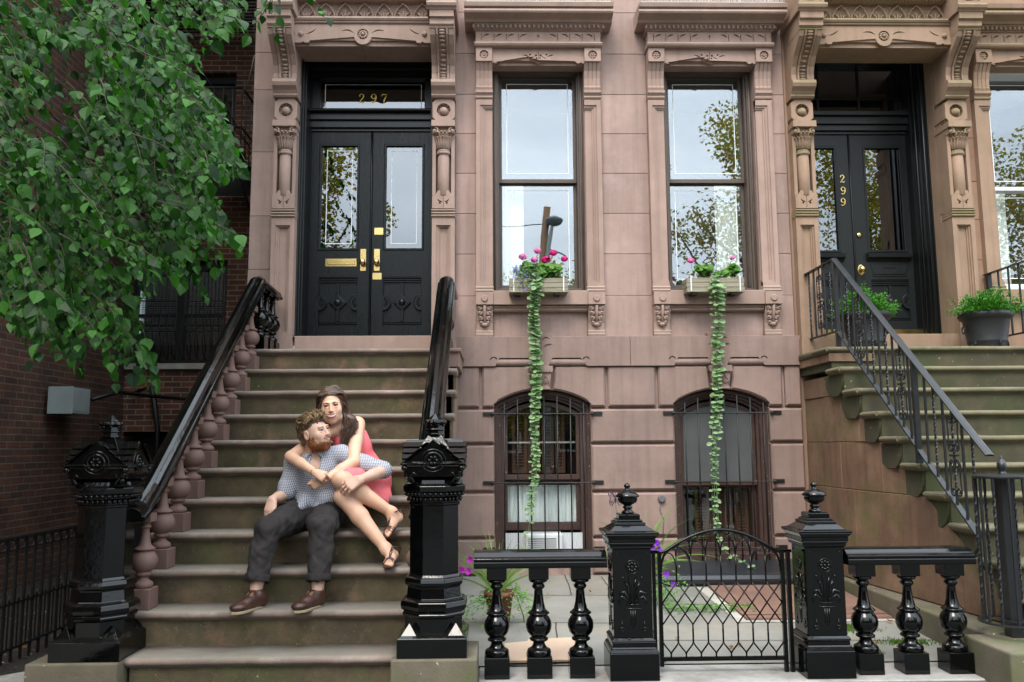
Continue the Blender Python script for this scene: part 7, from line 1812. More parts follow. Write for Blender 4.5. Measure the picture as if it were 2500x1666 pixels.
def hand(V, w_, d, n, t, curl=.5, s=1.0, spread=1.0, thumb=.6, fl=(1, 1, 1, 1)):
    w_, d, n, t = N3(w_), norm(d), norm(n), norm(t); n = norm(n-d*(n@d)); t = norm(t-d*(t@d)-n*(t@n)); k = .006*s
    kn = []
    for i, (off, l) in enumerate(((.030, .080), (.010, .085), (-.010, .082), (-.029, .073))):
        q = w_+d*l*s+t*off*s*spread+n*(-.002*abs(i-1))*s; kn.append(q)
        V.rc(w_+d*.008*s+t*off*.55*s, q, .0165*s, .0125*s, .012)
    for i, q in enumerate(kn):
        L_ = (.068, .075, .070, .054)[i]*s*fl[i]; dd = norm(d+t*(.10, .02, -.06, -.14)[i]*spread); p = q; r0 = (.0092, .0094, .0090, .0078)[i]*s
        for j, (fr, cr) in enumerate(((.42, .75), (.32, 1.1), (.26, .8))):
            a = curl*cr*(1+.12*i); dd = norm(dd*math.cos(a)-n*math.sin(a)); nn = p+dd*L_*fr; V.rc(p, nn, r0*(1-.10*j), r0*(1-.10*(j+1)), k); n_ = n; p = nn
            n = norm(n_-dd*(n_@dd)) if abs(n_@dd) < .95 else n_
        n = norm(np.cross(t, d)) if np.cross(t, d)@norm(n) > 0 else norm(-np.cross(t, d))
    b = w_+d*.022*s+t*.024*s; td = norm(d*.75+t*.65*thumb-n*.25*curl); m = b+td*.034*s; e = m+norm(td+d*.35-t*.2)*.030*s
    V.rc(w_+d*.012*s+t*.012*s, b, .015*s, .0135*s, .01); V.rc(b, m, .0135*s, .0102*s, .008); V.rc(m, e, .0102*s, .0082*s, k)
    return kn
def head(V, c, B, s=1.0, jaw=1.0, male=False):
    # B rows: side, forward, up
    c = N3(c); B = np.array(B)
    W_ = lambda x, y, z: c+(B[0]*x+B[1]*y+B[2]*z)*s
    def el(x, y, z, r, k=.015, op='+'): V.el(W_(x, y, z), [q*s for q in r], B, k, op)
    el(0, -.018, .038, (.074, .092, .086)); el(0, .028, -.018, (.060, .062, .075), .03); el(0, .036, -.060, (.046*jaw, .048, .040), .03); el(0, .062, -.088, (.020*jaw, .017, .016), .02)
    for g in (-1, 1):
        el(g*.036, .058, -.016, (.024, .024, .024), .022); el(g*.044*jaw, .018, -.062, (.018, .032, .022), .02)
        el(g*.026, .080, .034, (.022, .010, .008), .012)
        el(g*.030, .098, .014, (.0155, .016, .0105), .010, '-')
        V.el(W_(g*.030, .078, .024 if not male else .0225), [q*s for q in (.016, .013, .0072)], B, .003); V.el(W_(g*.030, .077, .0035), [q*s for q in (.015, .013, .0060)], B, .003)
        el(g*.0775, -.006, -.002, (.008, .019, .031), .006); el(g*.083, .000, .0, (.006, .011, .020), .004, '-')
        el(g*.010*(1 if male else .9), .093, -.022, (.008, .009, .007), .005)
    nw = 1.0 if male else .84; V.rc(W_(0, .084, .024), W_(0, .102, -.016), .0072*s*nw, .0095*s*nw, .012); el(0, .103, -.019, (.010*nw, .010, .008), .006)
    el(0, .083, -.050, (.026, .011, .017), .015)
    return W_
def eyes(W_, B, c, s, parent, iris, lid=.35):
    ew = MB(); ir = MB(); pu = MB(); lids = MB()
    for g in (-1, 1):
        p = Vector(W_(g*.030, .074, .0135)); ew.sphere(p, .0125*s, 14, 9)
        f = Vector(B[1]); q = p+f*.0095*s; ir.sphere(q, .0064*s, 10, 7); pu.sphere(q+f*.0035*s, .0030*s, 8, 6)
        pts = [Vector(W_(g*.030+x, .0880-abs(x)*.30, .0145+zz)) for x, zz in [(.0145*math.cos(t), .0045*math.sin(t)) for t in [PI*i/9 for i in range(10)]]]
        lids.tube(pts, .0021*s, 5)
    ew.build('eye', M['eyewhite'], parent); ir.build('iris', iris, parent); pu.build('pupil', M['black'], parent); lids.build('eyelashes', M['hair_dark'], parent)
def surf(V, c, B, s=1.0):
    q = (V.V-N3(c))@np.array(B).T/s; q = q[(q[:, 1] > .0) & (np.abs(q[:, 0]) < .09) & (np.abs(q[:, 2]) < .13)]
    def f(x, z, d=.001):
        r = (q[:, 0]-x)**2+(q[:, 2]-z)**2; k = np.argsort(r)[:6]; return N3(c)+(np.array(B).T@np.array([x, q[k, 1].max()+d, z]))*s
    return f
def roots(V, c, B, rule, n, rs, s=1.0):
    q = (V.V-N3(c))@np.array(B).T/s; m = np.array([rule(*p) if (abs(p[0]) < .11 and abs(p[1]) < .13 and -.13 < p[2] < .15) else False for p in q]); q = q[m]; return q[rs.randint(0, len(q), n)]+rs.normal(size=(n, 3))*.0012
def skin(name, c, c2): return mat(name, c, .48, spec=.4, sss=.12, col2=c2, vscale=9, bump=.0003, bscale=300)
M['skin_m'] = skin('pale_skin', (.60, .39, .30), (.56, .33, .24)); M['skin_w'] = skin('tan_skin', (.66, .41, .285), (.62, .355, .235))
M['eyewhite'] = mat('eye_white', (.55, .55, .53), .2); M['iris'] = mat('iris_brown', (.03, .018, .01), .2); M['teeth'] = mat('teeth', (.85, .83, .78), .3); M['lips'] = mat('lips', (.36, .085, .08), .4)
M['lips_m'] = mat('lips_pale', (.40, .17, .14), .45)
M['hair_dark'] = mat('dark_brown_hair', (.045, .024, .015), .38, spec=.5); M['hair_dark2'] = mat('brown_hair_wave', (.13, .062, .032), .4, spec=.5)
M['hair_m'] = mat('brown_hair', (.085, .05, .024), .5); M['hair_m2'] = mat('gold_brown_hair', (.27, .17, .075), .5); M['beard'] = mat('ginger_beard', (.24, .075, .018), .6); M['beard2'] = mat('ginger_beard_light', (.36, .14, .04), .6)
def gingham():
    m = mat('gingham_shirt', (.5, .5, .55), .8); t = m.node_tree; N = t.nodes.new; L = t.links.new; b = t.nodes['Principled BSDF']
    tc = N('ShaderNodeTexCoord'); fs = []
    for ax in ((1, 0, .35), (0, .25, 1)):
        mp = N('ShaderNodeVectorMath'); mp.operation = 'DOT_PRODUCT'; mp.inputs[1].default_value = ax; L(tc.outputs['Object'], mp.inputs[0])
        s = N('ShaderNodeMath'); s.operation = 'MULTIPLY'; s.inputs[1].default_value = 2*PI/.0108; L(mp.outputs['Value'], s.inputs[0]); c = N('ShaderNodeMath'); c.operation = 'SINE'; L(s.outputs[0], c.inputs[0])
        g = N('ShaderNodeMath'); g.operation = 'GREATER_THAN'; g.inputs[1].default_value = .1; L(c.outputs[0], g.inputs[0]); fs.append(g.outputs[0])
    a = N('ShaderNodeMath'); a.operation = 'ADD'; L(fs[0], a.inputs[0]); L(fs[1], a.inputs[1]); d = N('ShaderNodeMath'); d.operation = 'DIVIDE'; d.inputs[1].default_value = 2; L(a.outputs[0], d.inputs[0])
    r = N('ShaderNodeValToRGB'); r.color_ramp.elements[0].color = (.52, .53, .56, 1); r.color_ramp.elements[1].color = (.035, .04, .085, 1); L(d.outputs[0], r.inputs[0]); L(r.outputs[0], b.inputs['Base Color'])
    return m
M['gingham'] = gingham()
M['trouser'] = mat('charcoal_cotton', (.036, .031, .030), .9, spec=.2, var=.25, vscale=14, bump=.0006, bscale=400)
M['dress'] = mat('coral_pink_dress', (.80, .17, .19), .8, spec=.3, bump=.0006, bscale=200, var=.06, vscale=8)
M['leather'] = mat('brown_leather', (.055, .022, .014), .35, var=.35, vscale=14, bump=.0008, bscale=60); M['crepe'] = mat('tan_crepe_sole', (.30, .24, .15), .8); M['lace_o'] = mat('tan_lace', (.45, .20, .05), .8); M['strap'] = mat('bronze_sandal_strap', (.075, .035, .025), .35)

# ---------------------------------------------------------------- the man
MAN = thing('person', 'bearded man in gingham shirt and rolled charcoal trousers sitting on the steps', 'person', (-1.15, -2.25, .76), 'couple sitting on the stoop')
fwd = norm((.86, -.48, .13)); up = np.array((-.34, -.02, .93)); up = norm(up-fwd*(up@fwd)); sdv = np.cross(fwd, up); BM = np.array([sdv, fwd, up])
ear = N3(A(705, 1001, -2.39)); HC = ear-sdv*.078
bm_ = Vol(.004)
Wm = head(bm_, HC, BM, 1.0, 1.08, True)
neckb = N3(A(722, 1042, -2.25)); bm_.rc(HC-up*.035-fwd*.02, neckb, .054, .060, .03)
sR, sL = N3((-1.295, -2.24, 1.175)), N3((-.995, -2.225, 1.225)); chest = N3((-1.155, -2.235, 1.12)); belly = N3((-1.15, -2.215, .97)); pel = N3((-1.145, -2.20, .875))
elR, wrR = N3((-1.318, -2.30, .985)), N3(A(625, 1148, -2.44)); elL, wrL = N3(A(882, 1082, -2.30)), N3(A(829, 1102, -2.535))
hR, hL = N3((-1.225, -2.22, .862)), N3((-1.075, -2.22, .862)); kR, kL = N3((-1.335, -2.70, .80)), N3((-1.02, -2.72, .80)); aR, aL = N3((-1.362, -2.795, .47)), N3((-1.012, -2.80, .47))
bm_.el(chest, (.145, .095, .15), k=.03); bm_.chain([chest, belly, pel], [.10, .10, .105], .04); bm_.chain([neckb, sR], [.05, .048], .03); bm_.chain([neckb, sL], [.05, .048], .03)
bm_.chain([sR, elR, elR*.4+wrR*.6, wrR], [.045, .037, .033, .024]); bm_.chain([sL, elL, elL*.5+wrL*.5, wrL], [.045, .040, .036, .025])
for h_, k_, a_ in ((hR, kR, aR), (hL, kL, aL)): bm_.chain([pel, h_, k_, k_*.6+a_*.4, a_], [.09, .078, .052, .048, .034], .02)
hand(bm_, wrR, (-.06, -.55, -.8), (-.25, -.6, .75), (1, -.2, .1), .28, .95, .9, .4)
hand(bm_, wrL, (-.86, -.22, -.42), (-.15, -.85, .55), (-.2, .1, 1), .42, 1.0, 1.15, 1.0)
bm_.build('body', M['skin_m'], MAN)
eyes(Wm, BM, HC, 1.0, MAN, M['iris'])
SM = surf(bm_, HC, BM)
m = MB()
for g in (-1, 1): m.tube([SM(g*.015, .030), SM(g*.028, .034), SM(g*.043, .030)], [.0018, .0024, .0012], 6)
m.build('eyebrows', M['hair_m'], MAN)
def smile(S, wd, z0, up_, n=11): return [S(x, z0+up_*(x/wd)**2, .0008) for x in [-wd+2*wd*i/(n-1) for i in range(n)]]
def mouth(S, wd, z0, par, lipm, r=1.0, open_=.010):
    n = 11; m = MB(); m.tube(smile(S, wd, z0+.002, .0045), [.0012+.0026*r*math.sin(PI*i/(n-1)) for i in range(n)], 6); m.tube(smile(S, wd*.94, z0-open_, .0120), [.001+.0032*r*math.sin(PI*i/(n-1)) for i in range(n)], 6); m.build('lips', lipm, par)
    m = MB(); t = smile(S, wd*.86, z0+.0008, .0048); b = smile(S, wd*.84, z0-open_*.78, .0105); vs = []
    for p, q in zip(t, b): vs += [tuple(p+(p-q)*0), tuple(q)]
    m.add(vs, [(2*i, 2*i+2, 2*i+3, 2*i+1) for i in range(n-1)], smooth=True); m.build('teeth', M['teeth'], par)
mouth(SM, .023, -.046, MAN, M['lips_m'], .9, .009)
rs = np.random.RandomState(4)
bd = Vol(.003)
def mel(V, W_, x, y, z, r, B, k=.012, op='+'): V.el(W_(x, y, z), r, B, k, op)
mel(bd, Wm, 0, .034, -.070, (.050, .052, .037), BM, .02); mel(bd, Wm, 0, .064, -.093, (.022, .020, .018), BM, .02)
for g in (-1, 1): mel(bd, Wm, g*.049, .012, -.060, (.019, .036, .032), BM, .015); mel(bd, Wm, g*.060, -.0, -.026, (.010, .014, .034), BM, .012)
mel(bd, Wm, 0, .11, -.0515, (.027, .035, .0115), BM, .005, '-'); mel(bd, Wm, 0, .10, -.018, (.05, .05, .026), BM, .008, '-')
bd.build('beard', M['beard'], MAN, folds(3, .0016, ((160, 1), (300, .8))), smooth=1)
def brule(x, y, z):
    if z < -.116 or y < -.022: return False
    if abs(x) < .026 and -.062 < z < -.043: return False
    if y > .07 and abs(x) < .030 and -.043 < z < -.031: return True
    return z < -.046-.35*max(0, y-.05) or (abs(x) > .050 and .022 < y < .045 and z < .012-.9*max(0, y)) or (y > .05 and z < -.062)
m = MB(); m2 = MB()
for i, q in enumerate(np.concatenate([roots(bm_, HC, BM, brule, 1300, rs), roots(bd, HC, BM, lambda x, y, z: y > -.03 and z > -.125 and not (abs(x) < .024 and -.062 < z < -.043), 1700, rs)])):
    nn = norm([q[0]*1.3, q[1]+.0, q[2]*.4]); p = Wm(*q); N_ = norm(BM.T@nn); d = norm(N_*.55+BM[2]*-.75+BM[0]*q[0]*3+rs.normal(size=3)*.28); L_ = rs.uniform(.006, .012)*(1.4 if q[2] < -.085 else 1)
    (m2 if i % 3 == 0 else m).tube([p-N_*.001, p+N_*.002+d*L_*.5, p+d*L_+N_*.0005], [.0012, .0011, .0004], 3)
m.build('beard_hair', M['beard'], MAN); m2.build('beard_hair', M['beard2'], MAN)
def hrule(x, y, z):
    if abs(x) > .055 and abs(y+.004) < .030 and z < .038: return False
    if y > .04: return z > .076-.10*abs(x)
    if y > .012: return z > .045+1.3*(y-.012)
    if y > -.035: return z > .012
    return z > -.058
hr = Vol(.004); mel(hr, Wm, 0, -.026, .047, (.075, .088, .081), BM, .02); mel(hr, Wm, 0, .036, .090, (.050, .042, .026), BM, .02); mel(hr, Wm, 0, -.05, .0, (.067, .055, .062), BM, .02)
mel(hr, Wm, 0, .115, .020, (.088, .070, .066), BM, .012, '-')
for g in (-1, 1): mel(hr, Wm, g*.088, .002, -.01, (.018, .026, .040), BM, .008, '-')
hr.build('hair', M['hair_m'], MAN, folds(9, .004, ((60, 1), (110, .8), (200, .5))), smooth=1)
m = MB(); m2 = MB()
for i, q in enumerate(np.concatenate([roots(bm_, HC, BM, hrule, 900, rs), roots(hr, HC, BM, lambda x, y, z: z > -.062, 2000, rs)])):
    nn = norm(BM.T@norm([q[0], q[1]+.02, q[2]-.035])); p = Wm(*q); top = q[2] > .085
    k = 17.0; w1 = mnoise.noise(Vector(q*k)); w2 = mnoise.noise(Vector(q*k)+Vector((7, 3, 1)))
    loc = np.array([.35 if top else .0, .75 if top else -.5, .5 if top else -.75])+np.array([w1*2.2, w2*1.4, w1*w2*2]); t = norm(BM.T@loc); t = norm(t-nn*(t@nn)*.8)
    L_ = rs.uniform(.024, .040) if top else rs.uniform(.014, .022)
    lift = (.008 if top else .0025); sw = norm(np.cross(t, nn)); a1 = w2*.9+rs.normal()*.2
    q1 = p+t*L_*.35+nn*lift*.9; q2 = p+t*L_*.7+nn*lift+sw*L_*.25*a1; q3 = p+t*L_*.92+nn*lift*.75+sw*L_*.5*a1; q4 = p+t*L_*1.0+nn*lift*.35+sw*L_*.62*a1
    (m2 if (top and i % 5 < 3) or i % 7 == 0 else m).tube([p, q1, q2, q3, q4], [.0022, .0024, .0021, .0015, .0005], 4)
m.build('hair_locks', M['hair_m'], MAN); m2.build('hair_locks', M['hair_m2'], MAN)
# shirt
sh = Vol(.005)
sh.el(chest, (.160, .112, .165), k=.03); sh.chain([chest, belly, pel+N3((0, -.01, .01))], [.122, .118, .122], .04); sh.chain([neckb-up*.0+N3((0, .01, -.02)), sR], [.062, .060], .03); sh.chain([neckb+N3((0, .01, -.02)), sL], [.062, .060], .03)
sh.chain([sR, elR+N3((0, 0, .03))], [.062, .054], .03); sh.chain([sL, sL*.45+elL*.55+N3((0, 0, -.012)), elL*.93+sL*.07], [.062, .062, .052], .03)
sh.rc(elR+N3((-.003, 0, .045)), elR+N3((-.006, -.012, .012)), .058, .056, .008); sh.rc(elL*.86+sL*.14, elL*.97+sL*.03, .055, .056, .008)
for x in (-1.20, -1.09): sh.rc((x, -2.28, .93), (x-.01, -2.42, .905), .07, .03, .03)
vt = N3(neckb)+N3((.01, -.065, -.0)); sh.el(vt+N3((.018, -.03, -.045)), (.030, .05, .085), k=.008, op='-'); sh.rc(HC-up*.03, neckb+up*.02, .062, .060, .008, '-')
sh.build('shirt', M['gingham'], MAN, folds(21, .0055, ((22, 1), (40, .8), (70, .4))))
m = MB()
for g in (-1, 1):                                            # collar leaves
    a0 = N3(neckb)+N3((g*.045+.01, .03, .045)); a1 = N3(neckb)+N3((g*.062+.012, -.03, .020)); a2 = N3(neckb)+N3((g*.045+.02, -.085, -.028)); a3 = N3(neckb)+N3((g*.018+.014, -.078, -.002)); a4 = N3(neckb)+N3((g*.040+.01, -.03, .042))
    off = N3((g*.004, -.005, .003)); m.add([a0, a1, a2, a3, a4]+[p+off for p in (a0, a1, a2, a3, a4)], [(0, 1, 4), (1, 2, 3, 4), (5, 9, 6), (6, 9, 8, 7), (0, 5, 6, 1), (1, 6, 7, 2), (2, 7, 8, 3), (3, 8, 9, 4), (4, 9, 5, 0)])
m.build('collar', M['gingham'], MAN, bev=.0)
m = MB()
for z, y in ((1.035, -2.338), (.975, -2.338)): m.sphere((-1.135, y, z), .0048, 8, 6, sc=(1, .5, 1))
m.build('buttons', M['teeth'], MAN)
# trousers
tr = Vol(.005)
for h_, k_, a_, sg in ((hR, kR, aR, -1), (hL, kL, aL, 1)):
    cu = k_*.13+a_*.87+N3((0, 0, .035)); tr.chain([pel, h_, h_*.4+k_*.6, k_], [.118, .108, .090, .074], .03); tr.chain([k_, k_*.5+cu*.5+N3((sg*.004, .012, 0)), cu], [.074, .070, .064], .02)
    tr.rc(cu-N3((0, 0, .045)), cu-N3((0, 0, .13)), .068, .068, .004, '-')
tr.build('trousers', M['trouser'], MAN, folds(31, .0062, ((16, .7), (40, 1), (80, .9), (140, .4))))
for k_, a_ in ((kR, aR), (kL, aL)):                            # rolled cuffs
    cu = k_*.13+a_*.87+N3((0, 0, .008)); ax_ = norm(k_-a_); e1 = norm(np.cross(ax_, (0, 1, 0))); e2 = np.cross(ax_, e1); m = MB(); vs = []; n = 40
    pr_ = [(.0660, .000), (.0700, -.002), (.0722, .004), (.0715, .030), (.0700, .036), (.0665, .037), (.0655, .030)]
    for r_, h_ in pr_:
        for i in range(n): t = 2*PI*i/n; w_ = 1+.035*math.sin(3*t+k_[0]*9)+.02*math.sin(7*t); vs.append(tuple(cu+(e1*math.cos(t)+e2*math.sin(t))*r_*w_+ax_*(h_+.003*math.sin(2*t+1))))
    m.add(vs, [(j*n+i, j*n+(i+1) % n, (j+1)*n+(i+1) % n, (j+1)*n+i) for j in range(len(pr_)-1) for i in range(n)], smooth=True); m.build('cuff', M['trouser'], MAN)
def shoe(heel, toe, zt, ank, nm):
    heel, toe = N3(heel), N3(toe); f = norm(toe-heel); f[2] = 0; f = norm(f); s_ = np.array([f[1], -f[0], 0]); L_ = np.linalg.norm((toe-heel)[:2]); u_ = np.array([0, 0, 1.0])
    P_ = lambda a, b, z: heel+f*a*L_+s_*b+u_*(z+zt-heel[2])
    v = Vol(.0035)
    v.el(P_(.12, 0, .045), (.036, .036, .040), k=.02); v.rc(P_(.12, 0, .03), P_(.62, 0, .033), .035, .036, .03); v.el(P_(.78, .003, .031), (.046*1.0, .060, .026), B=np.array([s_, f, u_]), k=.02); v.rc(P_(.22, 0, .06), P_(.50, 0, .045), .036, .030, .03); v.rc(P_(.14, 0, .05), N3(ank)*.93+P_(.14, 0, .05)*.07, .037, .042, .02); v.rc(P_(.42, 0, .075), N3(ank)+f*.028-u_*.006, .020, .020, .012); v.rc(N3(ank)+u_*.034, N3(ank)+u_*.09, .046, .05, .003, '-'); v.rc(N3(ank)-u_*.01, N3(ank)+u_*.05, .036, .036, .004, '-')
    v.el(P_(.4, 0, -.055), (.2, .2, .055), k=.003, op='-')
    o = v.build('shoe', M['leather'], MAN)
    so_ = MB(); out_ = [(0, -.018), (0, .018), (.06, .032), (.25, .033), (.45, .036), (.68, .048), (.85, .045), (.96, .028), (1.02, 0), (.97, -.026), (.85, -.042), (.68, -.044), (.45, -.033), (.25, -.031), (.06, -.03)]
    n = len(out_); vs = [P_(a, b*1.04, 0.0) for a, b in out_]+[P_(a, b*1.06, .014) for a, b in out_]; so_.add(vs, [tuple(range(n)), tuple(range(2*n-1, n-1, -1))]+[(i, (i+1) % n, n+(i+1) % n, n+i) for i in range(n)]); so_.build('sole', M['crepe'], o, bev=.002)
    la = MB()
    for t in (.40, .48): la.tube([P_(t, -.030, .062), P_(t+.01, 0, .082-(t-.4)*.12), P_(t, .030, .062)], .0026, 5)
    for sg in (-1, 1): la.tube([P_(.42, 0, .084), P_(.44, sg*.014, .092), P_(.47, sg*.022, .080), P_(.44, sg*.006, .082)], .0026, 5); la.tube([P_(.42, 0, .084), P_(.5, sg*.012, .074)], .0022, 5)
    la.build('laces', M['lace_o'], o)
shoe((-1.325, -2.765, .38), (-1.425, -3.01, .38), .381, aR, 'r'); shoe((-1.00, -2.755, .38), (-1.095, -2.985, .38), .381, aL, 'l')

# ---------------------------------------------------------------- the woman
WOM = thing('person', 'smiling woman with long dark hair and coral dress hugging the man from the step above', 'person', (-.83, -2.0, .95), 'couple sitting on the stoop')
wf = norm((.10, -1, -.03)); wu = norm((-.10, -.04, 1)); wu = norm(wu-wf*(wu@wf)); ws_ = np.cross(wu, wf); BW = np.array([ws_, wf, wu])
HW = N3(A(763.5, 938, -2.11)); bw_ = Vol(.004); Ww = head(bw_, HW, BW, 1.03, .94)
nb = N3(A(790, 985, -2.06)); bw_.rc(HW-wu*.04-wf*.015, nb, .044, .048, .03)
wsL, wsR = N3(A(821, 975, -2.03)), N3((-1.13, -2.11, 1.365)); wch = N3((-.965, -2.03, 1.31)); wwa = N3((-.885, -1.99, 1.16)); wpe = N3((-.825, -1.985, 1.055))
weL, wwL = N3(A(812, 1062, -2.335)), N3(A(743, 1105, -2.475)); weR, wwR = N3(A(668, 1050, -2.34)), N3(A(724, 1087, -2.515))
knA, knB = N3(A(784, 1104, -2.48)), N3(A(790, 1143, -2.455)); anA, anB = N3(A(900, 1178, -2.43)), N3(A(887, 1262, -2.575))
bw_.el(wch, (.115, .085, .12), k=.03); bw_.chain([wch, wwa, wpe], [.085, .08, .10], .04); bw_.chain([nb, wsL], [.042, .046], .025); bw_.chain([nb, wsR], [.042, .044], .025)
bw_.chain([wsL, wsL*.55+weL*.45, weL, weL*.6+wwL*.4, wwL], [.052, .046, .037, .035, .022]); bw_.chain([wsR, wsR*.5+weR*.5, weR, weR*.6+wwR*.4, wwR], [.048, .042, .036, .034, .022])
bw_.chain([wpe, wpe+N3((.02, -.06, .01)), knA, knA*.62+anA*.38, anA], [.10, .088, .052, .053, .030], .02); bw_.chain([wpe+N3((0, 0, -.03)), wpe+N3((-.01, -.06, -.04)), knB, knB*.62+anB*.38+N3((0, .01, 0)), anB], [.10, .086, .055, .053, .030], .02)
bw_.el(knA+N3((-.008, -.008, .010)), (.044, .044, .044), k=.02); bw_.el(knB+N3((-.01, -.008, .008)), (.045, .045, .045), k=.02)
hand(bw_, wwL, (-.92, -.05, -.36), (.0, -1, .15), (-.2, 0, 1), 1.0, .86, .9, .25); hand(bw_, wwR, (.84, -.10, -.42), (.12, -.85, .5), (.3, 0, 1), .95, .78, 1.0, .9)
def foot(V, an, heel, toe, nrm):
    an, heel, toe = N3(an), N3(heel), N3(toe); f = norm(toe-heel); n = norm(N3(nrm)-f*(N3(nrm)@f)); s_ = np.cross(f, n); L_ = np.linalg.norm(toe-heel)
    V.rc(an, heel+f*.03+n*.022, .030, .026, .02); V.rc(heel+f*.02+n*.02, heel+f*L_*.45+n*.026, .024, .022, .02); V.rc(an-n*.0, heel+f*L_*.5+n*.026, .028, .022, .03)
    for i, b in enumerate((-.020, -.006, .006, .017, .026)):
        V.rc(heel+f*L_*.42+n*.022+s_*b*.4, heel+f*L_*(.78-.02*i)+n*.012+s_*b, .018, .011, .012); V.rc(heel+f*L_*(.78-.02*i)+n*.011+s_*b, heel+f*L_*(.97-.045*i)+n*.009+s_*b*1.1, .0095 if i else .0115, .0078 if i else .0105, .004)
    return lambda a, b, z: heel+f*a*L_+s_*b+n*z
fa = foot(bw_, anA, A(924, 1190, -2.385), A(886, 1236, -2.52), (-.62, -.72, .30)); tz_ = ZL-RISE*8+.014
tB = AZ(891, 1304, tz_); fb_ = foot(bw_, anB, (tB[0]+.018, tB[1]+.20, tz_+.03), (tB[0]-.002, tB[1], tz_+.0), (-.05, -.25, 1))
bw_.build('body', M['skin_w'], WOM)
eyes(Ww, BW, HW, 1.03, WOM, M['iris'])
SW = surf(bw_, HW, BW, 1.03)
m = MB()
for g in (-1, 1): m.tube([SW(g*.013, .029), SW(g*.028, .0345), SW(g*.045, .029)], [.0022, .0030, .0014], 6)
m.build('eyebrows', M['hair_dark'], WOM)
mouth(SW, .033, -.0440, WOM, M['lips'], 1.25, .0150)
# dress
ds = Vol(.005); ds.el(wch+N3((.004, 0, -.02)), (.124, .098, .118), k=.03); ds.chain([wch, wwa, wpe], [.094, .090, .114], .04)
ds.rc(wch+N3((.05, .0, .05)), wsL+N3((-.028, .0, .010)), .05, .040, .02); ds.rc(wch+N3((-.06, 0, .03)), wsR+N3((.03, .02, 0)), .05, .035, .02)
hk = .80; ds.chain([wpe, wpe+N3((.02, -.06, .01)), (wpe+N3((.02, -.06, .01)))*(1-hk)+knA*hk], [.116, .102, .074], .03); ds.chain([wpe+N3((0, 0, -.03)), (wpe+N3((-.01, -.06, -.04)))*.3+knB*.7], [.112, .076], .03)
ds.rc((-.77, -2.06, .965), (-.80, -2.22, .945), .075, .055, .03); ds.rc((-.735, -2.10, .94), (-.73, -2.18, .925), .05, .045, .03)
ds.el(knA+N3((-.005, -.03, .005)), (.062, .06, .066), k=.008, op='-')
ds.build('dress', M['dress'], WOM, folds(41, .0045, ((20, 1), (38, .8), (66, .4))))
# jewellery
m = MB(); r_ = norm(wwR-weR); a_ = norm(np.cross(r_, (0, 0, 1))); b_ = np.cross(r_, a_); m.tube([wwR-r_*.012+(a_*math.cos(t)+b_*math.sin(t))*.0245 for t in [2*PI*i/18 for i in range(18)]], .0016, 5, closed=True); m.build('bracelet', M['brass'], WOM)
# sandals
for F_, nm in ((fa, 'a'), (fb_, 'b')):
    m = MB(); out_ = [(-.03, -.014), (-.03, .014), (.1, .022), (.45, .020), (.75, .034), (.95, .030), (1.02, 0), (.98, -.026), (.78, -.034), (.45, -.020), (.1, -.02)]; n = len(out_)
    m.add([F_(a, b, -.004) for a, b in out_]+[F_(a, b, .002) for a, b in out_], [tuple(range(n)), tuple(range(2*n-1, n-1, -1))]+[(i, (i+1) % n, n+(i+1) % n, n+i) for i in range(n)])
    for t0, b0_, t1, b1_ in ((.62, -.032, .78, .030), (.62, .034, .78, -.028), (.72, -.034, .66, .034), (.80, -.032, .84, .030)):
        m.tube([F_(t0, b0_*1.15, .006), F_(t0*.7+t1*.3-.01, b0_*.6+b1_*.1, .034), F_((t0+t1)/2-.02, 0, .042), F_(t0*.3+t1*.7-.01, b0_*.1+b1_*.6, .034), F_(t1, b1_*1.15, .006)], .0032, 6)
    m.tube([F_(.70, 0, .042), F_(.50, .006, .060), F_(.34, 0, .080)], .0036, 6); m.tube([F_(.70, 0, .042), F_(.50, -.006, .060), F_(.34, 0, .080)], .0036, 6); m.tube([F_(.0, -.028, .02), F_(.0, -.036, .060), F_(.20, -.034, .076), F_(.34, 0, .082), F_(.20, .034, .076), F_(.0, .036, .060), F_(0, .028, .02)], .0038, 6); m.tube([F_(-.02, -.018, 0), F_(-.05, 0, .035), F_(-.02, .018, 0)], .010, 6)
    m.build('sandal', M['strap'], WOM)
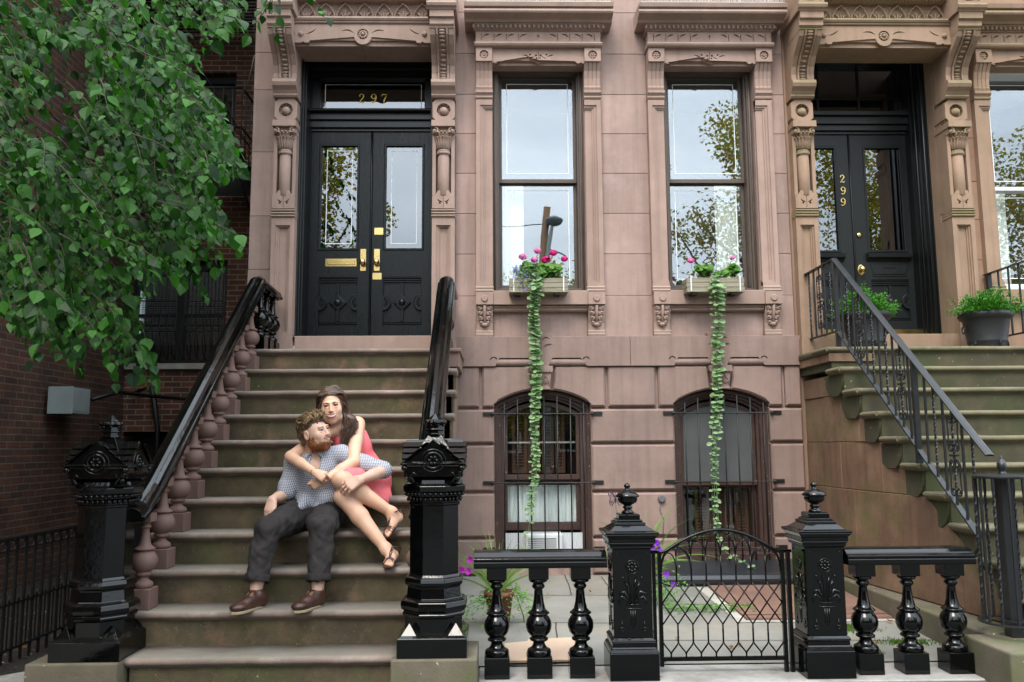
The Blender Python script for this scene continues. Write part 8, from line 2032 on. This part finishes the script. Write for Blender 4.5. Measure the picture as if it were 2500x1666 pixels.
# hair: cap and long waves
hw_ = Vol(.004)
def we(x, y, z, r, k=.02, op='+'): hw_.el(Ww(x, y, z), r, BW, k, op)
we(0, -.024, .046, (.081, .096, .087)); we(0, -.05, -.02, (.078, .06, .09)); we(.064, -.015, -.03, (.018, .040, .10)); we(-.064, -.02, -.02, (.016, .040, .085))
we(.000, .118, .018, (.064, .080, .078), .012, '-'); we(-.002, .115, -.055, (.058, .080, .08), .012, '-')
hw_.chain([Ww(.080, -.02, -.03), N3(A(808, 968, -2.10)), N3(A(800, 996, -2.15)), N3(A(793, 1014, -2.18))], [.026, .027, .022, .010], .03)
hw_.build('hair', M['hair_dark'], WOM, folds(51, .003, ((50, 1), (90, .8), (150, .5))), smooth=1)
ma = MB(); mb2 = MB()
for q in range(900):
    side = 1 if q % 10 < 7 else -1
    yy = rs.uniform(-.085, .068); zt = .048+.090*math.sqrt(max(0, 1-((yy+.024)/.100)**2)); p0 = Ww(-.012+rs.normal()*.003, yy, zt+.001)
    fr = (yy+.085)/.145; J = lambda a: rs.normal()*a; out = rs.uniform(0, .013)
    if side > 0:
        C = [p0, Ww(.030+J(.003), yy*.97, zt-.006+out), Ww(.064+out+J(.002), yy*.75+.01*fr, .088), Ww(.080+out+J(.003), .030*fr-.02+yy*.25, .040), Ww(.084+out+J(.004), .042*fr-.025, -.020), Ww(.088+out+J(.006), .040*fr-.02, -.075)]
        C += [N3(A(808+J(7), 975+J(5), -2.13+J(.025)-.03*fr)), N3(A(801+J(8), 997+J(6), -2.17+J(.02)-.02*fr)), N3(A(793+J(7), 1016+J(7), -2.20+J(.015)))]
    else:
        C = [p0, Ww(-.040+J(.003), yy*.97, zt-.012+out), Ww(-.068-out+J(.002), yy*.75+.01*fr, .080), Ww(-.080-out+J(.003), .030*fr-.02+yy*.25, .030), Ww(-.084-out+J(.004), .042*fr-.025, -.025), Ww(-.084-out+J(.006), .036*fr-.03, -.075), Ww(-.078+J(.01), -.02, -.12)]
    pts = []; nseg = len(C)-1
    for i in range(nseg):
        a0, a1, a2, a3 = C[max(i-1, 0)], C[i], C[i+1], C[min(i+2, nseg)]
        for k in range(7):
            t = k/7; pts.append(.5*((2*a1)+(-a0+a2)*t+(2*a0-5*a1+4*a2-a3)*t*t+(-a0+3*a1-3*a2+a3)*t**3))
    pts.append(C[-1]); n = len(pts); ph = (q % 23)*.9+rs.normal()*.35; amp = rs.uniform(.003, .0065)
    for i in range(n):
        w_ = min(1, max(0, i/n-.40)*3.0); pts[i] = pts[i]+np.array([math.sin(i*.50+ph), math.cos(i*.50+ph)*.7, math.sin(i*.3+ph)*.3])*amp*w_
    (mb2 if (q % 3 == 0) else ma).tube(pts, [.0023*(1-.75*(i/n)**2) for i in range(n)], 4)
for i, q in enumerate(hw_.V[rs.randint(0, len(hw_.V), 1300)]):   # locks lying on the cap, combed away from the parting
    l = BW@(q-HW); nn = norm(BW.T@norm([l[0], l[1]+.02, l[2]*.5 if l[2] > 0 else 0])); sg = 1 if l[0] > -.012 else -1
    if l[1] > .045 and l[2] < .075: continue
    t = norm(BW.T@np.array([sg*(.9 if l[2] > .07 else .05), -.25 if l[2] > .03 else .0, -.35 if l[2] > .07 else -1])+rs.normal(size=3)*.12); P_ = [q+nn*.001]
    for k in range(5):
        t = norm(t-nn*(t@nn)*.9+np.array([0, 0, -.10])); P_.append(P_[-1]+t*.014+nn*(.0015 if k < 2 else -.0005)+np.array([math.sin(k*1.3+i), 0, 0])*.0015)
    (mb2 if i % 3 == 0 else ma).tube(P_, [.0010, .0024, .0026, .0022, .0016, .0004], 4)
ma.build('hair_locks', M['hair_dark'], WOM); mb2.build('hair_locks', M['hair_dark2'], WOM)
